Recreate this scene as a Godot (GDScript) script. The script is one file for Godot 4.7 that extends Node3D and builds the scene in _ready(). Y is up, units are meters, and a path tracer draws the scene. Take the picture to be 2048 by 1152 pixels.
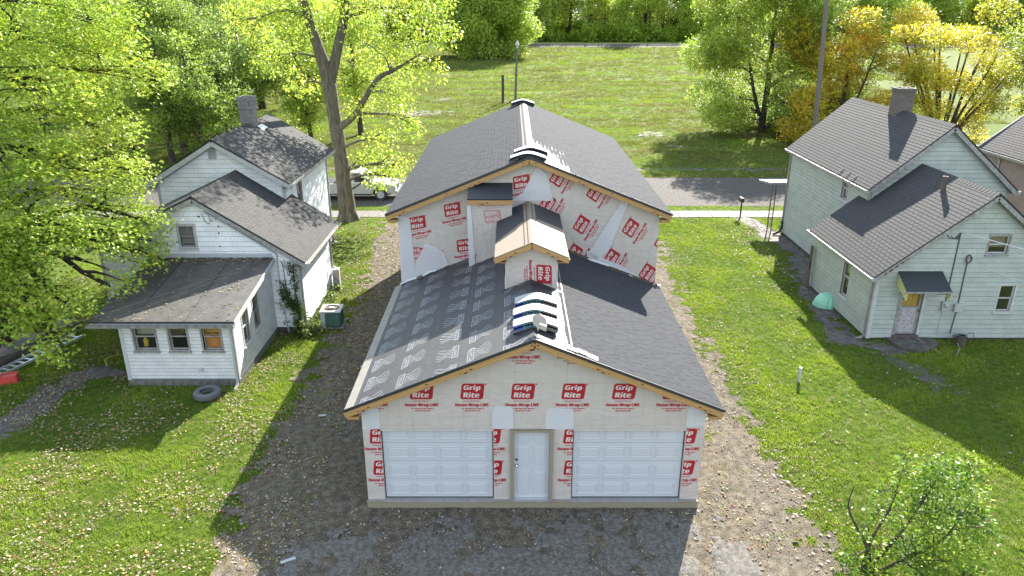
extends Node3D
# An unfinished wrapped house with a two-door garage, seen from a drone in autumn morning light, between a white house and a pale green one.

const GROUND := -0.2
var mats := {}
var tex := {}
var meshes := {}
var rng := RandomNumberGenerator.new()
var noise := FastNoiseLite.new()
const EYE := Vector3(0, 11.5, 15.3)


class MB:
	# collects triangles; front faces run clockwise
	var v := PackedVector3Array()
	var n := PackedVector3Array()
	var uv := PackedVector2Array()
	var c := PackedColorArray()
	var col := Color.WHITE
	var uo := Vector3.ZERO
	var ux := Vector3.ZERO
	var uy := Vector3.ZERO

	func vert(p: Vector3, nn: Vector3) -> void:
		v.append(p)
		n.append(nn)
		c.append(col)
		uv.append(Vector2((p - uo).dot(ux), (p - uo).dot(uy)))

	func tri(a: Vector3, b: Vector3, d: Vector3, out := Vector3.ZERO) -> void:
		var nn := (d - a).cross(b - a)
		if nn.length_squared() < 1e-16:
			return
		if out != Vector3.ZERO and nn.dot(out) < 0.0:
			var t := b
			b = d
			d = t
			nn = -nn
		nn = nn.normalized()
		vert(a, nn)
		vert(b, nn)
		vert(d, nn)

	func quad(a: Vector3, b: Vector3, d: Vector3, e: Vector3, out := Vector3.ZERO) -> void:
		tri(a, b, d, out)
		tri(a, d, e, out)

	func stri(a: Vector3, b: Vector3, d: Vector3, na: Vector3, nb: Vector3, nd: Vector3) -> void:
		var nn := (d - a).cross(b - a)
		if nn.dot(na + nb + nd) < 0.0:
			vert(a, na)
			vert(d, nd)
			vert(b, nb)
		else:
			vert(a, na)
			vert(b, nb)
			vert(d, nd)

	func box(t: Transform3D, s: Vector3) -> void:
		var h := s * 0.5
		var x := t.basis.x * h.x
		var y := t.basis.y * h.y
		var z := t.basis.z * h.z
		var o := t.origin
		for k in [[x, y, z], [y, z, x], [z, x, y]]:
			for g in [1.0, -1.0]:
				var f: Vector3 = o + k[0] * g
				quad(f - k[1] - k[2], f + k[1] - k[2], f + k[1] + k[2], f - k[1] + k[2], k[0] * g)

	func bx(x0: float, y0: float, z0: float, x1: float, y1: float, z1: float) -> void:
		box(Transform3D(Basis(), Vector3(x0 + x1, y0 + y1, z0 + z1) * 0.5), Vector3(absf(x1 - x0), absf(y1 - y0), absf(z1 - z0)))

	# a box with its twelve edges cut by e
	func chamfer(t: Transform3D, s: Vector3, e: float) -> void:
		var h := s * 0.5
		var a := [t.basis.x.normalized(), t.basis.y.normalized(), t.basis.z.normalized()]
		var hh := [h.x, h.y, h.z]
		var o := t.origin
		for i in 3:
			var j := (i + 1) % 3
			var k := (i + 2) % 3
			for g in [1.0, -1.0]:
				var f: Vector3 = o + a[i] * hh[i] * g
				var p: Vector3 = a[j] * (hh[j] - e)
				var q: Vector3 = a[k] * (hh[k] - e)
				quad(f - p - q, f + p - q, f + p + q, f - p + q, a[i] * g)
				for g2 in [1.0, -1.0]:
					var e0: Vector3 = o + a[i] * hh[i] * g + a[j] * (hh[j] - e) * g2
					var e1: Vector3 = o + a[i] * (hh[i] - e) * g + a[j] * hh[j] * g2
					quad(e0 - q, e0 + q, e1 + q, e1 - q, a[i] * g + a[j] * g2)
		for gx in [1.0, -1.0]:
			for gy in [1.0, -1.0]:
				for gz in [1.0, -1.0]:
					var m: Vector3 = a[0] * gx * (hh[0] - e) + a[1] * gy * (hh[1] - e) + a[2] * gz * (hh[2] - e)
					tri(o + m + a[0] * gx * e, o + m + a[1] * gy * e, o + m + a[2] * gz * e, m)

	func bar(p: Vector3, q: Vector3, w: float, h: float, up := Vector3.UP) -> void:
		var z := (q - p).normalized()
		var x := up.cross(z).normalized()
		if x.length() < 0.5:
			x = Vector3.RIGHT
		box(Transform3D(Basis(x, z.cross(x), z), (p + q) * 0.5), Vector3(w, h, p.distance_to(q)))

	func tube(pts: Array, rad: Array, sides := 8, caps := true) -> void:
		var rings := []
		var count := pts.size()
		var px := Vector3.ZERO
		for i in count:
			var d: Vector3 = pts[mini(i + 1, count - 1)] - pts[maxi(i - 1, 0)]
			d = d.normalized()
			if px == Vector3.ZERO:
				px = d.cross(Vector3(0.31, 0.2, 0.93)).normalized()
			px = (px - d * px.dot(d)).normalized()
			var py := d.cross(px)
			var ring := []
			for k in sides:
				var a := TAU * k / sides
				ring.append(px * cos(a) + py * sin(a))
			rings.append(ring)
		for i in count - 1:
			for k in sides:
				var l := (k + 1) % sides
				var a: Vector3 = pts[i] + rings[i][k] * rad[i]
				var b: Vector3 = pts[i] + rings[i][l] * rad[i]
				var d: Vector3 = pts[i + 1] + rings[i + 1][l] * rad[i + 1]
				var e: Vector3 = pts[i + 1] + rings[i + 1][k] * rad[i + 1]
				stri(a, b, d, rings[i][k], rings[i][l], rings[i + 1][l])
				stri(a, d, e, rings[i][k], rings[i + 1][l], rings[i + 1][k])
		if caps:
			for i in [0, count - 1]:
				var o: Vector3 = pts[i] - pts[1 if i == 0 else count - 2]
				for k in sides:
					tri(pts[i], pts[i] + rings[i][k] * rad[i], pts[i] + rings[i][(k + 1) % sides] * rad[i], o)

	# profile of (radius, height) pairs turned about an axis
	func lathe(o: Vector3, prof: Array, sides := 16, axis := Vector3.UP) -> void:
		var px := axis.cross(Vector3(0.3, 0.1, 0.9)).normalized()
		var py := axis.cross(px)
		for i in prof.size() - 1:
			var a: Vector2 = prof[i]
			var b: Vector2 = prof[i + 1]
			var t := (b - a).normalized()
			for k in sides:
				var d0 := px * cos(TAU * k / sides) + py * sin(TAU * k / sides)
				var d1 := px * cos(TAU * (k + 1) / sides) + py * sin(TAU * (k + 1) / sides)
				var n0 := d0 * t.y - axis * t.x
				var n1 := d1 * t.y - axis * t.x
				var p0 := o + d0 * a.x + axis * a.y
				var p1 := o + d1 * a.x + axis * a.y
				var p2 := o + d1 * b.x + axis * b.y
				var p3 := o + d0 * b.x + axis * b.y
				stri(p0, p1, p2, n0, n1, n1)
				stri(p0, p2, p3, n0, n1, n0)

	# a flat outline given depth: from the front plane (o, ax, ay) back along deep
	func prism(poly: PackedVector2Array, o: Vector3, ax: Vector3, ay: Vector3, deep: Vector3) -> void:
		var ix := Geometry2D.triangulate_polygon(poly)
		for i in range(0, ix.size(), 3):
			var a := o + ax * poly[ix[i]].x + ay * poly[ix[i]].y
			var b := o + ax * poly[ix[i + 1]].x + ay * poly[ix[i + 1]].y
			var d := o + ax * poly[ix[i + 2]].x + ay * poly[ix[i + 2]].y
			tri(a, b, d, -deep)
			tri(a + deep, b + deep, d + deep, deep)
		var turn := -1.0 if Geometry2D.is_polygon_clockwise(poly) else 1.0
		for i in poly.size():
			var p := poly[i]
			var q := poly[(i + 1) % poly.size()]
			var e := (q - p) * turn
			var out := ax * e.y - ay * e.x
			var a := o + ax * p.x + ay * p.y
			var b := o + ax * q.x + ay * q.y
			quad(a, b, b + deep, a + deep, out)

	func sheet(poly: PackedVector2Array, o: Vector3, ax: Vector3, ay: Vector3, out: Vector3) -> void:
		var ix := Geometry2D.triangulate_polygon(poly)
		for i in range(0, ix.size(), 3):
			tri(o + ax * poly[ix[i]].x + ay * poly[ix[i]].y, o + ax * poly[ix[i + 1]].x + ay * poly[ix[i + 1]].y, o + ax * poly[ix[i + 2]].x + ay * poly[ix[i + 2]].y, out)

	func mesh() -> ArrayMesh:
		var a := []
		a.resize(Mesh.ARRAY_MAX)
		a[Mesh.ARRAY_VERTEX] = v
		a[Mesh.ARRAY_NORMAL] = n
		a[Mesh.ARRAY_TEX_UV] = uv
		a[Mesh.ARRAY_COLOR] = c
		var m := ArrayMesh.new()
		if v.size():
			m.add_surface_from_arrays(Mesh.PRIMITIVE_TRIANGLES, a)
		return m


# ------------------------------------------------------------------ nodes

func thing(called: String, label: String, category: String, at := Vector3.ZERO, group := "", turn := 0.0) -> Node3D:
	var o := Node3D.new()
	o.name = called
	add_child(o, true)
	o.position = at
	o.rotation.y = turn
	return tag(o, label, category, group)


func tag(o: Node3D, label: String, category: String, group := "") -> Node3D:
	o.set_meta("label", label)
	if category:
		o.set_meta("category", category)
	if group:
		o.set_meta("group", group)
	return o


func obj(called: String, b: MB, m: Material, parent: Node3D = self, label := "") -> MeshInstance3D:
	return put(called, b.mesh(), m, parent, label)


func put(called: String, me: Mesh, m: Material, parent: Node3D = self, label := "") -> MeshInstance3D:
	var o := MeshInstance3D.new()
	o.name = called
	o.mesh = me
	o.material_override = m
	parent.add_child(o, true)
	if label:
		o.set_meta("label", label)
	return o


func struct(called: String, b: MB, m: Material, label := "") -> MeshInstance3D:
	var o := obj(called, b, m)
	o.set_meta("kind", "structure")
	if label:
		o.set_meta("label", label)
	return o


func part(called: String, parent: Node3D, label := "") -> Node3D:
	var o := Node3D.new()
	o.name = called
	parent.add_child(o, true)
	if label:
		o.set_meta("label", label)
	return o


func box_part(called: String, m: Material, parent: Node3D, x0: float, y0: float, z0: float, x1: float, y1: float, z1: float, label := "") -> MeshInstance3D:
	var b := MB.new()
	b.bx(x0, y0, z0, x1, y1, z1)
	return obj(called, b, m, parent, label)


func stuff(o: Node3D) -> Node3D:
	o.set_meta("kind", "stuff")
	return o


func swarm(called: String, me: Mesh, m: Material, where: Array, tints: Array, parent: Node3D = self) -> MultiMeshInstance3D:
	var mm := MultiMesh.new()
	mm.transform_format = MultiMesh.TRANSFORM_3D
	mm.use_colors = true
	mm.mesh = me
	mm.instance_count = where.size()
	for i in where.size():
		mm.set_instance_transform(i, where[i])
		mm.set_instance_color(i, tints[i])
	var o := MultiMeshInstance3D.new()
	o.name = called
	o.multimesh = mm
	o.material_override = m
	parent.add_child(o, true)
	o.set_meta("kind", "stuff")
	return o


# ------------------------------------------------------------------ materials

func lin(r: float, g: float, b: float) -> Color:
	return Color(r, g, b).linear_to_srgb()


func mat(called: String, base: Color, rough := 0.8, grain := "", scale := 1.0, spec := 0.5, relief := 0.0) -> StandardMaterial3D:
	# base is a real-world (linear) colour
	if mats.has(called):
		return mats[called]
	var m := StandardMaterial3D.new()
	m.resource_name = called
	m.albedo_color = base.linear_to_srgb()
	m.roughness = rough
	m.metallic_specular = spec
	m.vertex_color_use_as_albedo = true
	if grain:
		m.albedo_texture = tex[grain]
		m.uv1_triplanar = true
		m.uv1_world_triplanar = true
		m.uv1_scale = Vector3.ONE * scale
		if relief > 0.0:
			m.heightmap_enabled = true
			m.heightmap_texture = tex[grain]
			m.heightmap_scale = relief
	mats[called] = m
	return m


# a tiling picture: octaves of [cells per tile, weight], from one colour to another
func grain_texture(side: int, octaves: Array, a: Color, b: Color, seed_: int, contrast := 1.0, stretch := Vector2.ONE) -> ImageTexture:
	var sum := PackedFloat32Array()
	sum.resize(side * side)
	var total := 0.0
	for o in octaves:
		var f := FastNoiseLite.new()
		f.seed = seed_ + int(o[0])
		f.noise_type = FastNoiseLite.TYPE_SIMPLEX_SMOOTH if o.size() < 3 else FastNoiseLite.TYPE_CELLULAR
		f.fractal_type = FastNoiseLite.FRACTAL_NONE
		f.frequency = o[0] / float(side)
		var im := f.get_seamless_image(side, side, false, false, 0.15, true)
		im.convert(Image.FORMAT_L8)
		var d := im.get_data()
		for i in side * side:
			sum[i] += d[i] / 255.0 * o[1]
		total += o[1]
	var bytes := PackedByteArray()
	bytes.resize(side * side * 3)
	for i in side * side:
		var t := clampf((sum[i] / total - 0.5) * contrast + 0.5, 0.0, 1.0)
		bytes[i * 3] = int(255.0 * lerpf(a.r, b.r, t))
		bytes[i * 3 + 1] = int(255.0 * lerpf(a.g, b.g, t))
		bytes[i * 3 + 2] = int(255.0 * lerpf(a.b, b.b, t))
	return ImageTexture.create_from_image(Image.create_from_data(side, side, false, Image.FORMAT_RGB8, bytes))


func make_textures() -> void:
	
	tex.fine = grain_texture(512, [[60, 0.35], [180, 0.65]], Color(0.66, 0.66, 0.66), Color(1.0, 1.0, 1.0), 3, 1.7)
	tex.granule = grain_texture(512, [[24, 0.25], [90, 0.35], [230, 0.5]], Color(0.55, 0.55, 0.55), Color(1.0, 1.0, 1.0), 11, 1.9)
	tex.patch = grain_texture(512, [[4, 0.5], [14, 0.3], [60, 0.3]], Color(0.72, 0.72, 0.72), Color(1.0, 1.0, 1.0), 21, 1.8)
	tex.soil = grain_texture(1024, [[9, 0.3], [40, 0.3], [150, 0.35], [330, 0.35]], Color(0.5, 0.46, 0.42), Color(1.0, 0.98, 0.95), 31, 2.1)
	tex.turf = grain_texture(1024, [[10, 0.25], [60, 0.35], [220, 0.5]], Color(0.62, 0.6, 0.5), Color(1.0, 1.0, 0.8), 41, 2.0)
	tex.bark = bark_texture()
	tex.wood = wood_texture()
	tex.painted = grain_texture(512, [[3, 0.3], [17, 0.3], [120, 0.3]], Color(0.86, 0.86, 0.85), Color(1, 1, 1), 51, 1.6)


func bark_texture() -> ImageTexture:
	var f := FastNoiseLite.new()
	f.seed = 77
	f.frequency = 0.03
	f.fractal_octaves = 4
	var im := Image.create(256, 256, false, Image.FORMAT_RGB8)
	for y in 256:
		for x in 256:
			var w := cos(TAU * x / 256.0)
			var s := sin(TAU * x / 256.0)
			var t := 0.5 + 0.75 * f.get_noise_3d(w * 75.0, s * 75.0, absf(y - 128.0) * 0.33)
			t = clampf(t, 0.0, 1.0)
			im.set_pixel(x, y, Color(0.45 + 0.55 * t, 0.44 + 0.55 * t, 0.42 + 0.55 * t))
	return ImageTexture.create_from_image(im)


func wood_texture() -> ImageTexture:
	# pine: long streaks with a few knots; u runs along the board
	var f := FastNoiseLite.new()
	f.seed = 8
	f.frequency = 0.02
	f.fractal_octaves = 3
	var r := RandomNumberGenerator.new()
	r.seed = 5
	var knots := []
	for i in 9:
		knots.append(Vector3(r.randf() * 512, 12 + r.randf() * 40, 2.5 + r.randf() * 2.5))
	var im := Image.create(512, 64, false, Image.FORMAT_RGB8)
	for y in 64:
		for x in 512:
			var t := 0.5 + 0.6 * f.get_noise_2d(minf(x, 512 - x) * 0.25, y * 5.0)
			var c := Color(0.82, 0.72, 0.6).lerp(Color(1.0, 0.98, 0.93), clampf(t, 0, 1))
			for k in knots:
				var d: float = Vector2((x - k.x) * 0.6, y - k.y).length() / k.z
				if d < 1.6:
					c = c.lerp(Color(0.36, 0.2, 0.1), clampf(1.5 - d, 0.0, 1.0))
			im.set_pixel(x, y, c)
	return ImageTexture.create_from_image(im)


# ------------------------------------------------------------------ land

func gy(x: float, z: float) -> float:
	# the field rises slowly beyond the street
	return GROUND + 0.024 * maxf(0.0, -z - 45.0)


func at_ground(x: float, z: float) -> Vector3:
	return Vector3(x, gy(x, z), z)


func poly(a: Array) -> PackedVector2Array:
	var p := PackedVector2Array()
	for i in range(0, a.size(), 2):
		p.append(Vector2(a[i], a[i + 1]))
	return p


# ------------------------------------------------------------------ print (flat lettering on wrap and felt)

func text_mask(text: String, font: Font, w: int, h: int, shear := 0.0, fat := 0) -> PackedByteArray:
	# the text's outline squeezed into w by h pixels, 0 to 9 samples set in each
	var tm := TextMesh.new()
	tm.text = text
	tm.font = font
	tm.font_size = 64
	tm.pixel_size = 0.01
	tm.depth = 0.02
	var a := tm.surface_get_arrays(0)
	var v: PackedVector3Array = a[Mesh.ARRAY_VERTEX]
	var nn: PackedVector3Array = a[Mesh.ARRAY_NORMAL]
	var ix: PackedInt32Array = a[Mesh.ARRAY_INDEX]
	var lo := Vector2(1e9, 1e9)
	var hi := -lo
	for p in v:
		var q := Vector2(p.x + p.y * shear, p.y)
		lo = lo.min(q)
		hi = hi.max(q)
	var ww := w * 3
	var hh := h * 3
	var grid := PackedByteArray()
	grid.resize(ww * hh)
	var k := Vector2(ww, hh) / (hi - lo)
	for i in range(0, ix.size(), 3):
		if nn[ix[i]].z < 0.9:
			continue
		var t := []
		for j in 3:
			var p := v[ix[i + j]]
			var q := (Vector2(p.x + p.y * shear, p.y) - lo) * k
			t.append(Vector2(q.x, hh - q.y))
		var b0: Vector2 = t[0].min(t[1]).min(t[2])
		var b1: Vector2 = t[0].max(t[1]).max(t[2])
		var turn := signf((t[1] - t[0]).cross(t[2] - t[0]))
		for y in range(maxi(0, int(b0.y)), mini(hh, int(b1.y) + 1)):
			for x in range(maxi(0, int(b0.x)), mini(ww, int(b1.x) + 1)):
				var p := Vector2(x + 0.5, y + 0.5)
				if (t[1] - t[0]).cross(p - t[0]) * turn >= 0 and (t[2] - t[1]).cross(p - t[1]) * turn >= 0 and (t[0] - t[2]).cross(p - t[2]) * turn >= 0:
					grid[y * ww + x] = 1
	if fat > 0:      # a heavier cut of the letters
		var thin := grid.duplicate()
		for y in hh:
			for x in ww:
				if thin[y * ww + x]:
					for j in range(maxi(0, x - fat), mini(ww, x + fat + 1)):
						grid[y * ww + j] = 1
	var out := PackedByteArray()
	out.resize(w * h)
	for y in h:
		for x in w:
			var s := 0
			for dy in 3:
				for dx in 3:
					s += grid[(y * 3 + dy) * ww + x * 3 + dx]
			out[y * w + x] = s
	return out


const LW := 260
const LH := 240
const LPPM := 250.0
var logo := PackedByteArray()      # rgba of one printed mark, its red block centred on (130, 78)


func ink(data: PackedByteArray, at: int, c: Color, t: float) -> void:
	var a := data[at + 3] / 255.0
	var na := a + (1.0 - a) * t
	if na <= 0.0:
		return
	for k in 3:
		data[at + k] = int(clampf(((data[at + k] / 255.0) * a * (1.0 - t) + c[k] * t) / na, 0, 1) * 255.0)
	data[at + 3] = int(na * 255.0)


func make_logo() -> void:
	logo.resize(LW * LH * 4)
	var red := Color(0.70, 0.06, 0.13)
	var white := Color(0.93, 0.92, 0.9)
	for y in LH:
		for x in LW:
			var py := (y - 78 + 0.5) / LPPM
			var px := (x - 130 + 0.5) / LPPM + py * 0.115
			var q := Vector2(absf(px) - (0.268 - 0.055), absf(py) - (0.208 - 0.055))
			var d := Vector2(maxf(q.x, 0), maxf(q.y, 0)).length() + minf(maxf(q.x, q.y), 0.0) - 0.055
			var t := clampf(0.5 - d * LPPM, 0.0, 1.0)
			if t > 0:
				ink(logo, (y * LW + x) * 4, red, t)
	var sf := SystemFont.new()
	sf.font_names = PackedStringArray(["Droid Sans"])
	sf.font_weight = 700
	for t in [["Grip", 0.40, 0.17, -0.005, -0.083, 0.14, 1], ["Rite", 0.385, 0.145, -0.025, 0.095, 0.14, 1], ["www.grip-rite.com", 0.40, 0.034, -0.02, 0.262, 0.0, 0], ["House-Wrap-LWE", 0.80, 0.112, -0.02, 0.372, 0.0, 0],
			["P2: 100 FAN 2126. Made B", 0.53, 0.034, 0.0, 0.462, 0.0, 0], ["MEETS ASTM E 2357", 0.37, 0.034, 0.0, 0.52, 0.0, 0], ["®", 0.045, 0.04, 0.315, -0.19, 0.0, 0]]:
		var w := int(t[1] * LPPM)
		var h := int(t[2] * LPPM)
		var m := text_mask(t[0], sf, w, h, t[5], 5 if t[6] else (3 if t[2] > 0.05 else 1))
		var x0 := int(130 + t[3] * LPPM - w / 2.0)
		var y0 := int(78 + t[4] * LPPM - h / 2.0)
		for y in h:
			for x in w:
				if m[y * w + x] and x0 + x >= 0 and x0 + x < LW and y0 + y >= 0 and y0 + y < LH:
					ink(logo, ((y0 + y) * LW + x0 + x) * 4, white if t[6] else red, m[y * w + x] / 9.0)


class Print:
	# a sheet of print, ppm pixels to the metre, its left top corner at (x0, y1) of the wall
	var w := 0
	var h := 0
	var ppm := 150.0
	var x0 := 0.0
	var y1 := 0.0
	var d := PackedByteArray()

	func px(x: int, y: int, c: Color, t: float) -> void:
		if x < 0 or y < 0 or x >= w or y >= h:
			return
		var i := (y * w + x) * 3
		for k in 3:
			d[i + k] = int(lerpf(d[i + k], c[k] * 255.0, t))

	func line(p: Vector2, q: Vector2, wide: float, c: Color, t: float) -> void:
		var lo := p.min(q) - Vector2(wide, wide)
		var hi := p.max(q) + Vector2(wide, wide)
		for y in range(int(lo.y), int(hi.y) + 1):
			for x in range(int(lo.x), int(hi.x) + 1):
				var r := Vector2(x + 0.5, y + 0.5)
				var s := Geometry2D.get_closest_point_to_segment(r, p, q).distance_to(r)
				if s < wide * 0.5 + 0.5:
					px(x, y, c, t * clampf(wide * 0.5 + 0.5 - s, 0, 1))

	func texture() -> ImageTexture:
		return ImageTexture.create_from_image(Image.create_from_data(w, h, false, Image.FORMAT_RGB8, d))


func wrap_sheet(x0: float, x1: float, y0: float, y1: float, ppm: float, seed_: int, tilt := 0.0) -> Print:
	# plain house wrap: a faint grid of print lines and a mottled weave
	var p := Print.new()
	p.ppm = ppm
	p.x0 = x0
	p.y1 = y1
	p.w = int((x1 - x0) * ppm)
	p.h = int((y1 - y0) * ppm)
	p.d.resize(p.w * p.h * 3)
	var f := FastNoiseLite.new()
	f.seed = seed_
	f.frequency = 0.02
	f.fractal_octaves = 4
	var f2 := FastNoiseLite.new()
	f2.seed = seed_ + 1
	f2.frequency = 0.35
	var c := cos(tilt)
	var s := sin(tilt)
	for y in p.h:
		for x in p.w:
			var b := 0.85 + 0.022 * f.get_noise_2d(x, y) + 0.03 * f2.get_noise_2d(x, y)
			var u := (x * c + y * s) / ppm
			var v := (y * c - x * s) / ppm
			if fposmod(u, 0.305) < 1.1 / ppm or fposmod(v, 0.305) < 1.1 / ppm:
				b *= 0.915
			var i := (y * p.w + x) * 3
			p.d[i] = int(b * 255.0)
			p.d[i + 1] = int(b * 0.98 * 255.0)
			p.d[i + 2] = int(b * 0.945 * 255.0)
	return p


func stamp(p: Print, x: float, y: float, turn := 0.0, strength := 1.0, flip := false, scale := 1.0, keep := Rect2(-99, -99, 198, 198)) -> void:
	# prints the mark with the centre of its block at (x, y) of the wall, turned anticlockwise
	var cx := (x - p.x0) * p.ppm
	var cy := (p.y1 - y) * p.ppm
	var k := LPPM / p.ppm / scale
	var r := int(0.75 * p.ppm * scale)
	var ct := cos(turn)
	var st := sin(turn)
	for yy in range(maxi(0, int(cy) - r), mini(p.h, int(cy) + r)):
		for xx in range(maxi(0, int(cx) - r), mini(p.w, int(cx) + r)):
			if not keep.has_point(Vector2(p.x0 + xx / p.ppm, p.y1 - yy / p.ppm)):
				continue
			var dx := (xx + 0.5 - cx) * k
			var dy := (yy + 0.5 - cy) * k
			var u := dx * ct - dy * st
			var v := dx * st + dy * ct
			if flip:
				u = -u
			u += 129.5
			v += 77.5
			var ux := int(floor(u))
			var vy := int(floor(v))
			if ux < 0 or vy < 0 or ux >= LW - 1 or vy >= LH - 1:
				continue
			var fu := u - ux
			var fv := v - vy
			var a := 0.0
			var c := [0.0, 0.0, 0.0]
			for j in 4:
				var i := ((vy + j / 2) * LW + ux + j % 2) * 4
				var wt := (fu if j % 2 else 1.0 - fu) * (fv if j / 2 else 1.0 - fv) * logo[i + 3]
				a += wt
				for m in 3:
					c[m] += logo[i + m] * wt
			if a > 1.0:
				p.px(xx, yy, Color(c[0] / a / 255.0, c[1] / a / 255.0, c[2] / a / 255.0), a / 255.0 * strength)


func print_mat(called: String, p: Print, rough := 0.55) -> StandardMaterial3D:
	var m := StandardMaterial3D.new()
	m.resource_name = called
	m.albedo_texture = p.texture()
	m.albedo_color = Color(0.785, 0.758, 0.742)
	if called != "printed_felt":      # the sheet ripples between its staples
		m.heightmap_enabled = true
		m.heightmap_texture = tex.wrinkle
		m.heightmap_scale = 1.3
	m.roughness = rough
	m.vertex_color_use_as_albedo = true
	if called == "printed_felt":
		m.albedo_color = Color.WHITE
		m.metallic_specular = 0.62      # a slick synthetic that glints against the sun
	mats[called] = m
	return m


func felt_print() -> Print:
	# the garage roof's underlayment: charcoal, seams between rolls, and rows of a white line print
	var p := Print.new()
	p.ppm = 130.0
	p.w = int(8.1 * p.ppm)
	p.h = int(4.9 * p.ppm)
	p.d.resize(p.w * p.h * 3)
	var f := FastNoiseLite.new()
	f.seed = 4
	f.frequency = 0.05
	f.fractal_octaves = 4
	for y in p.h:
		for x in p.w:
			var b := 0.13 + 0.07 * f.get_noise_2d(x, y)
			var i := (y * p.w + x) * 3
			p.d[i] = int(b * 255)
			p.d[i + 1] = int(b * 255)
			p.d[i + 2] = int(b * 258)
	var pale := Color(0.86, 0.87, 0.9)
	var r := RandomNumberGenerator.new()
	r.seed = 12
	for roll in 5:
		var y0 := roll * 0.98 * p.ppm
		for l in [-3.0, 3.0, 7.0]:
			for x in p.w:
				if r.randf() < 0.7:
					p.px(x, int(y0 + l), pale, 0.16 * r.randf() + 0.05)
		var shift := 0.2 + 0.5 * (roll % 2)
		for m in 9:
			var o := Vector2((m * 1.0 + shift - 0.6) * p.ppm, y0 + 0.16 * p.ppm)
			felt_mark(p, o, roll == 2, pale, r)
	return p


func felt_mark(p: Print, o: Vector2, upside: bool, c: Color, r: RandomNumberGenerator) -> void:
	# a slanted block of lettering-like strokes and a bundle of wavy lines streaming from it
	var s := p.ppm * 0.72
	var q := func(u: float, v: float) -> Vector2: return o + Vector2((u + 0.18 * v) * s, (1.0 - v if upside else v) * s * 0.95)
	# u runs along the roll, v across it
	var b := [q.call(0.0, 0.0), q.call(0.85, 0.0), q.call(0.85, 0.24), q.call(0.0, 0.24)]
	for i in 4:
		p.line(b[i], b[(i + 1) % 4], 1.3, c, 0.8)
	var u := 0.05
	while u < 0.8:
		var k := 0.04 + 0.05 * r.randf()
		p.line(q.call(u, 0.04), q.call(u + k * r.randf(), 0.2), 1.3, c, 0.75)
		p.line(q.call(u, 0.04 + 0.16 * r.randf()), q.call(u + k, 0.04 + 0.16 * r.randf()), 1.3, c, 0.75)
		u += k + 0.05
	for l in 5:
		var u0 := 0.08 + l * 0.17
		var last: Vector2 = q.call(u0, 0.28)
		for j in range(1, 8):
			var t := j / 7.0
			var now: Vector2 = q.call(u0 + 0.09 * sin(t * 5.0 + l * 0.9) - 0.16 * t * (u0 - 0.4), 0.28 + t * (0.68 - 0.05 * absf(l - 2)))
			p.line(last, now, 1.3, c, 0.8)
			last = now


# ------------------------------------------------------------------ building pieces

class Wall:
	# a wall's plane: o its origin at the ground, ax along it, ay up, n outward
	var o := Vector3.ZERO
	var ax := Vector3.RIGHT
	var ay := Vector3.UP
	var n := Vector3.BACK

	func at(x: float, y: float, out := 0.0) -> Vector3:
		return o + ax * x + ay * y + n * out


func wall_at(o: Vector3, ax: Vector3, n: Vector3) -> Wall:
	var w := Wall.new()
	w.o = o
	w.ax = ax
	w.n = n
	return w


func rect(x0: float, y0: float, x1: float, y1: float) -> PackedVector2Array:
	return PackedVector2Array([Vector2(x0, y0), Vector2(x1, y0), Vector2(x1, y1), Vector2(x0, y1)])


# lapped boards over an outline, left open at the openings; each board is a piece of its own
func siding(parent: Node3D, w: Wall, outline: PackedVector2Array, holes: Array, exposure: float, m: Material, thick := 0.03, vary := 0.05) -> void:
	var lo := 1e9
	var hi := -1e9
	for p in outline:
		lo = minf(lo, p.y)
		hi = maxf(hi, p.y)
	var y := lo
	var gap := 0.015      # the shadow joint under each butt, open to the sheathing
	while y < hi - 0.01:
		var pieces: Array = Geometry2D.intersect_polygons(rect(-99, y + gap, 99, minf(y + exposure, hi)), outline)
		for hole in holes:
			var next := []
			for p in pieces:
				for q in Geometry2D.clip_polygons(p, hole):
					next.append(q)
			pieces = next
		for p in pieces:
			if Geometry2D.is_polygon_clockwise(p):
				p.reverse()
			var b := MB.new()
			var s := 1.0 - vary * rng.randf()
			b.col = Color(s, s, s)
			var out := func(q: Vector2) -> float: return lerpf(thick, thick * 0.55, clampf((q.y - y) / exposure, 0, 1))
			var ix := Geometry2D.triangulate_polygon(p)
			for i in range(0, ix.size(), 3):
				var t := []
				for j in 3:
					var q: Vector2 = p[ix[i + j]]
					t.append(w.at(q.x, q.y, out.call(q)))
				b.tri(t[0], t[1], t[2], w.n)
			for i in p.size():
				var q: Vector2 = p[i]
				var r: Vector2 = p[(i + 1) % p.size()]
				var e := r - q
				b.quad(w.at(q.x, q.y, out.call(q)), w.at(r.x, r.y, out.call(r)), w.at(r.x, r.y, -0.005), w.at(q.x, q.y, -0.005), w.ax * e.y - w.ay * e.x)
			if b.v.size():
				obj("siding_board", b, m, parent)
		y += exposure


# the wall behind the boards, with real holes where the windows are
func sheathing(parent: Node3D, w: Wall, outline: PackedVector2Array, holes: Array, thick: float, m: Material, called := "wall") -> MeshInstance3D:
	var b := MB.new()
	var pieces := [outline]
	for hole in holes:
		var x0: float = hole[0].x
		var x1: float = hole[2].x
		var next := []
		for p in pieces:      # cut in three so that no outline has a hole inside
			for band in [rect(-99, -99, x0, 99), rect(x1, -99, 99, 99)]:
				next.append_array(Geometry2D.intersect_polygons(p, band))
			for q in Geometry2D.intersect_polygons(p, rect(x0, -99, x1, 99)):
				next.append_array(Geometry2D.clip_polygons(q, hole))
		pieces = next
	for p in pieces:
		b.prism(p, w.o, w.ax, w.ay, -w.n * thick)
	return obj(called, b, m, parent)


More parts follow.
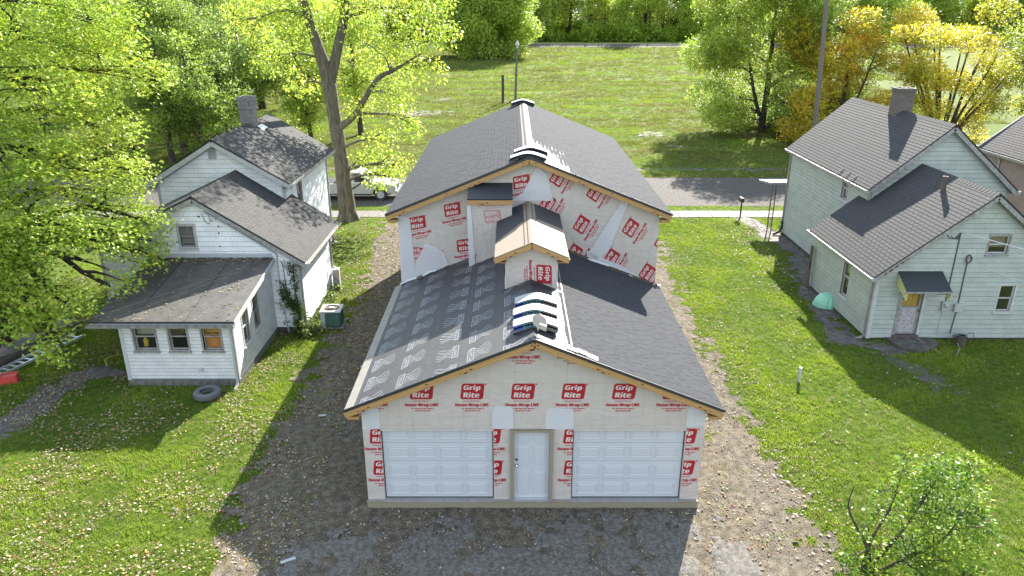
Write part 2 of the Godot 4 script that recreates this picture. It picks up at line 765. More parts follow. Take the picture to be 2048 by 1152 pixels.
# a double-hung window in an opening: frame, two sashes, panes, a dark room behind and perhaps a blind
func window(parent: Node3D, w: Wall, x0: float, y0: float, x1: float, y1: float, frame_m: Material, trim := 0.09, sash_m: Material = null, blind := 0.0, blind_m: Material = null, label := "", sill := true) -> Node3D:
	var o := part("window", parent, label)
	var t := func(b: MB, xa: float, ya: float, xb: float, yb: float, oa: float, ob: float) -> void:
		b.box(Transform3D(Basis(w.ax, w.ay, w.n), w.at((xa + xb) / 2, (ya + yb) / 2, (oa + ob) / 2)), Vector3(xb - xa, yb - ya, absf(ob - oa)))
	var f := MB.new()
	t.call(f, x0 - trim, y0 - trim * 0.6, x0, y1 + trim, -0.10, 0.035)
	t.call(f, x1, y0 - trim * 0.6, x1 + trim, y1 + trim, -0.10, 0.035)
	t.call(f, x0, y1, x1, y1 + trim, -0.10, 0.035)
	if not sill:
		t.call(f, x0, y0 - trim * 0.6, x1, y0, -0.10, 0.035)
	obj("window_frame", f, frame_m, o)
	if sill:
		var si := MB.new()
		t.call(si, x0 - trim - 0.02, y0 - trim * 0.6 - 0.05, x1 + trim + 0.02, y0 - trim * 0.6, -0.02, 0.075)
		t.call(si, x0, y0 - trim * 0.6, x1, y0, -0.10, 0.03)
		obj("window_sill", si, frame_m, o)
	var sm := sash_m if sash_m else frame_m
	var ym := (y0 + y1) / 2
	var e := 0.045
	for k in 2:
		var s := MB.new()
		var a := y0 if k == 0 else ym - e * 0.5
		var b := ym + e * 0.5 if k == 0 else y1
		var d := -0.035 if k == 1 else -0.065
		t.call(s, x0, a, x0 + e, b, d - 0.03, d)
		t.call(s, x1 - e, a, x1, b, d - 0.03, d)
		t.call(s, x0 + e, a, x1 - e, a + e, d - 0.03, d)
		t.call(s, x0 + e, b - e, x1 - e, b, d - 0.03, d)
		obj("sash", s, sm, o)
		var g := MB.new()
		t.call(g, x0 + e, a + e, x1 - e, b - e, d - 0.018, d - 0.012)
		obj("pane", g, mats.pane, o)
	if blind > 0.0:
		var bl := MB.new()
		t.call(bl, x0 + 0.01, y1 - (y1 - y0) * blind, x1 - 0.01, y1, -0.16, -0.15)
		obj("blind", bl, blind_m, o)
	return o


# ---- shingles: every tab is a wedge; the 300 that show largest on a thing are pieces, the rest one mesh

var tabs := {}


func shingle_slope(owner: Node3D, eave_a: Vector3, eave_b: Vector3, up: Vector3, exposure: float, wide: float, m: Material, tone: float, laminate := false, thick := 0.009, keep: Callable = func(_u, _v): return true) -> void:
	# from the eave line towards the ridge: up is the whole slope as a vector
	if not tabs.has(owner):
		tabs[owner] = []
	var along := eave_b - eave_a
	var length := along.length()
	var x := along / length
	var y := up.normalized()
	var nrm := y.cross(x)
	if nrm.y < 0:
		nrm = -nrm
	if x.cross(nrm).dot(-y) < 0.0:
		return shingle_slope(owner, eave_b, eave_a, up, exposure, wide, m, tone, laminate, thick, func(u, v): return keep.call(length - u, v))
	var rise := up.length()
	var rows := int(ceil(rise / exposure))
	for r in rows:
		var v0 := r * exposure
		var h := minf(exposure + 0.03, rise - v0)
		var u := -wide * (0.5 * (r % 2) + (rng.randf() * 0.12 if not laminate else rng.randf()))
		while u < length:
			var tw: float = wide if not laminate else wide * [0.55, 0.8, 1.0, 1.25][rng.randi() % 4]
			var a := maxf(u, 0.0)
			var b := minf(u + tw, length)
			u += tw
			if b - a < 0.02 or not keep.call((a + b) / 2, v0):
				continue
			var shade := rng.randi() % 5
			tabs[owner].append([Transform3D(Basis(x, nrm, nrm.cross(-x).normalized() * 1.0), eave_a + x * a + y * (v0 + h)), b - a, h, thick * (1.0 if not laminate or rng.randf() < 0.6 else 1.35), shade, tone, m, y])


func tab_shape(b: MB, t: Transform3D, down: Vector3, w: float, h: float, thick: float, shade: int, tone: float) -> void:
	var s := 1.0 + tone * (shade - 2.0) / 2.0
	b.col = Color(s, s, s * 1.01)
	var x := t.basis.x
	var n := t.basis.y
	var g := 0.006
	var p0 := t.origin + x * g + n * 0.001
	var p1 := t.origin + x * (w - g) + n * 0.001
	var q0 := t.origin + x * g + down * h + n * thick
	var q1 := t.origin + x * (w - g) + down * h + n * thick
	b.quad(p0, p1, q1, q0, n)
	b.quad(q0, q1, q1 - n * (thick + 0.002), q0 - n * (thick + 0.002), down)
	b.tri(p0, q0, q0 - n * thick, -x)
	b.tri(p1, q1, q1 - n * thick, x)


func lay_shingles() -> void:
	for owner in tabs:
		var list: Array = tabs[owner]
		list.sort_custom(func(a, b): return (a[0].origin - EYE).length_squared() < (b[0].origin - EYE).length_squared())
		var rest := {}
		for i in list.size():
			var t: Array = list[i]
			var tf: Transform3D = t[0]
			var down: Vector3 = -t[7]
			if i < 300:
				var key := "%d %d %d %d %s" % [int(t[1] * 1000), int(t[2] * 1000), int(t[3] * 10000), t[4], t[6].resource_name]
				if not meshes.has(key):
					var b := MB.new()
					tab_shape(b, Transform3D(), Vector3.BACK, t[1], t[2], t[3], t[4], t[5])
					meshes[key] = b.mesh()
				var o := put("shingle", meshes[key], t[6], owner)
				o.transform = Transform3D(Basis(tf.basis.x, tf.basis.y, down), tf.origin)
			else:
				if not rest.has(t[6]):
					rest[t[6]] = MB.new()
				tab_shape(rest[t[6]], tf, down, t[1], t[2], t[3], t[4], t[5])
		for m in rest:
			stuff(obj("shingles", rest[m], m, owner))


# a sloping slab: the roof's boards below the shingles
func slab(called: String, parent: Node3D, a: Vector3, b: Vector3, c: Vector3, d: Vector3, thick: float, m: Material, label := "") -> MeshInstance3D:
	var s := MB.new()
	var n := (b - a).cross(d - a).normalized()
	if n.y < 0:
		n = -n
	var k := n * thick
	s.quad(a, b, c, d, n)
	s.quad(a - k, b - k, c - k, d - k, -n)
	var mid := (a + b + c + d) / 4
	var r := [a, b, c, d]
	for i in 4:
		var p: Vector3 = r[i]
		var q: Vector3 = r[(i + 1) % 4]
		s.quad(p, q, q - k, p - k, (p + q) / 2 - mid)
	return obj(called, s, m, parent, label)


# a board set on edge along a line, its grain running along it
func board(called: String, parent: Node3D, a: Vector3, b: Vector3, tall: float, wide: float, m: Material, out: Vector3, label := "") -> MeshInstance3D:
	var s := MB.new()
	var z := (b - a).normalized()
	var x := out.normalized()
	var y := z.cross(x).normalized()
	if y.y < 0:
		y = -y
	s.uo = a + y * tall * 0.5
	s.ux = z / 2.6
	s.uy = -y / maxf(tall, 0.2)
	s.box(Transform3D(Basis(x, y, x.cross(y)), (a + b) / 2), Vector3(wide, tall, a.distance_to(b)))
	return obj(called, s, m, parent, label)


func gutter(parent: Node3D, a: Vector3, b: Vector3, out: Vector3, m: Material, leaves := false) -> void:
	# an open trough hung on the eave
	var s := MB.new()
	var z := (b - a).normalized()
	var prof := [Vector2(0.0, 0.0), Vector2(0.0, -0.11), Vector2(0.085, -0.11), Vector2(0.12, -0.02), Vector2(0.13, 0.0), Vector2(0.115, 0.0), Vector2(0.078, -0.1), Vector2(0.008, -0.1), Vector2(0.008, 0.0)]
	var p := PackedVector2Array(prof)
	s.prism(p, a, out.normalized(), Vector3.UP, b - a)
	for e in [a, b]:
		var c: Vector3 = e
		s.prism(PackedVector2Array([Vector2(0, 0), Vector2(0, -0.112), Vector2(0.086, -0.112), Vector2(0.132, 0.0)]), c - z * 0.004, out.normalized(), Vector3.UP, z * 0.008)
	obj("gutter", s, m, parent)
	if leaves:
		var l := MB.new()
		var n := int(a.distance_to(b) * 14)
		for i in n:
			var o := a.lerp(b, rng.randf()) + out.normalized() * (0.03 + 0.06 * rng.randf()) + Vector3.UP * -0.035
			var g := rng.randf()
			l.col = Color(0.34, 0.27, 0.15).lerp(Color(0.14, 0.1, 0.05), g)
			var ang := rng.randf() * TAU
			var d := Vector3(cos(ang), 0.3 * rng.randf(), sin(ang)) * 0.05
			var k := Vector3(-sin(ang), 0.2, cos(ang)) * 0.03
			l.quad(o - d, o - k, o + d, o + k, Vector3.UP)
		stuff(obj("gutter_leaves", l, mats.leaf_dry, parent))


func downspout(parent: Node3D, top: Vector3, bottom: Vector3, out: Vector3, m: Material) -> void:
	var s := MB.new()
	s.bar(top, bottom + Vector3(0, 0.12, 0), 0.075, 0.06, out)
	s.bar(bottom + Vector3(0, 0.14, 0), bottom + out * 0.3 + Vector3(0, 0.03, 0), 0.075, 0.06, Vector3.UP)
	obj("downspout", s, m, parent)


func cable(called: String, parent: Node3D, a: Vector3, b: Vector3, sag: float, r: float, m: Material, n := 14, label := "") -> MeshInstance3D:
	var pts := []
	var rad := []
	for i in n + 1:
		var t := i / float(n)
		pts.append(a.lerp(b, t) - Vector3.UP * sag * 4.0 * t * (1.0 - t))
		rad.append(r)
	var s := MB.new()
	s.tube(pts, rad, 5)
	return obj(called, s, m, parent, label)


# ------------------------------------------------------------------ plants

func kite(b: MB, o: Vector3, dir: Vector3, side: Vector3, l: float, w: float, bend: float) -> void:
	# a pointed leaf folded along its midrib
	var n := dir.cross(side).normalized()
	var mid := o + dir * l * 0.42 - n * bend * l
	var tip := o + dir * l + n * bend * 0.4 * l
	b.tri(o, mid - side * w * 0.5 + n * bend * l, tip)
	b.tri(o, tip, mid + side * w * 0.5 + n * bend * l)


func lobed(b: MB, o: Vector3, dir: Vector3, side: Vector3, l: float) -> void:
	# a five-lobed leaf
	var n := dir.cross(side).normalized()
	var c := o + dir * l * 0.38
	var tips := [[-1.25, 0.62], [-0.62, 0.5], [0.0, 0.66], [0.62, 0.5], [1.25, 0.62]]
	for k in tips:
		var a: float = k[0]
		var d := dir * cos(a) + side * sin(a)
		var e := d.cross(n)
		b.tri(c - d * l * 0.08 - e * l * 0.17, c + d * l * k[1] * 0.95 - n * l * 0.1, c - d * l * 0.08 + e * l * 0.17)


func spray_mesh(key: String, leaves: int, leaf: float, spread: float, shape: int, seed_: int) -> ArrayMesh:
	# a twig's worth of leaves
	if meshes.has(key):
		return meshes[key]
	var r := RandomNumberGenerator.new()
	r.seed = seed_
	var b := MB.new()
	for i in leaves:
		var o := Vector3(r.randf_range(-1, 1), r.randf_range(-0.55, 0.55), r.randf_range(-1, 1)) * spread
		var d := (o * 1.2 / spread + Vector3(r.randf_range(-0.8, 0.8), r.randf_range(-1.0, 0.25), r.randf_range(-0.8, 0.8))).normalized()
		var s := d.cross(Vector3.UP + Vector3(r.randf_range(-0.7, 0.7), 0, r.randf_range(-0.7, 0.7))).normalized()
		var l := leaf * r.randf_range(0.7, 1.25)
		var g := r.randf_range(0.72, 1.15)
		b.col = Color(g * r.randf_range(0.9, 1.15), g, g * 0.9)
		if shape == 0:
			kite(b, o, d, s, l, l * 0.62, 0.08)
		else:
			lobed(b, o, d, s, l)
	meshes[key] = b.mesh()
	return meshes[key]


func leaf_cloud(clumps: Array, density: float, pal: Array, gap: float, seed_: int, where: Array, tints: Array, size := 1.0, flat := 0.75) -> void:
	# leaves gather in the outer shell of each clump, in bunches with holes between
	var r := RandomNumberGenerator.new()
	r.seed = seed_
	var f := FastNoiseLite.new()
	f.seed = seed_
	f.frequency = 1.0
	for c in clumps:
		var o: Vector3 = c[0]
		var rad: float = c[1]
		var n := int(density * rad * rad)
		var fr := 1.15 / maxf(rad, 0.6) * 1.6
		var tone := r.randf()
		for i in n:
			var d := Vector3(r.randfn(), r.randfn(), r.randfn()).normalized()
			var k := rad * (0.45 + 0.62 * sqrt(r.randf()))
			var p := o + Vector3(d.x, d.y * flat, d.z) * k
			var q := f.get_noise_3d(p.x * fr, p.y * fr, p.z * fr)
			if q < gap - 0.25 * r.randf():
				continue
			var b := Basis.from_euler(Vector3(r.randf_range(-0.6, 0.6), r.randf() * TAU, r.randf_range(-0.6, 0.6)))
			where.append(Transform3D(b.scaled(Vector3.ONE * size * r.randf_range(0.75, 1.25)), p))
			var t := clampf(0.5 * tone + 0.5 * r.randf() + 0.5 * q, 0.0, 0.999) * (pal.size() - 1)
			tints.append(pal[int(t)].lerp(pal[int(t) + 1], t - int(t)))


func curve(a: Vector3, b: Vector3, lift: float, n: int, wob: float, r: RandomNumberGenerator) -> Array:
	var pts := []
	var side := Vector3(r.randf_range(-1, 1), r.randf_range(-0.4, 0.4), r.randf_range(-1, 1)) * wob
	for i in n + 1:
		var t := i / float(n)
		pts.append(a.lerp(b, t) + Vector3.UP * lift * sin(PI * t) + side * sin(t * PI * 1.7) + Vector3(r.randf_range(-1, 1), r.randf_range(-1, 1), r.randf_range(-1, 1)) * wob * 0.12)
	return pts


func taper(n: int, a: float, b: float) -> Array:
	var out := []
	for i in n:
		out.append(lerpf(a, b, pow(i / float(n - 1), 0.8)))
	return out


func tree(called: String, label: String, category: String, base: Vector3, trunks: Array, clumps: Array, how: Dictionary) -> Node3D:
	# trunks: lists of [point, radius] from the base up; every clump hangs on a limb that leaves the nearest trunk
	var o := thing(called, label, category, base, how.get("group", ""))
	var r := RandomNumberGenerator.new()
	r.seed = how.get("seed", 1)
	var bark: Material = how.get("bark", mats.bark)
	var all := []
	for tr in trunks:
		var pts := []
		var rad := []
		for k in tr:
			pts.append(k[0])
			rad.append(k[1])
		# smooth the run of points
		var fine := []
		var finer := []
		for i in pts.size() - 1:
			for j in 4:
				var t := j / 4.0
				var p0: Vector3 = pts[maxi(i - 1, 0)]
				var p3: Vector3 = pts[mini(i + 2, pts.size() - 1)]
				fine.append(pts[i].cubic_interpolate(pts[i + 1], p0, p3, t))
				finer.append(lerpf(rad[i], rad[i + 1], t) * r.randf_range(0.96, 1.05))
		fine.append(pts[-1])
		finer.append(rad[-1])
		var b := MB.new()
		b.tube(fine, finer, how.get("sides", 9))
		if how.get("flare", false) and all.is_empty():
			for k in 6:
				var a := TAU * k / 6.0 + r.randf() * 0.5
				var d := Vector3(cos(a), 0, sin(a))
				b.tube([fine[0] + Vector3.UP * rad[0] * 1.6 + d * rad[0] * 0.45, fine[0] + Vector3.UP * rad[0] * 0.5 + d * rad[0] * 0.95, fine[0] + d * rad[0] * 1.7 - Vector3.UP * 0.1], [rad[0] * 0.4, rad[0] * 0.36, rad[0] * 0.16], 6)
		obj("trunk", b, bark, o)
		for i in fine.size():
			all.append([fine[i], finer[i]])
	var lb := MB.new()
	var tw: int = how.get("twigs", 3)
	for c in clumps:
		var best := 0
		var cost := 1e9
		for i in all.size():
			var q: Vector3 = all[i][0]
			var below: float = c[0].y - q.y
			var d: float = q.distance_to(c[0]) + (2.0 * -below if below < 0 else absf(below - 1.0) * 0.3)
			if d < cost:
				cost = d
				best = i
		var s: Vector3 = all[best][0]
		var r0: float = minf(all[best][1] * 0.55, 0.02 + 0.028 * s.distance_to(c[0]))
		var pts := curve(s, c[0], how.get("lift", 0.3), 6, 0.06 * s.distance_to(c[0]), r)
		lb.tube(pts, taper(7, r0, r0 * 0.35), 5, false)
		for k in tw:
			var d: Vector3 = Vector3(r.randfn(), r.randfn() * 0.7, r.randfn()).normalized() * c[1] * 0.85
			var p: Vector3 = pts[3 + k % 4]
			lb.tube(curve(p, c[0] + d, 0.1, 4, 0.08 * c[1], r), taper(5, r0 * 0.4, 0.008), 4, false)
	if lb.v.size():
		obj("limbs", lb, bark, o)
	var where := []
	var tints := []
	leaf_cloud(clumps, how.get("density", 60.0), how.pal, how.get("gap", -0.15), how.get("seed", 1) + 100, where, tints, how.get("size", 1.0), how.get("flat", 0.75))
	swarm("crown", how.mesh, how.get("leaf", mats.leaf), where, tints, o)
	return o


func copy_thing(o: Node3D, at: Vector3, turn: float, scale: float, label := "") -> Node3D:
	var c: Node3D = o.duplicate()
	c.name = str(o.name).rstrip("0123456789_")
	add_child(c, true)
	c.position = at
	c.rotation.y = turn
	c.scale = Vector3.ONE * scale
	if label:
		c.set_meta("label", label)
	return c


# ------------------------------------------------------------------ the scene

func _ready() -> void:
	rng.seed = 20
	noise.seed = 9
	noise.frequency = 0.12
	noise.fractal_octaves = 3

	var cam := Camera3D.new()
	cam.name = "camera"
	add_child(cam)
	cam.position = EYE
	cam.rotation_degrees = Vector3(-20.9, 0, 0)
	cam.fov = 42.79
	cam.far = 900.0
	cam.current = true

	var env := Environment.new()
	env.background_mode = Environment.BG_SKY
	var sm := ProceduralSkyMaterial.new()
	sm.sky_top_color = Color(0.505, 0.565, 0.645)
	sm.sky_horizon_color = Color(0.82, 0.835, 0.855)
	sm.sky_curve = 0.16
	sm.ground_bottom_color = Color(0.30, 0.32, 0.24)
	sm.ground_horizon_color = Color(0.6, 0.66, 0.66)
	sm.sky_energy_multiplier = 1.06
	env.sky = Sky.new()
	env.sky.sky_material = sm
	env.tonemap_mode = Environment.TONE_MAPPER_LINEAR
	env.tonemap_exposure = 4.9
	env.sdfgi_enabled = true
	env.ssao_enabled = true
	env.ssil_enabled = true
	var we := WorldEnvironment.new()
	we.name = "environment"
	we.environment = env
	add_child(we)

	var sun := DirectionalLight3D.new()
	sun.name = "sun"
	sun.light_energy = 1.6
	sun.light_color = Color(1.0, 0.975, 0.935)
	sun.light_angular_distance = 0.5
	sun.shadow_enabled = true
	add_child(sun)
	sun.look_at_from_position(Vector3.ZERO, Vector3(-0.585, -1.0, 1.5))

	make_textures()
	make_materials()
	tex.wrinkle = grain_texture(512, [[9, 0.5], [26, 0.35], [70, 0.15]], Color(0, 0, 0), Color(1, 1, 1), 61, 1.5)
	make_logo()
	land()
	new_building()
	roof_loads()
	white_house()
	green_house()
	pink_house()
	lay_shingles()
	street_things()
	yard_things()
	trees()
	shrubs()
	litter()


func make_materials() -> void:
	mat("plain_wrap", Color(0.334, 0.33, 0.315), 0.5, "painted", 0.7)
	mat("film", Color(0.564, 0.571, 0.578), 0.32, "painted", 0.9)
	var fl := mat("thin_film", Color(0.649, 0.655, 0.662), 0.4)
	fl.transparency = BaseMaterial3D.TRANSPARENCY_ALPHA
	fl.albedo_color.a = 0.42
	var pine := mat("pine", Color(0.39, 0.261, 0.117), 0.65)
	pine.albedo_texture = tex.wood
	mat("pale_pine", Color(0.304, 0.261, 0.172), 0.7, "fine", 2.0)
	mat("plywood", Color(0.2, 0.15, 0.105), 0.75, "painted", 1.3)
	mat("old_wood", Color(0.133, 0.101, 0.078), 0.85, "granule", 1.5)
	mat("strip", Color(0.211, 0.195, 0.168), 0.6, "painted", 1.0)
	mat("black_felt", Color(0.028, 0.030, 0.034), 0.62, "granule", 1.2)
	mat("new_shingle", Color(0.0767, 0.0788, 0.0842), 0.9, "granule", 2.2, 0.16)
	mat("white_house_shingle", Color(0.0853, 0.0835, 0.0792), 0.9, "granule", 1.6, 0.3)
	mat("green_house_shingle", Color(0.078, 0.076, 0.075), 0.88, "granule", 1.6, 0.35)
	mat("deck", Color(0.05, 0.048, 0.046), 0.85, "granule", 1.5)
	mat("drip_edge", Color(0.02, 0.02, 0.022), 0.45)
	mat("white_siding", Color(0.807, 0.814, 0.821), 0.5, "painted", 0.45)
	mat("porch_siding", Color(0.573, 0.573, 0.553), 0.5, "painted", 0.6)
	mat("green_siding", Color(0.356, 0.389, 0.351), 0.5, "painted", 0.5)
	mat("pink_siding", Color(0.265, 0.195, 0.164), 0.55, "painted", 0.5)
	mat("white_trim", Color(0.436, 0.436, 0.422), 0.45, "painted", 0.8)
	mat("worn_trim", Color(0.289, 0.281, 0.261), 0.6, "patch", 1.1)
	mat("gutter_white", Color(0.343, 0.343, 0.335), 0.4, "painted", 1.0)
	mat("sheathing", Color(0.2, 0.17, 0.13), 0.9)
	mat("blind", Color(0.328, 0.312, 0.281), 0.8)
	mat("orange_board", Color(0.62, 0.26, 0.045), 0.7, "painted", 1.0)
	mat("dark_screen", Color(0.03, 0.032, 0.032), 0.5)
	mat("door_white", Color(0.407, 0.416, 0.424), 0.38)
	mat("concrete", Color(0.17, 0.167, 0.158), 0.85, "soil", 0.35)
	mat("new_concrete", Color(0.25, 0.242, 0.23), 0.85, "painted", 0.6)
	mat("old_concrete", Color(0.133, 0.131, 0.123), 0.9, "soil", 0.3)
	mat("asphalt", Color(0.138, 0.136, 0.135), 0.9, "soil", 0.5, 0.2)
	mat("membrane", Color(0.078, 0.0702, 0.0624), 0.6, "patch", 0.35)
	mat("metal", Color(0.52, 0.54, 0.56), 0.35).metallic = 0.6
	mat("grey_metal", Color(0.34, 0.36, 0.38), 0.5)
	mat("box_grey", Color(0.36, 0.37, 0.36), 0.5, "painted", 2.0)
	mat("black", Color(0.015, 0.015, 0.016), 0.5)
	mat("rubber", Color(0.055, 0.055, 0.057), 0.75, "granule", 2.0)
	mat("grey_rubber", Color(0.17, 0.17, 0.175), 0.8, "granule", 1.5)
	mat("cable", Color(0.05, 0.05, 0.05), 0.6)
	mat("pale_cable", Color(0.45, 0.44, 0.42), 0.6)
	mat("car_paint", Color(0.3, 0.3, 0.285), 0.25).clearcoat_enabled = true
	mat("chrome", Color(0.6, 0.6, 0.6), 0.2).metallic = 0.9
	mat("red_plastic", Color(0.50, 0.06, 0.045), 0.5, "painted", 2.0)
	mat("yellow_hose", Color(0.62, 0.58, 0.03), 0.5)
	mat("orange", Color(0.26, 0.06, 0.025), 0.5)
	mat("mint_plastic", Color(0.2, 0.45, 0.3), 0.35)
	mat("green_metal", Color(0.045, 0.10, 0.075), 0.5)
	mat("brick", Color(0.187, 0.156, 0.133), 0.9, "granule", 2.5)
	mat("tan_paper", Color(0.328, 0.289, 0.226), 0.6, "painted", 1.5)
	mat("ridge_wood", Color(0.15, 0.128, 0.10), 0.75, "painted", 1.3)
	mat("pale_block", Color(0.281, 0.265, 0.25), 0.85, "granule", 2.0)
	mat("mortar", Color(0.30, 0.28, 0.25), 0.9)
	mat("paper", Color(0.312, 0.312, 0.304), 0.55)
	mat("ink", Color(1, 1, 1), 0.5)
	mat("pole_wood", Color(0.0819, 0.0663, 0.0546), 0.9, "granule", 1.2)
	mat("pale_pole", Color(0.211, 0.179, 0.148), 0.85, "granule", 1.2)
	var bk := mat("bark", Color(0.125, 0.105, 0.0819), 0.95, "bark", 0.9, 0.3, 4.0)
	bk.uv1_scale = Vector3(1.1, 0.55, 1.1)
	var bp := mat("pale_bark", Color(0.2, 0.178, 0.14), 0.95, "bark", 0.9, 0.3, 5.0)
	bp.uv1_scale = Vector3(0.9, 0.5, 0.9)
	var dk := mat("dark_bark", Color(0.0663, 0.0546, 0.0452), 0.95, "bark", 0.9, 0.3, 4.0)
	dk.uv1_scale = Vector3(1.1, 0.55, 1.1)
	var pane := mat("pane", Color(0.04, 0.045, 0.05), 0.05)
	pane.transparency = BaseMaterial3D.TRANSPARENCY_ALPHA
	pane.albedo_color.a = 0.12
	for k in ["leaf", "leaf_dry", "blade"]:
		var lf := mat(k, Color(1, 1, 1), 0.5 if k == "leaf" else 0.7, "", 1.0, 0.4)
		lf.backlight_enabled = true
		lf.backlight = Color(1, 1, 1) if k != "leaf_dry" else Color(0.6, 0.6, 0.6)
		lf.cull_mode = BaseMaterial3D.CULL_DISABLED


# ------------------------------------------------------------------ land, street and paths

var dirt_area := PackedVector2Array()
var gravel_area := PackedVector2Array()
var walk_area := PackedVector2Array()
var path_area := PackedVector2Array()


func inside_house(x: float, z: float) -> bool:
	return (x > -3.55 and x < 4.58 and z < 0.0 and z > -21.9) or (x > -15.3 and x < -7.95 and z < -10.4 and z > -22.1) or (x > -12.7 and x < -8.95 and z < -6.2 and z > -10.6) or (x > 13.3 and x < 20.7 and z < -9.8 and z > -24.1)


func cover(x: float, z: float) -> int:
	# 0 grass, 1 dirt, 2 gravel, 3 paved or built on
	var p := Vector2(x, z)
	if inside_house(x, z) or (z < -26.9 and z > -28.7) or (z < -29.75 and z > -38.05):
		return 3
	var j := p + Vector2(noise.get_noise_2d(x * 9, z * 9), noise.get_noise_2d(z * 9 + 70, x * 9)) * 0.9
	if Geometry2D.is_point_in_polygon(p, walk_area) or Geometry2D.is_point_in_polygon(p, path_area):
		return 3
	if Geometry2D.is_point_in_polygon(j, gravel_area):
		return 2
	return 1 if Geometry2D.is_point_in_polygon(j, dirt_area) else 0


func patch(called: String, inside: Callable, x0: float, x1: float, z0: float, z1: float, cell: float, high: Callable, tint: Callable, m: Material, label: String) -> void:
	# an uneven sheet of cells lying on the ground, as far as inside() holds
	var b := MB.new()
	var nx := int((x1 - x0) / cell)
	var nz := int((z1 - z0) / cell)
	var hs := PackedFloat32Array()
	var cs := PackedColorArray()
	for i in nz + 2:
		for k in nx + 2:
			hs.append(high.call(x0 + k * cell, z0 + i * cell))
			cs.append(tint.call(x0 + k * cell, z0 + i * cell))
	var w := nx + 2
	for i in nz:
		for k in nx:
			var x := x0 + k * cell
			var z := z0 + i * cell
			if not inside.call(x + cell / 2, z + cell / 2):
				continue
			var ids := [i * w + k, i * w + k + 1, (i + 1) * w + k + 1, (i + 1) * w + k]
			var ps := [Vector3(x, 0, z), Vector3(x + cell, 0, z), Vector3(x + cell, 0, z + cell), Vector3(x, 0, z + cell)]
			var ns := []
			for j in 4:
				ps[j].y = gy(ps[j].x, ps[j].z) + hs[ids[j]]
				var a: int = ids[j]
				var dx := hs[mini(a + 1, hs.size() - 1)] - hs[maxi(a - 1, 0)]
				var dz := hs[mini(a + w, hs.size() - 1)] - hs[maxi(a - w, 0)]
				ns.append(Vector3(-dx, 2 * cell, -dz).normalized())
			for t in [[0, 1, 2], [0, 2, 3]]:
				for j in t:
					b.col = cs[ids[j]]
					b.vert(ps[j], ns[j])
	var o := struct(called, b, m)
	if label:
		o.set_meta("label", label)


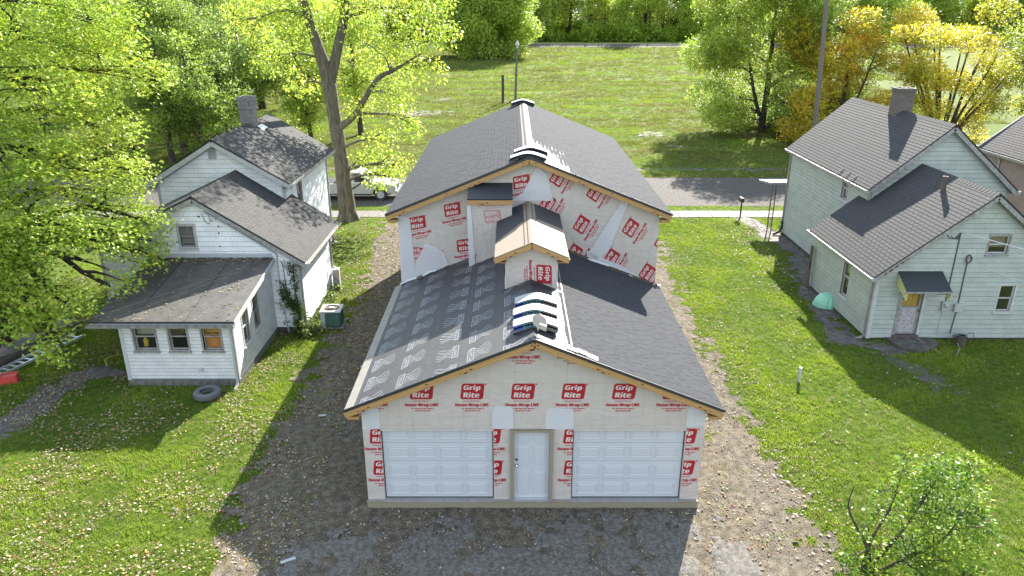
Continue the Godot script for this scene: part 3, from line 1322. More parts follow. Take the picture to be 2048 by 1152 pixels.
func land() -> void:
	var grass := mat("grass_ground", Color(0.095, 0.135, 0.03), 0.95, "turf", 0.45, 0.2, 2.0)
	var soil := mat("soil", Color(0.198, 0.181, 0.146), 0.95, "soil", 0.4, 0.3, 3.0)
	var stone := mat("gravel", Color(0.237, 0.235, 0.227), 0.9, "soil", 0.7, 0.4, 3.0)
	dirt_area = poly([-7.4, -26.0, -7.1, -19, -6.5, -14, -7.0, -9, -6.95, -3.8, -7.0, -0.3, -6.6, 3.0, -7.4, 6.5, 7.6, 6.5, 7.1, 2.4, 7.35, 1.2, 7.3, -1.8, 7.25, -4, 7.1, -6.7, 7.35, -11.3, 7.4, -16.4, 8.0, -22.6, 6.5, -26.0])
	gravel_area = poly([-6.2, 6.4, -6.0, 2.6, -4.6, 1.5, -3.9, 0.8, -1.5, 0.75, 1.5, 0.6, 4.6, 0.5, 5.2, 1.5, 5.6, 3.0, 5.5, 6.4])
	walk_area = poly([13.0, -27.0, 13.6, -25.2, 13.75, -23.0, 14.0, -20.0, 12.95, -17.0, 12.55, -14.0, 12.2, -11.2, 11.9, -9.9, 13.2, -8.7, 14.9, -8.6, 15.3, -9.3, 13.3, -9.4, 13.05, -11.0, 13.25, -14.0, 13.35, -15.2, 15.0, -15.9, 14.9, -23.4, 14.3, -27.0])
	path_area = poly([-13.0, -7.3, -14.1, -7.7, -15.2, -7.35, -15.6, -4.5, -16.6, -1.5, -17.2, 1.0, -16.3, 1.0, -15.3, -1.8, -14.5, -4.2, -14.2, -6.6, -13.2, -6.8])
	# the lawn and the field: one sheet to the horizon, its broad patches in the turf's own colours
	var b := MB.new()
	var green := Color(0.95, 1.0, 0.85)
	var yellow := Color(1.5, 1.15, 0.9)
	var brown := Color(1.7, 1.05, 1.1)
	var xs := []
	var x := -260.0
	while x <= 260.0:
		xs.append(x)
		x += 1.5 if absf(x) < 60 else 8.0
	var zs := []
	var z := -420.0
	while z <= 60.0:
		zs.append(z)
		z += 1.5 if z > -170 and z < 12 else 8.0
	var shade := func(px: float, pz: float) -> Color:
		var f := noise.get_noise_2d(px * 0.35, pz * 1.1)
		var g := noise.get_noise_2d(px * 0.9 + 300, pz * 2.2)
		var c := green.lerp(yellow, clampf(0.35 + f * 0.9, 0, 1))
		return c.lerp(brown, clampf(g * 1.3 - 0.18, 0, 0.8))
	for i in zs.size() - 1:
		for k in xs.size() - 1:
			var q := [Vector2(xs[k], zs[i]), Vector2(xs[k + 1], zs[i]), Vector2(xs[k + 1], zs[i + 1]), Vector2(xs[k], zs[i + 1])]
			for j in [0, 1, 2, 0, 2, 3]:
				b.col = shade.call(q[j].x, q[j].y)
				b.vert(at_ground(q[j].x, q[j].y), Vector3.UP)
	struct("ground", b, grass, "lawn and mown field of grass reaching back to the woods")
	var lumps := func(px: float, pz: float) -> float: return 0.006 + maxf(0.0, 0.05 * noise.get_noise_2d(px * 7, pz * 7) + 0.03 * noise.get_noise_2d(px * 30, pz * 30)) + 0.012 * absf(noise.get_noise_2d(px * 60, pz * 60))
	var soil_tint := func(px: float, pz: float) -> Color:
		var f := noise.get_noise_2d(px * 5 + 40, pz * 4)
		var g := noise.get_noise_2d(px * 14, pz * 14 + 90)
		var c := Color(0.95, 0.95, 0.97).lerp(Color(1.2, 1.08, 0.95), clampf(0.5 + f * 1.4, 0, 1))
		var pale := clampf(1.0 - absf(px - 6.2 - 0.25 * f) * 2.2, 0, 1) * clampf((pz + 20.0) / 6.0, 0.0, 1.0) * 0.7      # dried wheel track on the right
		c = c.lerp(Color(1.75, 1.75, 1.8), clampf(pale, 0, 0.6))
		return c * (1.0 + 0.35 * g)
	patch("dirt", func(px, pz): return cover(px, pz) == 1 or (cover(px, pz) == 2), -8.6, 9.0, -26.6, 6.6, 0.14, lumps, soil_tint, soil, "bare disturbed soil round the new building")
	var rough := func(px: float, pz: float) -> float: return 0.03 + maxf(0.0, 0.05 * noise.get_noise_2d(px * 7, pz * 7) + 0.03 * noise.get_noise_2d(px * 30, pz * 30)) + 0.02 * absf(noise.get_noise_2d(px * 80, pz * 80)) - 0.05 * (1.0 if noise.get_noise_2d(px * 6 + 11, pz * 6) > 0.16 else 0.0)
	patch("gravel_yard", func(px, pz): return cover(px, pz) == 2, -6.6, 6.0, 0.3, 6.4, 0.1, rough, func(px, pz): return Color(1.0, 0.985, 0.95) * (1.0 + 0.3 * noise.get_noise_2d(px * 20, pz * 20)), stone, "grey gravel in front of the garage doors")
	# street, pavement, far verge and paths
	var asphalt: Material = mats.asphalt
	var s := MB.new()
	s.bx(-140, GROUND - 0.2, -38.0, 140, GROUND + 0.012, -29.8)
	struct("street", s, asphalt, "grey worn asphalt street running across behind the houses")
	var slabs := part("sidewalk", self)
	slabs.set_meta("kind", "structure")
	for i in 60:
		var p := MB.new()
		var g := rng.randf_range(0.86, 1.08)
		p.col = Color(g, g, g * 0.98)
		var x0 := -60 + i * 2.0
		p.chamfer(Transform3D(Basis.from_euler(Vector3(0, 0, rng.randf_range(-0.006, 0.006))), Vector3(x0 + 1.0, GROUND - 0.03, -27.85)), Vector3(1.985, 0.12, 1.45), 0.012)
		obj("concrete_slab", p, mats.concrete, slabs)
	patch("far_sidewalk", func(px, pz): return absf(pz + 41.0 + 0.3 * noise.get_noise_2d(px * 3, 4)) < 0.55 + 0.5 * noise.get_noise_2d(px * 8, pz * 8), -60, 60, -42.2, -39.8, 0.22, func(px, pz): return 0.012, func(px, pz): return Color(1, 1, 1) * (1.0 + 0.3 * noise.get_noise_2d(px * 9, pz * 9)), mats.old_concrete, "overgrown pavement on the far side of the street")
	# pads of ash and bare earth in the field
	for a in [[-11.5, -69.0, 4.6, 2.2], [2.8, -86.0, 2.2, 1.2], [9.0, -88.0, 1.4, 0.7], [13.6, -56.0, 1.5, 1.6], [-8.0, -80, 1.5, 0.8], [14.5, -50.5, 0.7, 0.5]]:
		var o := Vector2(a[0], a[1])
		patch("bare_patch", func(px, pz): return Vector2((px - o.x) / a[2], (pz - o.y) / a[3]).length() < 0.85 + 0.7 * noise.get_noise_2d(px * 6, pz * 6), o.x - a[2] * 1.6, o.x + a[2] * 1.6, o.y - a[3] * 1.6, o.y + a[3] * 1.6, 0.16, func(px, pz): return 0.02 + 0.1 * maxf(0.0, noise.get_noise_2d(px * 8, pz * 8)), func(px, pz): return Color(1.15, 1.15, 1.15) * (1.0 + 0.9 * noise.get_noise_2d(px * 7, pz * 7)), stone, "patch of grey ash and bare earth in the field")
	# old concrete walk beside the pale green house and the path to the white house's porch
	patch("garden_walk", func(px, pz): return Geometry2D.is_point_in_polygon(Vector2(px, pz) + Vector2(noise.get_noise_2d(px * 8, pz * 8), noise.get_noise_2d(pz * 8, px * 8)) * 0.7, walk_area), 11.5, 15.6, -27.2, -8.2, 0.12, func(px, pz): return 0.014 + 0.02 * noise.get_noise_2d(px * 3, pz * 3), func(px, pz): return Color(1, 1, 1.02) * (1.0 + 0.5 * noise.get_noise_2d(px * 8, pz * 8)), mats.old_concrete, "mossy concrete walk along the pale green house")
	patch("lawn_walk", func(px, pz): return Vector2((px - 13.9 - (pz + 7.2) * 0.28), (pz + 7.0) * 0.36).length() < 0.42 + 0.35 * noise.get_noise_2d(px * 9, pz * 9), 12.5, 15.5, -9.0, -4.6, 0.1, func(px, pz): return 0.012, func(px, pz): return Color(0.8, 0.8, 0.84), mats.old_concrete, "sunken end of the old walk in the lawn")
	patch("porch_path", func(px, pz): return Geometry2D.is_point_in_polygon(Vector2(px, pz) + Vector2(noise.get_noise_2d(px * 8, pz * 8), noise.get_noise_2d(pz * 8, px * 8)) * 0.5, path_area), -17.6, -12.8, -8.0, 1.2, 0.12, func(px, pz): return 0.012, func(px, pz): return Color(1, 0.97, 0.92) * (1.0 + 0.5 * noise.get_noise_2d(px * 8, pz * 8)), mats.old_concrete, "narrow concrete path leading to the white house's porch")
	# the railway and the gravel road beyond it
	var zr := -168.0
	var bal := MB.new()
	var yr := gy(0, zr)
	bal.prism(PackedVector2Array([Vector2(-3.4, -0.3), Vector2(-1.7, 0.28), Vector2(1.7, 0.28), Vector2(3.4, -0.3)]), Vector3(-220, yr, zr), Vector3.BACK, Vector3.UP, Vector3(440, 0, 0))
	struct("railway_ballast", bal, mat("ballast", Color(0.16, 0.15, 0.15), 0.95, "soil", 0.6), "low ballast bank of the railway across the field")
	for k in [-0.72, 0.72]:
		var r := MB.new()
		r.bx(-220, yr + 0.36, zr + k - 0.07, 220, yr + 0.52, zr + k + 0.07)
		struct("rail", r, mat("rail", Color(0.045, 0.04, 0.04), 0.5))
	var ties := MB.new()
	for i in 420:
		ties.bx(-140 + i * 0.68, yr + 0.24, zr - 1.3, -140 + i * 0.68 + 0.24, yr + 0.37, zr + 1.3)
	stuff(obj("railway_ties", ties, mats.old_wood)).set_meta("label", "dark wooden ties under the distant rails")
	var ro := MB.new()
	ro.quad(Vector3(-220, gy(0, -174) + 0.015, -174), Vector3(220, gy(0, -174) + 0.015, -174), Vector3(220, gy(0, -182) + 0.015, -182), Vector3(-220, gy(0, -182) + 0.015, -182), Vector3.UP)
	struct("field_road", ro, mat("field_road", Color(0.22, 0.24, 0.12), 0.95, "turf", 0.3), "pale mown strip between the railway and the woods")


# ------------------------------------------------------------------ the new building

const XC := 0.515      # the garage's middle line
const XU := 0.54       # the main block's


func garage_roof(x: float) -> float:
	return 4.55 - 0.41 * absf(x - XC)


func upper_roof(x: float) -> float:
	return 7.17 - 0.403 * absf(x - XU)


func new_building() -> void:
	var h := thing("unfinished_house", "unfinished house in printed white house wrap with grey shingle roofs and a two-door garage wing", "house")

	# --- print on the wrap
	var fp := wrap_sheet(-3.6, 4.63, 0.0, 4.5, 150.0, 1)
	for i in 7:
		stamp(fp, -3.32 + i * 1.193, 3.05)
	for x in [0.27, 1.46, -0.92]:
		stamp(fp, x, 4.31)
	for k in [[-3.16, -3.7, -3.175], [-0.55, -0.445, -0.03], [1.52, 0.985, 1.465], [4.17, 4.195, 4.8]]:
		for y in [1.83, 0.93]:      # only the strips between the doors carry print here
			stamp(fp, k[0] + (0.03 if y < 1.0 else 0.0), y, 0.0, 1.0, false, 1.0, Rect2(k[1], -1, k[2] - k[1], 4))
	var front := print_mat("front_wrap", fp)

	var up := wrap_sheet(-3.75, 4.8, 2.0, 7.1, 150.0, 6, 0.1)
	stamp(up, -3.06, 4.98, 0.2)
	stamp(up, -1.92, 5.42, 0.21)
	stamp(up, -2.54, 3.78, 0.2)
	stamp(up, -1.54, 4.22, 0.15, 1.0, false, 1.0, Rect2(-4, 2, 2.66, 6))
	stamp(up, -3.13, 3.95, 0.05, 0.55, false, 1.0, Rect2(-3.3, 3.5, 0.27, 1.0))
	stamp(up, -2.93, 3.92, -0.02, 1.0, false, 1.0, Rect2(-3.03, 3.5, 0.25, 1.0))
	stamp(up, 0.3, 6.32, 0.2)
	for k in [[1.46, 6.48], [2.65, 6.0], [2.25, 4.92], [3.85, 4.81], [3.28, 3.78], [4.49, 3.27], [1.14, 5.62], [2.05, 3.95]]:
		stamp(up, k[0], k[1], 1.08)
	stamp(up, 4.93, 4.35, 1.08)
	var upper := print_mat("upper_wrap", up)

	var cp := wrap_sheet(-0.2, 1.25, 3.7, 5.7, 150.0, 9)
	stamp(cp, 0.87, 4.72, -1.53)
	var chase_m := print_mat("chase_wrap", cp)
	var bp := wrap_sheet(-1.4, 0.05, 3.4, 6.1, 150.0, 10)
	stamp(bp, -0.6, 5.44, 3.2, 0.25, true)
	stamp(bp, -1.42, 3.98, 0.1, 1.0, false, 1.0, Rect2(-1.4, 3.5, 0.3, 1.0))
	var bump_m := print_mat("bump_wrap", bp)
	var wrap: Material = mats.plain_wrap

	# --- garage walls: the front is cut round the three doors
	var doors := [rect(-3.17, -1, -0.45, 2.03), rect(-0.03, -1, 0.985, 2.03), rect(1.47, -1, 4.19, 2.03)]
	var gable := PackedVector2Array([Vector2(-3.595, 0), Vector2(4.625, 0), Vector2(4.625, 2.83), Vector2(XC, 4.5), Vector2(-3.595, 2.83)])
	var b := MB.new()
	b.uo = Vector3(-3.6, 4.5, 0)
	b.ux = Vector3(1 / 8.23, 0, 0)
	b.uy = Vector3(0, -1 / 4.5, 0)
	var pieces := [gable]
	for d in doors:
		var next := []
		for p in pieces:
			next.append_array(Geometry2D.clip_polygons(p, d))
		pieces = next
	for p in pieces:
		b.prism(p, Vector3.ZERO, Vector3.RIGHT, Vector3.UP, Vector3(0, 0, -0.16))
	obj("front_wall", b, front, h)
	var side := MB.new()
	side.bx(-3.595, 0, -0.162, -3.435, 2.8, -7.7)
	obj("side_wall", side, wrap, h)
	side = MB.new()
	side.bx(4.465, 0, -0.162, 4.625, 2.8, -7.7)
	obj("side_wall", side, wrap, h)
	box_part("floor_slab", mats.new_concrete, h, -3.58, -0.35, 0.06, 4.61, 0.005, -21.7)
	box_part("sill_board", mats.pale_pine, h, -3.6, -0.24, 0.10, 4.63, -0.045, 0.062)
	for k in [[-3.62, -3.17], [-0.45, -0.04], [0.99, 1.46], [4.19, 4.65]]:
		box_part("wrap_skirt", mats.pale_pine, h, k[0], -0.04, 0.02, k[1], 0.002, 0.085)
	# wrap hanging a hand's breadth over the door heads, and lighter patches stuck over it
	for k in [[-3.165, -0.455, 1.985], [1.475, 4.185, 1.985]]:
		var f := MB.new()
		f.uo = Vector3(-3.6, 4.5, 0)
		f.ux = Vector3(1 / 8.23, 0, 0)
		f.uy = Vector3(0, -1 / 4.5, 0)
		f.bx(k[0], k[2], 0.004, k[1], 2.14, 0.012)
		obj("wrap_hem", f, front, h)
	for k in [[-3.59, 2.02, -3.165, 2.62], [-0.47, 2.04, 0.03, 2.66], [0.80, 2.04, 1.48, 2.60], [4.17, 2.10, 4.62, 2.66]]:
		var f := MB.new()
		var pts := PackedVector2Array([Vector2(k[0], k[1]), Vector2(k[2], k[1] + rng.randf_range(-0.02, 0.02)), Vector2(k[2] - rng.randf() * 0.02, k[3] - 0.05), Vector2(k[2] - 0.06, k[3]), Vector2(k[0] + 0.1, k[3] + 0.01), Vector2(k[0], k[3] - 0.09)])
		f.prism(pts, Vector3(0, 0, 0.018), Vector3.RIGHT, Vector3.UP, Vector3(0, 0, -0.012))
		obj("film_patch", f, mats.thin_film, h)

	garage_door(h, -3.17, -0.45)
	garage_door(h, 1.47, 4.19)
	entry_door(h)

	# --- garage roof
	var e := 4.42
	var z0 := 0.35
	var z1 := -7.7
	for s in [-1.0, 1.0]:
		var xe: float = XC + s * e
		slab("roof_deck", h, Vector3(xe, garage_roof(xe), z0), Vector3(XC, garage_roof(XC), z0), Vector3(XC, garage_roof(XC), z1), Vector3(xe, garage_roof(xe), z1), 0.05, mats.deck)
		var drop := Vector3(0, -0.105, 0)
		board("rake_board", h, Vector3(xe, garage_roof(xe), z0 - 0.02) + drop - Vector3(0, 0.03, 0), Vector3(XC, garage_roof(XC), z0 - 0.02) + drop - Vector3(0, 0.03, 0), 0.14, 0.04, mats.pine, Vector3.BACK)
		board("drip_edge", h, Vector3(xe + s * 0.03, garage_roof(xe) - 0.02, z0 + 0.012), Vector3(XC, garage_roof(XC) - 0.008, z0 + 0.012), 0.07, 0.014, mats.drip_edge, Vector3.BACK)
		board("fascia_board", h, Vector3(xe - s * 0.02, garage_roof(xe) - 0.125, z0 - 0.04), Vector3(xe - s * 0.02, garage_roof(xe) - 0.125, z1), 0.14, 0.04, mats.pine, Vector3(s, 0, 0))
		var xw: float = XC + s * 4.11
		box_part("soffit_return", mats.pine, h, minf(xe - s * 0.045, xw), garage_roof(xe) - 0.27, 0.005, maxf(xe - s * 0.045, xw), garage_roof(xe) - 0.19, z0 - 0.045)
	# left slope: bare strip at the eave, then printed felt
	var rise := Vector3(e, 0.41 * e, 0)
	var nl := Vector3(-0.41, 1, 0).normalized()
	var ea := Vector3(XC - e, garage_roof(XC - e), z0)
	var eb := Vector3(XC - e, garage_roof(XC - e), z1)
	slab("eave_strip", h, ea + nl * 0.012, eb + nl * 0.012, eb + rise * 0.062 + nl * 0.012, ea + rise * 0.062 + nl * 0.012, 0.01, mats.strip)
	var felt := print_mat("printed_felt", felt_print(), 0.58)
	var fm := MB.new()
	fm.uo = ea + rise * 0.055
	fm.ux = Vector3(0, 0, -1 / 8.05)
	fm.uy = rise.normalized() / (rise.length() * 0.945)
	var fa := ea + rise * 0.055 + nl * 0.018
	var fb := eb + rise * 0.055 + nl * 0.018
	var cells := 26
	for i in cells:       # slightly rippled, as felt lies
		for k in 14:
			var q := func(u: float, v: float) -> Vector3: return fa.lerp(fb, u / cells) + rise * 0.945 * v / 14.0 + nl * (0.004 + 0.012 * maxf(0.0, noise.get_noise_2d(u * 2.0 + 50, v * 9.0)))
			fm.quad(q.call(i, k), q.call(i + 1, k), q.call(i + 1, k + 1), q.call(i, k + 1), nl)
	obj("printed_underlayment", fm, felt, h)
	# right slope: shingles up to the bare strip beside the ridge
	var ra := Vector3(XC + e, garage_roof(XC + e) + 0.004, z0 + 0.01)
	var rb := Vector3(XC + e, garage_roof(XC + e) + 0.004, z1)
	var rr := Vector3(-e, 0.41 * e, 0)
	var nr := Vector3(0.41, 1, 0).normalized()
	slab("bare_underlayment", h, ra + rr * 0.80 + nr * 0.006, rb + rr * 0.80 + nr * 0.006, rb + rr * 0.872 + nr * 0.006, ra + rr * 0.872 + nr * 0.006, 0.008, mats.strip)
	slab("ridge_felt", h, ra + rr * 0.872 + nr * 0.007, rb + rr * 0.872 + nr * 0.007, rb + rr * 0.985 + nr * 0.007, ra + rr * 0.985 + nr * 0.007, 0.008, mats.black_felt)
	var full := rr.length()
	shingle_slope(h, ra, rb, rr, 0.143, 0.30, mats.new_shingle, 0.10, true, 0.011, func(u, v): return v < full - 0.78 - (0.0 if u > 0.7 else 0.45 * (0.7 - u)))
	for i in 3:       # loose starter pieces near the peak
		var t := MB.new()
		var at := ra + rr * (0.70 + 0.055 * i) + nr * (0.022 + 0.004 * i) + Vector3(0, 0, -0.2 - 0.05 * (i % 2))
		t.box(Transform3D(Basis(rr.normalized(), nr, Vector3.BACK).rotated(Vector3.UP, 0.06 * (i - 2)), at), Vector3(0.26, 0.008, 0.2))
		obj("starter_strip", t, mats.strip, h)

	# --- main block
	var ue := 4.56
	var uz0 := -7.4
	var uz1 := -22.1
	var wall := MB.new()
	wall.uo = Vector3(-3.75, 7.1, 0)
	wall.ux = Vector3(1 / 8.55, 0, 0)
	wall.uy = Vector3(0, -1 / 5.1, 0)
	wall.prism(PackedVector2Array([Vector2(-3.69, 2.0), Vector2(4.77, 2.0), Vector2(4.77, 5.42), Vector2(XU, 7.1), Vector2(-3.69, 5.42)]), Vector3(0, 0, -7.7), Vector3.RIGHT, Vector3.UP, Vector3(0, 0, -0.16))
	obj("gable_wall", wall, upper, h)
	box_part("side_wall", wrap, h, -3.69, 0, -7.862, -3.53, 5.4, -21.8)
	box_part("side_wall", wrap, h, 4.61, 0, -7.862, 4.77, 5.4, -21.8)
	wall = MB.new()
	wall.prism(PackedVector2Array([Vector2(-3.69, 0), Vector2(4.77, 0), Vector2(4.77, 5.42), Vector2(XU, 7.1), Vector2(-3.69, 5.42)]), Vector3(0, 0, -21.802), Vector3.RIGHT, Vector3.UP, Vector3(0, 0, -0.16))
	obj("gable_wall", wall, wrap, h)
	for s in [-1.0, 1.0]:
		var xe: float = XU + s * ue
		slab("roof_deck", h, Vector3(xe, upper_roof(xe), uz0), Vector3(XU, upper_roof(XU), uz0), Vector3(XU, upper_roof(XU), uz1), Vector3(xe, upper_roof(xe), uz1), 0.05, mats.deck)
		board("rake_board", h, Vector3(xe, upper_roof(xe) - 0.135, uz0 - 0.02), Vector3(XU, upper_roof(XU) - 0.135, uz0 - 0.02), 0.14, 0.04, mats.pine, Vector3.BACK)
		board("drip_edge", h, Vector3(xe + s * 0.03, upper_roof(xe) - 0.02, uz0 + 0.012), Vector3(XU, upper_roof(XU) - 0.008, uz0 + 0.012), 0.075, 0.014, mats.drip_edge, Vector3.BACK)
		board("fascia_board", h, Vector3(xe - s * 0.02, upper_roof(xe) - 0.125, uz0 - 0.04), Vector3(xe - s * 0.02, upper_roof(xe) - 0.125, uz1), 0.14, 0.04, mats.pine, Vector3(s, 0, 0))
		var xw: float = XU + s * 4.23
		box_part("soffit_return", mats.pine, h, minf(xe - s * 0.045, xw), upper_roof(xe) - 0.29, -7.695, maxf(xe - s * 0.045, xw), upper_roof(xe) - 0.19, uz0 - 0.045)
		var a := Vector3(xe + s * 0.02, upper_roof(xe + s * 0.02) + 0.004, uz0 + 0.015)
		var c := Vector3(a.x, a.y, uz1)
		var r := Vector3(-s * (ue + 0.02), 0.403 * (ue + 0.02), 0)
		var len := r.length()
		if s < 0:
			shingle_slope(h, a, c, r, 0.143, 0.30, mats.new_shingle, 0.09, true, 0.011, func(u, v): return v < len - 0.29)
		else:
			shingle_slope(h, a, c, r, 0.143, 0.30, mats.new_shingle, 0.09, true, 0.011, func(u, v): return v < len - 0.29 - (0.0 if u > 3.0 else 0.30 * ceil((3.6 - u) / 0.9)))
			var n := Vector3(0.403, 1, 0).normalized()
			slab("bare_underlayment", h, a + r * 0.70 + n * 0.004, a + r * 0.985 + n * 0.004, a + r * 0.985 + Vector3(0, 0, -3.7) + n * 0.004, a + r * 0.70 + Vector3(0, 0, -3.7) + n * 0.004, 0.006, mats.paper)
			slab("felt_seam", h, a + r * 0.80 + n * 0.011, a + r * 0.825 + n * 0.011, a + r * 0.825 + Vector3(0, 0, -2.2) + n * 0.011, a + r * 0.80 + Vector3(0, 0, -2.2) + n * 0.011, 0.006, mats.strip)
	ridge_strip(h, XU, 7.175, 0.403, -9.4, -21.2, mats.ridge_wood)

	# loose wrap: folded flaps of film on the gable
	var flaps := [
		[0.80, 6.86, 1.10, 6.55, 1.32, 5.72, -0.02, 5.72, 0.35, 6.0],
		[3.57, 5.78, 3.74, 5.70, 3.15, 4.0, 2.75, 3.72, 2.5, 3.95],
		[2.45, 4.05, 2.95, 3.78, 3.55, 3.55, 4.62, 2.86, 4.55, 2.80, 3.4, 3.32, 2.5, 3.62],
		[-3.68, 5.3, -3.3, 5.1, -3.22, 3.6, -3.12, 2.95, -3.68, 2.8],
		[-2.82, 4.32, -2.25, 4.0, -2.1, 3.55, -3.1, 3.02, -3.25, 3.5],
	]
	for k in flaps:
		var f := MB.new()
		f.prism(poly(k), Vector3(0, 0, -7.66), Vector3.RIGHT, Vector3.UP, Vector3(0.01, 0, -0.025))
		obj("film_flap", f, mats.thin_film, h)
	for k in [[[2.42, 3.72], [3.0, 3.46], [3.7, 3.2], [4.72, 2.78]], [[-3.7, 2.84], [-3.2, 3.0], [-2.7, 3.2]]]:      # crumpled hems along the roof
		var pts := []
		for q in k:
			for j in 3:
				pts.append(Vector3(q[0] + j * 0.11 + rng.randf_range(-0.03, 0.03), garage_roof(q[0] + j * 0.11) + 0.05 + rng.randf() * 0.04, -7.62 + rng.randf_range(-0.03, 0.05)))
		var rad := []
		for q in pts:
			rad.append(rng.randf_range(0.02, 0.05))
		var t := MB.new()
		t.tube(pts, rad, 6)
		obj("crumpled_hem", t, mats.film, h)
	board("step_flashing", h, Vector3(1.3, garage_roof(1.3) + 0.05, -7.60), Vector3(4.8, garage_roof(4.8) + 0.05, -7.60), 0.09, 0.03, mats.old_wood, Vector3.BACK)
	for k in [-3.05, 4.72]:
		var t := MB.new()
		t.chamfer(Transform3D(Basis.from_euler(Vector3(0.2, 0.3, 0.4)), Vector3(k, garage_roof(k) + 0.07, -7.5)), Vector3(0.2, 0.1, 0.14), 0.03)
		obj("torn_flashing", t, mats.old_wood, h)

	chase(h, chase_m)
	bump_out(h, bump_m)


func ridge_strip(h: Node3D, x: float, y: float, slope: float, za: float, zb: float, m: Material) -> void:
	# bare sheathing along the ridge, with two rows of black strips painting slot shade
	for s in [-1.0, 1.0]:
		var up := Vector3(s * 0.18, -0.18 * slope, 0)
		var n := Vector3(s * slope, 1, 0).normalized()
		var o := Vector3(x, y + 0.008, 0)
		slab("ridge_strip", h, o + Vector3(0, 0, za), o + Vector3(0, 0, zb), o + up + Vector3(0, 0, zb), o + up + Vector3(0, 0, za), 0.012, m)
		var z := za - 0.12
		while z > zb + 0.4:
			var b := MB.new()
			var c := o + up * 0.42 + Vector3(0, 0, z - 0.12) + n * 0.003
			b.box(Transform3D(Basis(up.normalized(), n, Vector3.BACK), c), Vector3(0.075, 0.006, 0.24))
			obj("painted_vent_slot", b, mats.black, h)
			z -= 0.34


func garage_door(h: Node3D, x0: float, x1: float) -> void:
	var d := part("garage_door", h)
	var z := -0.075
	for i in 4:
		var b := MB.new()
		var y0 := 0.02 + i * 0.527
		b.chamfer(Transform3D(Basis(), Vector3((x0 + x1) / 2, y0 + 0.2615, z - 0.02)), Vector3(x1 - x0 - 0.05, 0.519, 0.04), 0.006)
		obj("door_section", b, mats.door_white, d)
		for k in 4:
			var w := (x1 - x0 - 0.05) / 4.0
			var cx := x0 + 0.025 + w * (k + 0.5) + (1.5 - k) * 0.035
			var p := MB.new()
			# a pressed panel: a groove round a raised field
			var rects := [[0.268, 0.165, 0.0], [0.258, 0.155, 0.014], [0.240, 0.137, 0.014], [0.222, 0.120, 0.002], [0.205, 0.102, 0.012]]
			for j in rects.size() - 1:
				var a: Array = rects[j]
				var c: Array = rects[j + 1]
				var pa := [Vector3(-a[0], -a[1], a[2]), Vector3(a[0], -a[1], a[2]), Vector3(a[0], a[1], a[2]), Vector3(-a[0], a[1], a[2])]
				var pc := [Vector3(-c[0], -c[1], c[2]), Vector3(c[0], -c[1], c[2]), Vector3(c[0], c[1], c[2]), Vector3(-c[0], c[1], c[2])]
				var o := Vector3(cx, y0 + 0.26, z + 0.001)
				for q in 4:
					var r := (q + 1) % 4
					p.quad(o + pa[q], o + pa[r], o + pc[r], o + pc[q], Vector3(0, 0, 1))
				if j == rects.size() - 2:
					p.quad(o + pc[0], o + pc[1], o + pc[2], o + pc[3], Vector3(0, 0, 1))
			obj("door_panel", p, mats.door_white, d)
	var s := MB.new()
	s.bx(x0 + 0.02, -0.005, z - 0.05, x1 - 0.02, 0.019, z + 0.01)
	obj("bottom_seal", s, mats.black, d)
	s = MB.new()
	s.bx(x0 + 0.001, 0.006, -0.15, x1 - 0.001, 2.03, -0.13)
	obj("dark_gap", s, mats.black, d)


func entry_door(h: Node3D) -> void:
	var d := part("entry_door", h)
	var z := -0.045
	var b := MB.new()
	b.bx(0.045, 0.03, z - 0.045, 0.91, 1.97, z)
	obj("door_leaf", b, mats.door_white, d)
	for r in [[0.10, 0.78, 0.16], [0.98, 1.50, 0.16], [1.60, 1.86, 0.16]]:
		for c in [0.28, 0.675]:
			var p := MB.new()
			var w: float = r[2]
			var y0: float = r[0] + 0.03
			var y1: float = r[1] + 0.03
			for j in 2:
				var k := 0.0 if j == 0 else 0.035
				p.chamfer(Transform3D(Basis(), Vector3(c, (y0 + y1) / 2, z + 0.002 + j * 0.006)), Vector3(2 * (w - k), y1 - y0 - 2 * k, 0.012), 0.005)
			obj("door_panel", p, mats.door_white, d)
	var k := MB.new()
	k.lathe(Vector3(0.115, 0.98, z), [Vector2(0.032, 0.0), Vector2(0.032, 0.008), Vector2(0.012, 0.012), Vector2(0.012, 0.035), Vector2(0.028, 0.045), Vector2(0.03, 0.062), Vector2(0.0, 0.075)], 14, Vector3.BACK)
	obj("door_knob", k, mats.chrome, d)
	k = MB.new()
	k.lathe(Vector3(0.115, 1.14, z), [Vector2(0.032, 0.0), Vector2(0.032, 0.014), Vector2(0.0, 0.02)], 14, Vector3.BACK)
	obj("dead_bolt", k, mats.black, d)
	board("door_casing", d, Vector3(0.0, -0.02, 0.02), Vector3(0.0, 2.02, 0.02), 0.085, 0.10, mats.pale_pine, Vector3.BACK)
	board("door_casing", d, Vector3(0.955, -0.02, 0.02), Vector3(0.955, 2.02, 0.02), 0.085, 0.10, mats.pale_pine, Vector3.BACK)
	board("door_casing", d, Vector3(-0.043, 2.0, 0.022), Vector3(0.998, 2.0, 0.022), 0.05, 0.104, mats.pale_pine, Vector3.BACK)
	box_part("threshold", mats.metal, d, 0.045, 0.0, -0.1, 0.91, 0.028, 0.05)


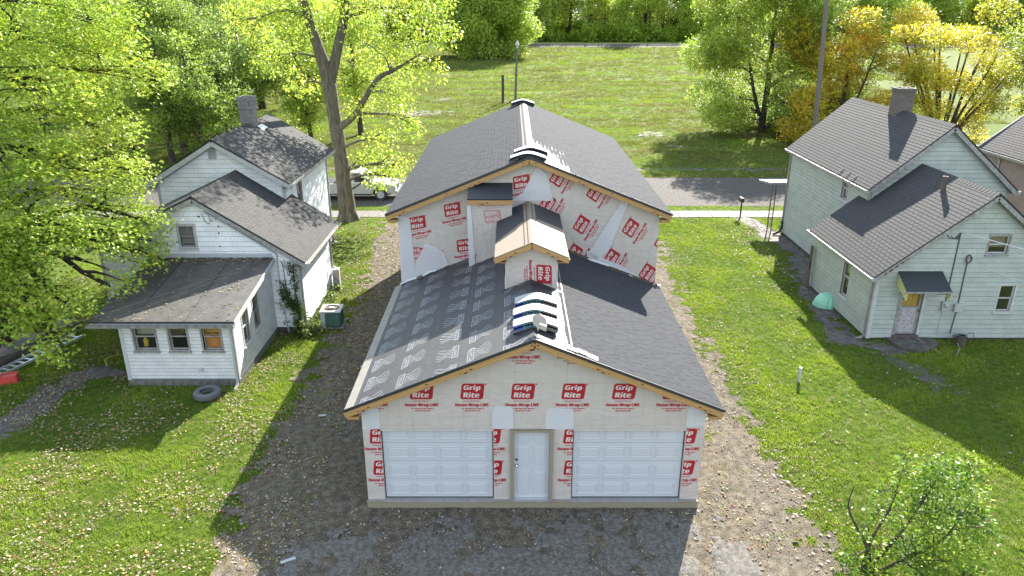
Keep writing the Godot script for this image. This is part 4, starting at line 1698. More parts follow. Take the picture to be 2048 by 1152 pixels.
func chase(h: Node3D, m: Material) -> void:
	var c := part("chimney_chase", h)
	var zf := -3.5
	var x0 := -0.155
	var x1 := 1.215
	var xm := 0.53
	var b := MB.new()
	b.uo = Vector3(-0.2, 5.7, 0)
	b.ux = Vector3(1 / 1.45, 0, 0)
	b.uy = Vector3(0, -1 / 2.0, 0)
	b.prism(PackedVector2Array([Vector2(x0, 3.9), Vector2(x1, 3.9), Vector2(x1, 5.36), Vector2(xm, 5.65), Vector2(x0, 5.36)]), Vector3(0, 0, zf), Vector3.RIGHT, Vector3.UP, Vector3(0, 0, -0.1))
	obj("chase_front", b, m, c)
	box_part("chase_side", mats.plain_wrap, c, x0, 3.9, zf - 0.102, x0 + 0.1, 5.36, -7.69)
	box_part("chase_side", mats.plain_wrap, c, x1 - 0.1, 3.9, zf - 0.102, x1, 5.36, -7.69)
	var e := 1.0
	var zr := -3.28
	var ridge := 5.70
	var sl := 0.43
	for s in [-1.0, 1.0]:
		var xe: float = xm + s * e
		var ye := ridge - sl * e
		var n := Vector3(s * sl, 1, 0).normalized()
		var rv := Vector3(-s * e, sl * e, 0)
		var len := -7.69 - zr
		# plywood in sheets with open joints
		var cuts := [0.0, 0.42, 0.80, 1.0]
		for i in 3:
			var za: float = zr + len * cuts[i] - (0.006 if i else 0.0)
			var zb: float = zr + len * cuts[i + 1]
			slab("plywood_sheet", c, Vector3(xe, ye, za), Vector3(xm, ridge, za), Vector3(xm, ridge, zb), Vector3(xe, ye, zb), 0.035, mats.plywood)
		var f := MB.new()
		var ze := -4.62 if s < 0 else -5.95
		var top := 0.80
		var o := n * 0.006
		f.quad(Vector3(xe, ye, ze) + o, Vector3(xe, ye, -7.685) + o, Vector3(xe, ye, -7.685) + rv * top + o, Vector3(xe, ye, lerpf(ze, -5.9, top)) + rv * top + o, n)  # felt cut along the gable's cast shadow; part of that shade is its colour
		obj("shadow_cut_felt", f, mats.black_felt, c)
		board("chase_rake", c, Vector3(xe, ye - 0.11, zr - 0.02), Vector3(xm, ridge - 0.11, zr - 0.02), 0.135, 0.04, mats.pine, Vector3.BACK)
		board("chase_fascia", c, Vector3(xe - s * 0.02, ye - 0.10, zr - 0.041), Vector3(xe - s * 0.02, ye - 0.10, -7.68), 0.12, 0.035, mats.pine, Vector3(s, 0, 0))
		var xw := x0 if s < 0 else x1
		box_part("chase_soffit", mats.pine, c, minf(xw, xe - s * 0.045), ye - 0.17, zf, maxf(xw, xe - s * 0.045), ye - 0.15, zr - 0.045)
		# felt apron lapped on the roof at the foot of the front
		var g := MB.new()
		var gx: float = xm + s * 0.82
		g.quad(Vector3(xm, garage_roof(xm) + 0.03, zf + 0.01), Vector3(gx, garage_roof(gx) + 0.03, zf + 0.01), Vector3(gx, garage_roof(gx) + 0.03, zf + 0.16), Vector3(xm, garage_roof(xm) + 0.03, zf + 0.30), Vector3.UP)
		obj("felt_apron", g, mats.black_felt, c)
		# black strips painting slot shade either side of the chase's ridge
		var z := zr - 0.08
		while z > -7.3:
			for k in [0.09, 0.19]:
				var t := MB.new()
				t.box(Transform3D(Basis(rv.normalized(), n, Vector3.BACK), Vector3(xm + s * k, ridge - sl * k, z - 0.11) + n * 0.009), Vector3(0.022, 0.004, 0.22))
				obj("painted_vent_slot", t, mats.black, c)
			z -= 0.30
	for k in [[x0 - 0.012, -1], [x1 + 0.012, 1]]:
		var t := MB.new()
		var pts := []
		var rad := []
		for i in 9:
			pts.append(Vector3(k[0] + rng.randf_range(-0.012, 0.012), 4.2 + i * 0.14, zf - 0.03 + rng.randf_range(-0.012, 0.02)))
			rad.append(rng.randf_range(0.012, 0.026))
		t.tube(pts, rad, 5)
		obj("wrap_corner", t, mats.film, c)


func bump_out(h: Node3D, m: Material) -> void:
	var c := part("bump_out", h)
	var x0 := -1.34
	var x1 := 0.0
	var zf := -6.8
	var b := MB.new()
	b.uo = Vector3(-1.4, 6.1, 0)
	b.ux = Vector3(1 / 1.45, 0, 0)
	b.uy = Vector3(0, -1 / 2.7, 0)
	b.bx(x0, 3.4, zf, x1, 5.86, zf - 0.1)
	obj("bump_front", b, m, c)
	box_part("bump_side", mats.plain_wrap, c, x0, 3.4, zf - 0.102, x0 + 0.1, 5.84, -7.695)
	box_part("bump_side", mats.plain_wrap, c, x1 - 0.1, 3.4, zf - 0.102, x1, 5.84, -7.695)
	slab("shed_roof", c, Vector3(x0 - 0.03, 6.03, zf + 0.16), Vector3(x1 + 0.02, 6.03, zf + 0.16), Vector3(x1 + 0.02, 6.30, -7.69), Vector3(x0 - 0.03, 6.30, -7.69), 0.04, mats.black_felt)
	board("trim_board", c, Vector3(x0 - 0.03, 5.915, zf + 0.13), Vector3(x1 + 0.02, 5.915, zf + 0.13), 0.14, 0.04, mats.pine, Vector3.BACK)
	var f := MB.new()      # loose film hanging at the left edge and across the front
	f.prism(poly([-1.39, 5.8, -1.28, 5.8, -1.2, 4.6, -1.16, 3.85, -1.36, 3.72]), Vector3(0, 0, zf + 0.05), Vector3.RIGHT, Vector3.UP, Vector3(0, 0, -0.02))
	obj("film_flap", f, mats.thin_film, c)
	for k in 5:
		var t := MB.new()
		var p := Vector3(-1.25 + 0.2 * k, 4.85 - 0.1 * (k % 3), zf + 0.01)
		t.tube([p, p + Vector3(0.12, 0.2 - 0.06 * k, 0.012), p + Vector3(0.2, 0.3 - 0.1 * k, 0.0)], [0.004, 0.010, 0.003], 5)
		obj("film_crease", t, mats.film, c)


# ------------------------------------------------------------------ bundles lying over the ridges

func drape(y: float, slope: float, dx: float) -> float:
	return y - slope * (sqrt(dx * dx + 0.05) - 0.10)


func bundle(label: String, group: String, x: float, ridge: float, slope: float, z: float, deep: float, tall: float, half: float, pale: bool) -> void:
	var o := thing("shingle_bundle", label, "shingles", Vector3(x, ridge, z), group)
	var n := 14
	var layers := 4
	for l in layers:
		var b := MB.new()
		var t0 := tall * l / layers
		var t1 := tall * (l + 1) / layers - 0.004
		var off := 0.012 * ((l * 7) % 3 - 1)
		for i in n:
			var a := lerpf(-half, half, i / float(n)) + off
			var c := lerpf(-half, half, (i + 1) / float(n)) + off
			var ya := drape(0.02, slope, a)
			var yc := drape(0.02, slope, c)
			var za := deep / 2 + off
			b.quad(Vector3(a, ya + t1, -za), Vector3(c, yc + t1, -za), Vector3(c, yc + t1, za), Vector3(a, ya + t1, za), Vector3.UP)
			b.quad(Vector3(a, ya + t0, -za), Vector3(c, yc + t0, -za), Vector3(c, yc + t0, za), Vector3(a, ya + t0, za), Vector3.DOWN)
			for g in [-1.0, 1.0]:
				b.quad(Vector3(a, ya + t0, za * g), Vector3(c, yc + t0, za * g), Vector3(c, yc + t1, za * g), Vector3(a, ya + t1, za * g), Vector3(0, 0, g))
		for g in [-half, half]:
			var ye := drape(0.02, slope, g)
			b.quad(Vector3(g + off, ye + t0, -deep / 2), Vector3(g + off, ye + t1, -deep / 2), Vector3(g + off, ye + t1, deep / 2), Vector3(g + off, ye + t0, deep / 2), Vector3(g, 0, 0))
		obj("shingle_layer", b, mats.pale_block if pale else mats.new_shingle, o)
	# the paper wrapper on top, and its printed front edge
	var w := MB.new()
	var fr := MB.new()
	for i in n:
		var a := lerpf(-half, half, i / float(n)) * 0.985
		var c := lerpf(-half, half, (i + 1) / float(n)) * 0.985
		var ya := drape(0.02, slope, a) + tall + 0.004
		var yc := drape(0.02, slope, c) + tall + 0.004
		var d := deep / 2 + 0.012
		w.quad(Vector3(a, ya, -d), Vector3(c, yc, -d), Vector3(c, yc, d + 0.006), Vector3(a, ya, d + 0.006), Vector3.UP)
		w.quad(Vector3(a, ya - 0.004, -d), Vector3(c, yc - 0.004, -d), Vector3(c, yc - 0.004, d), Vector3(a, ya - 0.004, d), Vector3.DOWN)
		var u := (i + 0.5) / n
		var tint := Color(0.045, 0.085, 0.30) if u < 0.2 else (Color(0.035, 0.10, 0.115) if u < 0.62 else Color(0.12, 0.12, 0.10))
		if not pale:
			tint = Color(0.014, 0.017, 0.03)
		fr.col = tint
		var lower := 0.25 if u < 0.2 else (0.15 if i % 3 else 0.32)
		fr.quad(Vector3(a, ya - tall * (1.0 - lower), d), Vector3(c, yc - tall * (1.0 - lower), d), Vector3(c, yc - 0.002, d), Vector3(a, ya - 0.002, d), Vector3(0, 0, 1))
		if pale and u < 0.66 and u > 0.2:
			fr.col = Color(0.16, 0.32, 0.31)      # rows of small print
			for k in 3:
				var y := ya - tall * (0.22 + 0.22 * k)
				var g := 0.25 + 0.5 * rng.randf()
				fr.quad(Vector3(a + 0.008, y, d + 0.002), Vector3(lerpf(a, c, g), lerpf(y, y + yc - ya, g), d + 0.002), Vector3(lerpf(a, c, g), lerpf(y, y + yc - ya, g) - 0.014, d + 0.002), Vector3(a + 0.008, y - 0.014, d + 0.002), Vector3(0, 0, 1))
	obj("paper_wrapper", w, mats.paper, o)
	obj("printed_edge", fr, mats.ink, o)


func roof_loads() -> void:
	var g := "shingle bundles draped over the garage ridge"
	bundle("white paper bundle of shingles nearest the chimney chase on the garage ridge", g, 0.60, 4.57, 0.41, -1.95, 0.40, 0.17, 0.53, true)
	bundle("white paper bundle of shingles between two others on the garage ridge", g, 0.56, 4.57, 0.41, -1.22, 0.36, 0.17, 0.53, true)
	bundle("torn bundle of shingles nearest the garage's front peak", g, 0.55, 4.57, 0.41, -0.48, 0.36, 0.19, 0.52, true)
	var t := thing("torn_wrapper", "torn flap of pale wrapping hanging off the bundle at the front peak", "packaging", Vector3(0.6, 4.57, -0.25))
	var b := MB.new()
	var last := []
	for i in 8:
		var u := i / 7.0
		var y := 0.27 - 0.25 * u * u + 0.05 * sin(u * 9.0)
		var w := 0.10 + 0.05 * sin(u * 4.0)
		var p := [Vector3(-w + 0.05 * u, y, -0.05 + u * 0.33), Vector3(w * 0.3, y + 0.07, -0.03 + u * 0.32), Vector3(w + 0.12 * u, y - 0.02, -0.05 + u * 0.29)]
		if last:
			for k in 2:
				b.quad(last[k], last[k + 1], p[k + 1], p[k], Vector3(0, 0.6, 1))
		last = p
	obj("paper_flap", b, mats.tan_paper, t)
	g = "dark bundles draped over the upper ridge"
	bundle("dark shingle bundle with a white top, front of the upper ridge's two", g, 0.50, 7.19, 0.403, -7.62, 0.36, 0.12, 0.56, false)
	bundle("dark shingle bundle behind another at the near end of the upper ridge", g, 0.60, 7.19, 0.403, -8.35, 0.38, 0.17, 0.54, false)
	bundle("single dark shingle bundle at the street end of the upper ridge", "", 0.52, 7.19, 0.403, -21.3, 0.4, 0.16, 0.56, false)


# ------------------------------------------------------------------ the white house on the left

func corner(parent: Node3D, m: Material, x: float, z: float, y0: float, y1: float, sx: float, sz: float) -> void:
	# an outside corner board: sx, sz tell which way the faces look
	var b := MB.new()
	b.bx(x - sx * 0.09, y0, z + sz * 0.004, x + sx * 0.03, y1, z + sz * 0.032)
	b.bx(x + sx * 0.004, y0, z - sz * 0.09, x + sx * 0.032, y1, z + sz * 0.002)
	obj("corner_board", b, m, parent)


func rect_hole(x0: float, y0: float, x1: float, y1: float, t := 0.0) -> PackedVector2Array:
	return rect(x0 - t, y0 - t, x1 + t, y1 + t)


func white_house() -> void:
	var h := thing("white_house", "white clapboard house with grey roofs, block chimney and a glazed rear porch", "house")
	var sd: Material = mats.white_siding
	var g := GROUND

	# rear wing: gable towards the camera
	var zf := -10.5
	var zb := -15.7
	var xl := -15.2
	var xr := -7.95
	var xa := -11.4
	var ridge := 5.22
	var sr := 0.645
	var sl := 0.46
	var w := wall_at(Vector3(xl, g, zf), Vector3.RIGHT, Vector3.BACK)
	var out := PackedVector2Array([Vector2(0, 0.25), Vector2(xr - xl, 0.25), Vector2(xr - xl, ridge - sr * (xr - xa) - g - 0.12), Vector2(xa - xl, ridge - g - 0.12), Vector2(0, ridge - sl * (xa - xl) - g - 0.12)])
	var win := [-12.13 - xl, 3.28 - g, -11.62 - xl, 4.06 - g]
	var hole := rect(win[0], win[1], win[2], win[3])
	sheathing(h, w, out, [hole], 0.12, mats.sheathing)
	siding(h, w, out, [hole], 0.19, sd)
	window(h, w, win[0], win[1], win[2], win[3], mats.white_trim, 0.10, mats.worn_trim, 0.92, mats.blind, "small gable window with a drawn blind")
	w = wall_at(Vector3(xr, g, zf), Vector3(0, 0, -1), Vector3.RIGHT)
	out = rect(0, 0.25, zf - zb - 0.3, 2.85 - g)
	sheathing(h, w, out, [], 0.12, mats.sheathing)
	siding(h, w, out, [], 0.19, sd)
	w = wall_at(Vector3(xl, g, zb), Vector3(0, 0, 1), Vector3.LEFT)
	out = rect(0, 0.25, zf - zb, 3.35 - g)
	sheathing(h, w, out, [], 0.12, mats.sheathing)
	siding(h, w, out, [], 0.19, sd)
	box_part("foundation", mats.old_concrete, h, xl + 0.03, g - 0.2, zf - 0.03, xr - 0.03, g + 0.26, zb + 0.33)
	box_part("back_wall", mats.white_siding, h, xl + 0.02, g, zb + 0.31, xr - 0.02, 2.7, zb + 0.45)
	corner(h, mats.white_trim, xr, zf, g + 0.22, 2.86, 1, 1)
	corner(h, mats.white_trim, xl, zf, g + 0.22, 3.35, -1, 1)
	# its roof
	var oz := zf + 0.28
	for k in [[xr + 0.38, sr, 1.0], [xl - 0.35, sl, -1.0]]:
		var xe: float = k[0]
		var ye: float = ridge - k[1] * absf(xe - xa)
		var a := Vector3(xe, ye, oz)
		var c := Vector3(xe, ye, zb)
		var rv := Vector3(xa - xe, ridge - ye, 0)
		slab("roof_deck", h, a, c, c + rv, a + rv, 0.06, mats.deck)
		var n := Vector3(k[1] * k[2], 1, 0).normalized()
		shingle_slope(h, a + n * 0.004 + Vector3(0, 0, 0.02), c + n * 0.004, rv, 0.15, 0.32, mats.white_house_shingle, 0.15)
		board("rake_board", h, a + Vector3(0, -0.15, -0.015), a + rv + Vector3(0, -0.15, -0.015), 0.17, 0.03, mats.worn_trim, Vector3.BACK)
		board("soffit", h, a + Vector3(0, -0.075, -0.15), a + rv + Vector3(0, -0.075, -0.15), 0.016, 0.25, mats.white_trim, Vector3.BACK)
		board("fascia_board", h, a + Vector3(-k[2] * 0.02, -0.13, -0.03), c + Vector3(-k[2] * 0.02, -0.13, 0), 0.15, 0.03, mats.white_trim, Vector3(k[2], 0, 0))
		if k[2] > 0:
			board("eave_soffit", h, a + Vector3(-0.19, -0.20, -0.05), c + Vector3(-0.19, -0.20, 0.02), 0.016, 0.36, mats.worn_trim, Vector3.RIGHT)
			gutter(h, a + Vector3(0.0, -0.03, 0.02), c + Vector3(0.0, -0.03, 0), Vector3.RIGHT, mats.gutter_white, true)
	downspout(h, Vector3(xr + 0.05, 2.55, zf - 0.12), Vector3(xr + 0.05, g, zf - 0.12), Vector3.RIGHT, mats.gutter_white)
	downspout(h, Vector3(xr + 0.05, 2.55, zb + 0.45), Vector3(xr + 0.05, g + 0.9, zb + 0.45), Vector3.RIGHT, mats.gutter_white)
	for i in 28:
		ridge_cap(h, Vector3(xa, ridge + 0.012, oz - 0.02 - i * 0.195), 0.2, sl, sr, mats.white_house_shingle)

	# the two-storey block behind it
	zf = -14.8
	zb = -22.0
	xl = -14.75
	xr = -9.5
	xa = -12.15
	ridge = 6.52
	var s := 0.60
	w = wall_at(Vector3(xl, g, zf), Vector3.RIGHT, Vector3.BACK)
	out = PackedVector2Array([Vector2(0, 3.2), Vector2(xr - xl, 3.2), Vector2(xr - xl, ridge - s * (xr - xa) - g - 0.12), Vector2(xa - xl, ridge - g - 0.12), Vector2(0, ridge - s * (xa - xl) - g - 0.12)])
	sheathing(h, w, out, [], 0.12, mats.sheathing)
	siding(h, w, out, [], 0.19, sd)
	w = wall_at(Vector3(xr, g, zf), Vector3(0, 0, -1), Vector3.RIGHT)
	out = rect(0, 0.25, zf - zb, 4.78 - g)
	hole = rect(1.75, 3.2 - g, 2.45, 4.3 - g)
	sheathing(h, w, out, [hole], 0.12, mats.sheathing)
	siding(h, w, out, [hole], 0.19, sd)
	window(h, w, 1.75, 3.2 - g, 2.45, 4.3 - g, mats.worn_trim, 0.08, mats.worn_trim)
	w = wall_at(Vector3(xl, g, zb), Vector3(0, 0, 1), Vector3.LEFT)
	out = rect(0, 0.25, zf - zb, 4.78 - g)
	sheathing(h, w, out, [], 0.12, mats.sheathing)
	siding(h, w, out, [], 0.19, sd)
	w = wall_at(Vector3(xr, g, zb), Vector3.LEFT, Vector3.FORWARD)
	out = PackedVector2Array([Vector2(0, 0), Vector2(xr - xl, 0), Vector2(xr - xl, 4.75 - g), Vector2(xr - xa, ridge - g - 0.12), Vector2(0, 4.75 - g)])
	sheathing(h, w, out, [], 0.12, mats.white_siding, "street_wall")
	corner(h, mats.white_trim, xr, zf, 2.9, 4.8, 1, 1)
	corner(h, mats.white_trim, xr, zb, g, 4.8, 1, -1)
	corner(h, mats.white_trim, xl, zf, 2.9, 4.8, -1, 1)
	oz = zf + 0.3
	for k in [[xr + 0.36, 1.0], [xl - 0.36, -1.0]]:
		var xe: float = k[0]
		var ye: float = ridge - s * absf(xe - xa)
		var a := Vector3(xe, ye, oz)
		var c := Vector3(xe, ye, zb - 0.25)
		var rv := Vector3(xa - xe, ridge - ye, 0)
		slab("roof_deck", h, a, c, c + rv, a + rv, 0.06, mats.deck)
		var n := Vector3(s * k[1], 1, 0).normalized()
		shingle_slope(h, a + n * 0.004 + Vector3(0, 0, 0.02), c + n * 0.004, rv, 0.15, 0.32, mats.white_house_shingle, 0.15)
		board("rake_board", h, a + Vector3(0, -0.16, -0.015), a + rv + Vector3(0, -0.16, -0.015), 0.19, 0.03, mats.white_trim, Vector3.BACK)
		board("frieze_board", h, a + Vector3(0, -0.24, -0.27), a + rv + Vector3(0, -0.24, -0.27), 0.16, 0.03, mats.white_trim, Vector3.BACK)
		board("soffit", h, a + Vector3(0, -0.075, -0.16), a + rv + Vector3(0, -0.075, -0.16), 0.016, 0.26, mats.worn_trim, Vector3.BACK)
		board("fascia_board", h, a + Vector3(-k[1] * 0.02, -0.14, -0.03), c + Vector3(-k[1] * 0.02, -0.14, 0), 0.16, 0.03, mats.white_trim, Vector3(k[1], 0, 0))
		board("eave_soffit", h, a + Vector3(-k[1] * 0.2, -0.215, -0.04), c + Vector3(-k[1] * 0.2, -0.215, 0.02), 0.016, 0.34, mats.worn_trim, Vector3(k[1], 0, 0))
		gutter(h, a + Vector3(0.0, -0.03, 0.02), c + Vector3(0.0, -0.03, 0), Vector3(k[1], 0, 0), mats.gutter_white, k[1] > 0)
	for i in 39:
		ridge_cap(h, Vector3(xa, ridge + 0.012, oz - 0.02 - i * 0.195), 0.2, s, s, mats.white_house_shingle)
	downspout(h, Vector3(xr + 0.06, 4.6, zb + 0.1), Vector3(xr + 0.06, g, zb + 0.1), Vector3.RIGHT, mats.gutter_white)
	# louvred vent in the gable
	var v := part("gable_vent", h)
	box_part("vent_frame", mats.white_trim, v, -12.46, 5.64, zf + 0.004, -12.10, 6.17, zf + 0.028)
	for i in 8:
		var b := MB.new()
		b.box(Transform3D(Basis.from_euler(Vector3(0.7, 0, 0)), Vector3(-12.28, 5.70 + i * 0.058, zf + 0.034)), Vector3(0.29, 0.045, 0.008))
		obj("louvre", b, mats.grey_metal, v)
	# chimney of pale blocks astride the ridge
	chimney(h, -12.15, -19.2, 0.62, 0.56, 6.0, 7.55, mats.pale_block, 0.19, 0.40)
	var fl := MB.new()
	fl.quad(Vector3(-11.82, 6.36, -19.24), Vector3(-11.55, 6.19, -19.2), Vector3(-11.55, 6.19, -19.95), Vector3(-11.82, 6.36, -19.95), Vector3(0.5, 1, 0))
	obj("chimney_flashing", fl, mats.metal, h)

	# rear porch with its flat shed roof
	var px0 := -12.62
	var px1 := -9.0
	var pz := -6.3
	w = wall_at(Vector3(px0, g, pz), Vector3.RIGHT, Vector3.BACK)
	out = rect(0, 0.25, px1 - px0, 2.3)
	var wins := [[-12.20, -11.50], [-11.06, -10.48], [-9.98, -9.40]]
	var holes := []
	for k in wins:
		holes.append(rect(k[0] - px0, 1.10 - g, k[1] - px0, 2.03 - g))
	sheathing(h, w, out, holes, 0.12, mats.sheathing)
	siding(h, w, out, holes, 0.125, mats.porch_siding, 0.025)
	var labels := ["wide porch window, leftmost of three, with something yellow inside", "narrow middle porch window, dark inside", "porch window backed by an orange board"]
	for i in 3:
		var o := window(h, w, wins[i][0] - px0, 1.10 - g, wins[i][1] - px0, 2.03 - g, mats.worn_trim, 0.06, mats.worn_trim, 0.0, null, labels[i])
		if i == 2:
			box_part("orange_board", mats.orange_board, o, wins[i][0] + 0.01, 1.11, pz - 0.135, wins[i][1] - 0.01, 1.62, pz - 0.115)
			box_part("paper_blind", mats.orange_board, o, wins[i][0] + 0.01, 1.64, pz - 0.2, wins[i][1] - 0.01, 2.02, pz - 0.19)
		if i == 0:
			var j := MB.new()
			j.lathe(Vector3(-12.0, 1.12, pz - 0.3), [Vector2(0.0, 0), Vector2(0.085, 0.0), Vector2(0.09, 0.2), Vector2(0.05, 0.27), Vector2(0.04, 0.33), Vector2(0, 0.33)], 12)
			obj("yellow_jug", j, mat("yellow_plastic", Color(0.6, 0.45, 0.03), 0.4), o)
			box_part("blind", mats.blind, o, wins[i][0] + 0.01, 1.58, pz - 0.2, wins[i][1] - 0.01, 2.02, pz - 0.19)
	w = wall_at(Vector3(px1, g, pz), Vector3(0, 0, -1), Vector3.RIGHT)
	out = PackedVector2Array([Vector2(0, 0.25), Vector2(4.2, 0.25), Vector2(4.2, 2.85), Vector2(0, 2.3)])
	holes = [rect(0.82, 0.85 - g, 1.42, 2.03 - g), rect(1.92, 0.92 - g, 2.52, 2.12 - g)]
	sheathing(h, w, out, holes, 0.12, mats.sheathing)
	siding(h, w, out, holes, 0.125, mats.porch_siding, 0.025)
	window(h, w, 0.82, 0.85 - g, 1.42, 2.03 - g, mats.white_trim, 0.06, mats.white_trim, 0.5, mats.blind)
	window(h, w, 1.92, 0.92 - g, 2.52, 2.12 - g, mats.white_trim, 0.06, mats.worn_trim)
	w = wall_at(Vector3(px0, g, -10.5), Vector3(0, 0, 1), Vector3.LEFT)
	out = PackedVector2Array([Vector2(0, 0.25), Vector2(4.2, 0.25), Vector2(4.2, 2.3), Vector2(0, 2.85)])
	sheathing(h, w, out, [], 0.12, mats.sheathing)
	siding(h, w, out, [], 0.125, mats.porch_siding, 0.025)
	corner(h, mats.white_trim, px1, pz, g + 0.22, 2.12, 1, 1)
	corner(h, mats.white_trim, px0, pz, g + 0.22, 2.12, -1, 1)
	slab("porch_roof", h, Vector3(-13.38, 2.22, -6.02), Vector3(-8.80, 2.22, -6.02), Vector3(-8.80, 2.86, -10.49), Vector3(-13.38, 2.86, -10.49), 0.06, mats.membrane)
	for k in [-12.1, -10.4]:      # lapped seams of the roll roofing
		slab("roofing_seam", h, Vector3(k, 2.226, -6.03), Vector3(k + 0.05, 2.226, -6.03), Vector3(k + 0.05, 2.862, -10.46), Vector3(k, 2.862, -10.46), 0.004, mats.deck)
	board("porch_fascia", h, Vector3(-13.38, 2.10, -6.03), Vector3(-8.80, 2.10, -6.03), 0.15, 0.03, mats.white_trim, Vector3.BACK)
	board("porch_drip", h, Vector3(-13.40, 2.19, -6.005), Vector3(-8.78, 2.19, -6.005), 0.07, 0.012, mats.drip_edge, Vector3.BACK)
	gutter(h, Vector3(-13.45, 2.13, -6.01), Vector3(-8.78, 2.13, -6.01), Vector3.BACK, mats.worn_trim)
	board("porch_rake", h, Vector3(-8.785, 2.14, -6.02), Vector3(-8.785, 2.78, -10.47), 0.16, 0.03, mats.white_trim, Vector3.RIGHT)
	box_part("porch_soffit", mats.white_trim, h, -13.37, 2.02, -6.28, -8.81, 2.04, -6.05)
	downspout(h, Vector3(px1 - 0.04, 2.0, pz + 0.06), Vector3(px1 - 0.04, g, pz + 0.06), Vector3.BACK, mats.gutter_white)
	box_part("upstand_flashing", mats.grey_metal, h, -13.3, 2.85, -10.478, -8.85, 3.02, -10.46)
	# lattice round the foot
	var la := MB.new()
	for i in 48:
		var x := px0 + 0.03 + i * 0.075
		for q in [1.0, -1.0]:
			la.bar(Vector3(x - 0.11 * q, g, pz + 0.012 + 0.006 * q), Vector3(x + 0.11 * q, g + 0.245, pz + 0.012 + 0.006 * q), 0.018, 0.005, Vector3.BACK)
			if i < 40:
				var z := pz - 0.05 - i * 0.1
				la.bar(Vector3(px1 + 0.012 + 0.006 * q, g, z - 0.11 * q), Vector3(px1 + 0.012 + 0.006 * q, g + 0.245, z + 0.11 * q), 0.018, 0.005, Vector3.RIGHT)
	stuff(obj("lattice_skirt", la, mats.worn_trim, h))
	box_part("porch_floor", mats.old_wood, h, px0 + 0.13, g + 0.2, pz - 0.14, px1 - 0.13, g + 0.24, -10.4)
	var dv := MB.new()
	dv.chamfer(Transform3D(Basis(), Vector3(-10.2, 0.40, pz + 0.04)), Vector3(0.12, 0.14, 0.06), 0.01)
	obj("dryer_vent", dv, mats.grey_metal, h)

	# meter, mast and wires on the rear gable
	var me := part("electric_meter", h)
	var mb := MB.new()
	mb.chamfer(Transform3D(Basis(), Vector3(-8.62, 1.02, -10.42)), Vector3(0.26, 0.42, 0.13), 0.015)
	obj("meter_box", mb, mats.box_grey, me)
	mb = MB.new()
	mb.lathe(Vector3(-8.62, 1.08, -10.355), [Vector2(0.085, 0.0), Vector2(0.085, 0.05), Vector2(0.06, 0.09), Vector2(0.0, 0.1)], 16, Vector3.BACK)
	obj("meter_dial", mb, mats.chrome, me)
	mb = MB.new()
	mb.chamfer(Transform3D(Basis(), Vector3(-8.26, 0.9, -10.43)), Vector3(0.25, 0.26, 0.1), 0.012)
	obj("junction_box", mb, mats.worn_trim, h)
	mb = MB.new()
	mb.tube([Vector3(-8.68, 1.2, -10.44), Vector3(-8.68, 3.0, -10.44), Vector3(-9.1, 3.32, -10.40), Vector3(-10.6, 4.35, -10.36), Vector3(-11.1, 4.62, -10.36)], [0.028, 0.028, 0.03, 0.03, 0.03], 7)
	obj("conduit", mb, mats.grey_metal, h)
	mb = MB.new()
	mb.tube([Vector3(-8.62, 0.82, -10.44), Vector3(-8.6, 0.3, -10.44), Vector3(-8.52, -0.25, -10.42)], [0.025, 0.025, 0.025], 7)
	obj("conduit", mb, mats.grey_metal, h)
	for i in 4:
		cable("wall_cable", h, Vector3(-8.55 + 0.12 * i, 2.75 + 0.05 * (i % 2), -10.40), Vector3(-8.05 - 0.1 * i, 2.3 + 0.2 * (i % 3), -10.42), 0.18 + 0.05 * i, 0.012, mats.cable, 8)
	cable("wall_cable", h, Vector3(-8.5, 2.7, -10.42), Vector3(-8.42, 1.0, -10.44), -0.02, 0.012, mats.cable, 8)
	for k in [[-10.68, 4.05], [-10.7, 3.8], [-10.55, 4.5], [-10.72, 3.3], [-11.32, 4.42], [-11.36, 4.44]]:
		var q := MB.new()
		q.lathe(Vector3(k[0], k[1], -10.485), [Vector2(0.03, 0), Vector2(0.03, 0.025), Vector2(0, 0.03)], 8, Vector3.BACK)
		obj("insulator_hole", q, mats.black, h)
	for i in 3:
		cable("service_cable", h, Vector3(-11.2 + 0.25 * i, 4.55 - 0.06 * i, -10.40), Vector3(-10.95 + 0.1 * i, 4.2 + 0.15 * i, -10.42), 0.15, 0.01, mats.cable, 8)
	# service drop: two lines from the corner over the porch to a pole out of view
	for i in 2:
		tag(cable("service_wire", self, Vector3(-8.75, 2.95 - i * 0.05, -10.35), Vector3(-19.0 - i * 0.3, 4.6 - i * 0.4, 9.0), 0.35 + 0.12 * i, 0.004, mats.pole_wood, 24), ["upper service wire sagging from the white house over its porch roof", "lower service wire sagging from the white house over its porch roof"][i], "wire", "service wires to the white house")
	# fallen leaves lying on the porch roof
	var lv := MB.new()
	for i in 420:
		var t := rng.randf()
		var x := rng.randf_range(-13.2, -8.9)
		if rng.randf() < 0.5:
			t = 1.0 - 0.14 * rng.randf() * rng.randf()
		var p := Vector3(x, lerpf(2.24, 2.88, t), lerpf(-6.1, -10.45, t))
		leaf_flat(lv, p, 0.028 + 0.03 * rng.randf())
	stuff(obj("roof_leaves", lv, mats.leaf_dry, h))


func leaf_flat(b: MB, p: Vector3, r: float) -> void:
	var a := rng.randf() * TAU
	var d := Vector3(cos(a), rng.randf_range(-0.2, 0.3), sin(a)) * r
	var k := Vector3(-sin(a), rng.randf_range(-0.2, 0.3), cos(a)) * r * 0.6
	b.col = [Color(0.30, 0.25, 0.15), Color(0.24, 0.18, 0.10), Color(0.34, 0.30, 0.20), Color(0.18, 0.12, 0.07), Color(0.32, 0.27, 0.08)][rng.randi() % 5]
	b.quad(p - d, p - k * 1.0 + Vector3(0, 0.012, 0), p + d, p + k + Vector3(0, 0.012, 0), Vector3.UP)


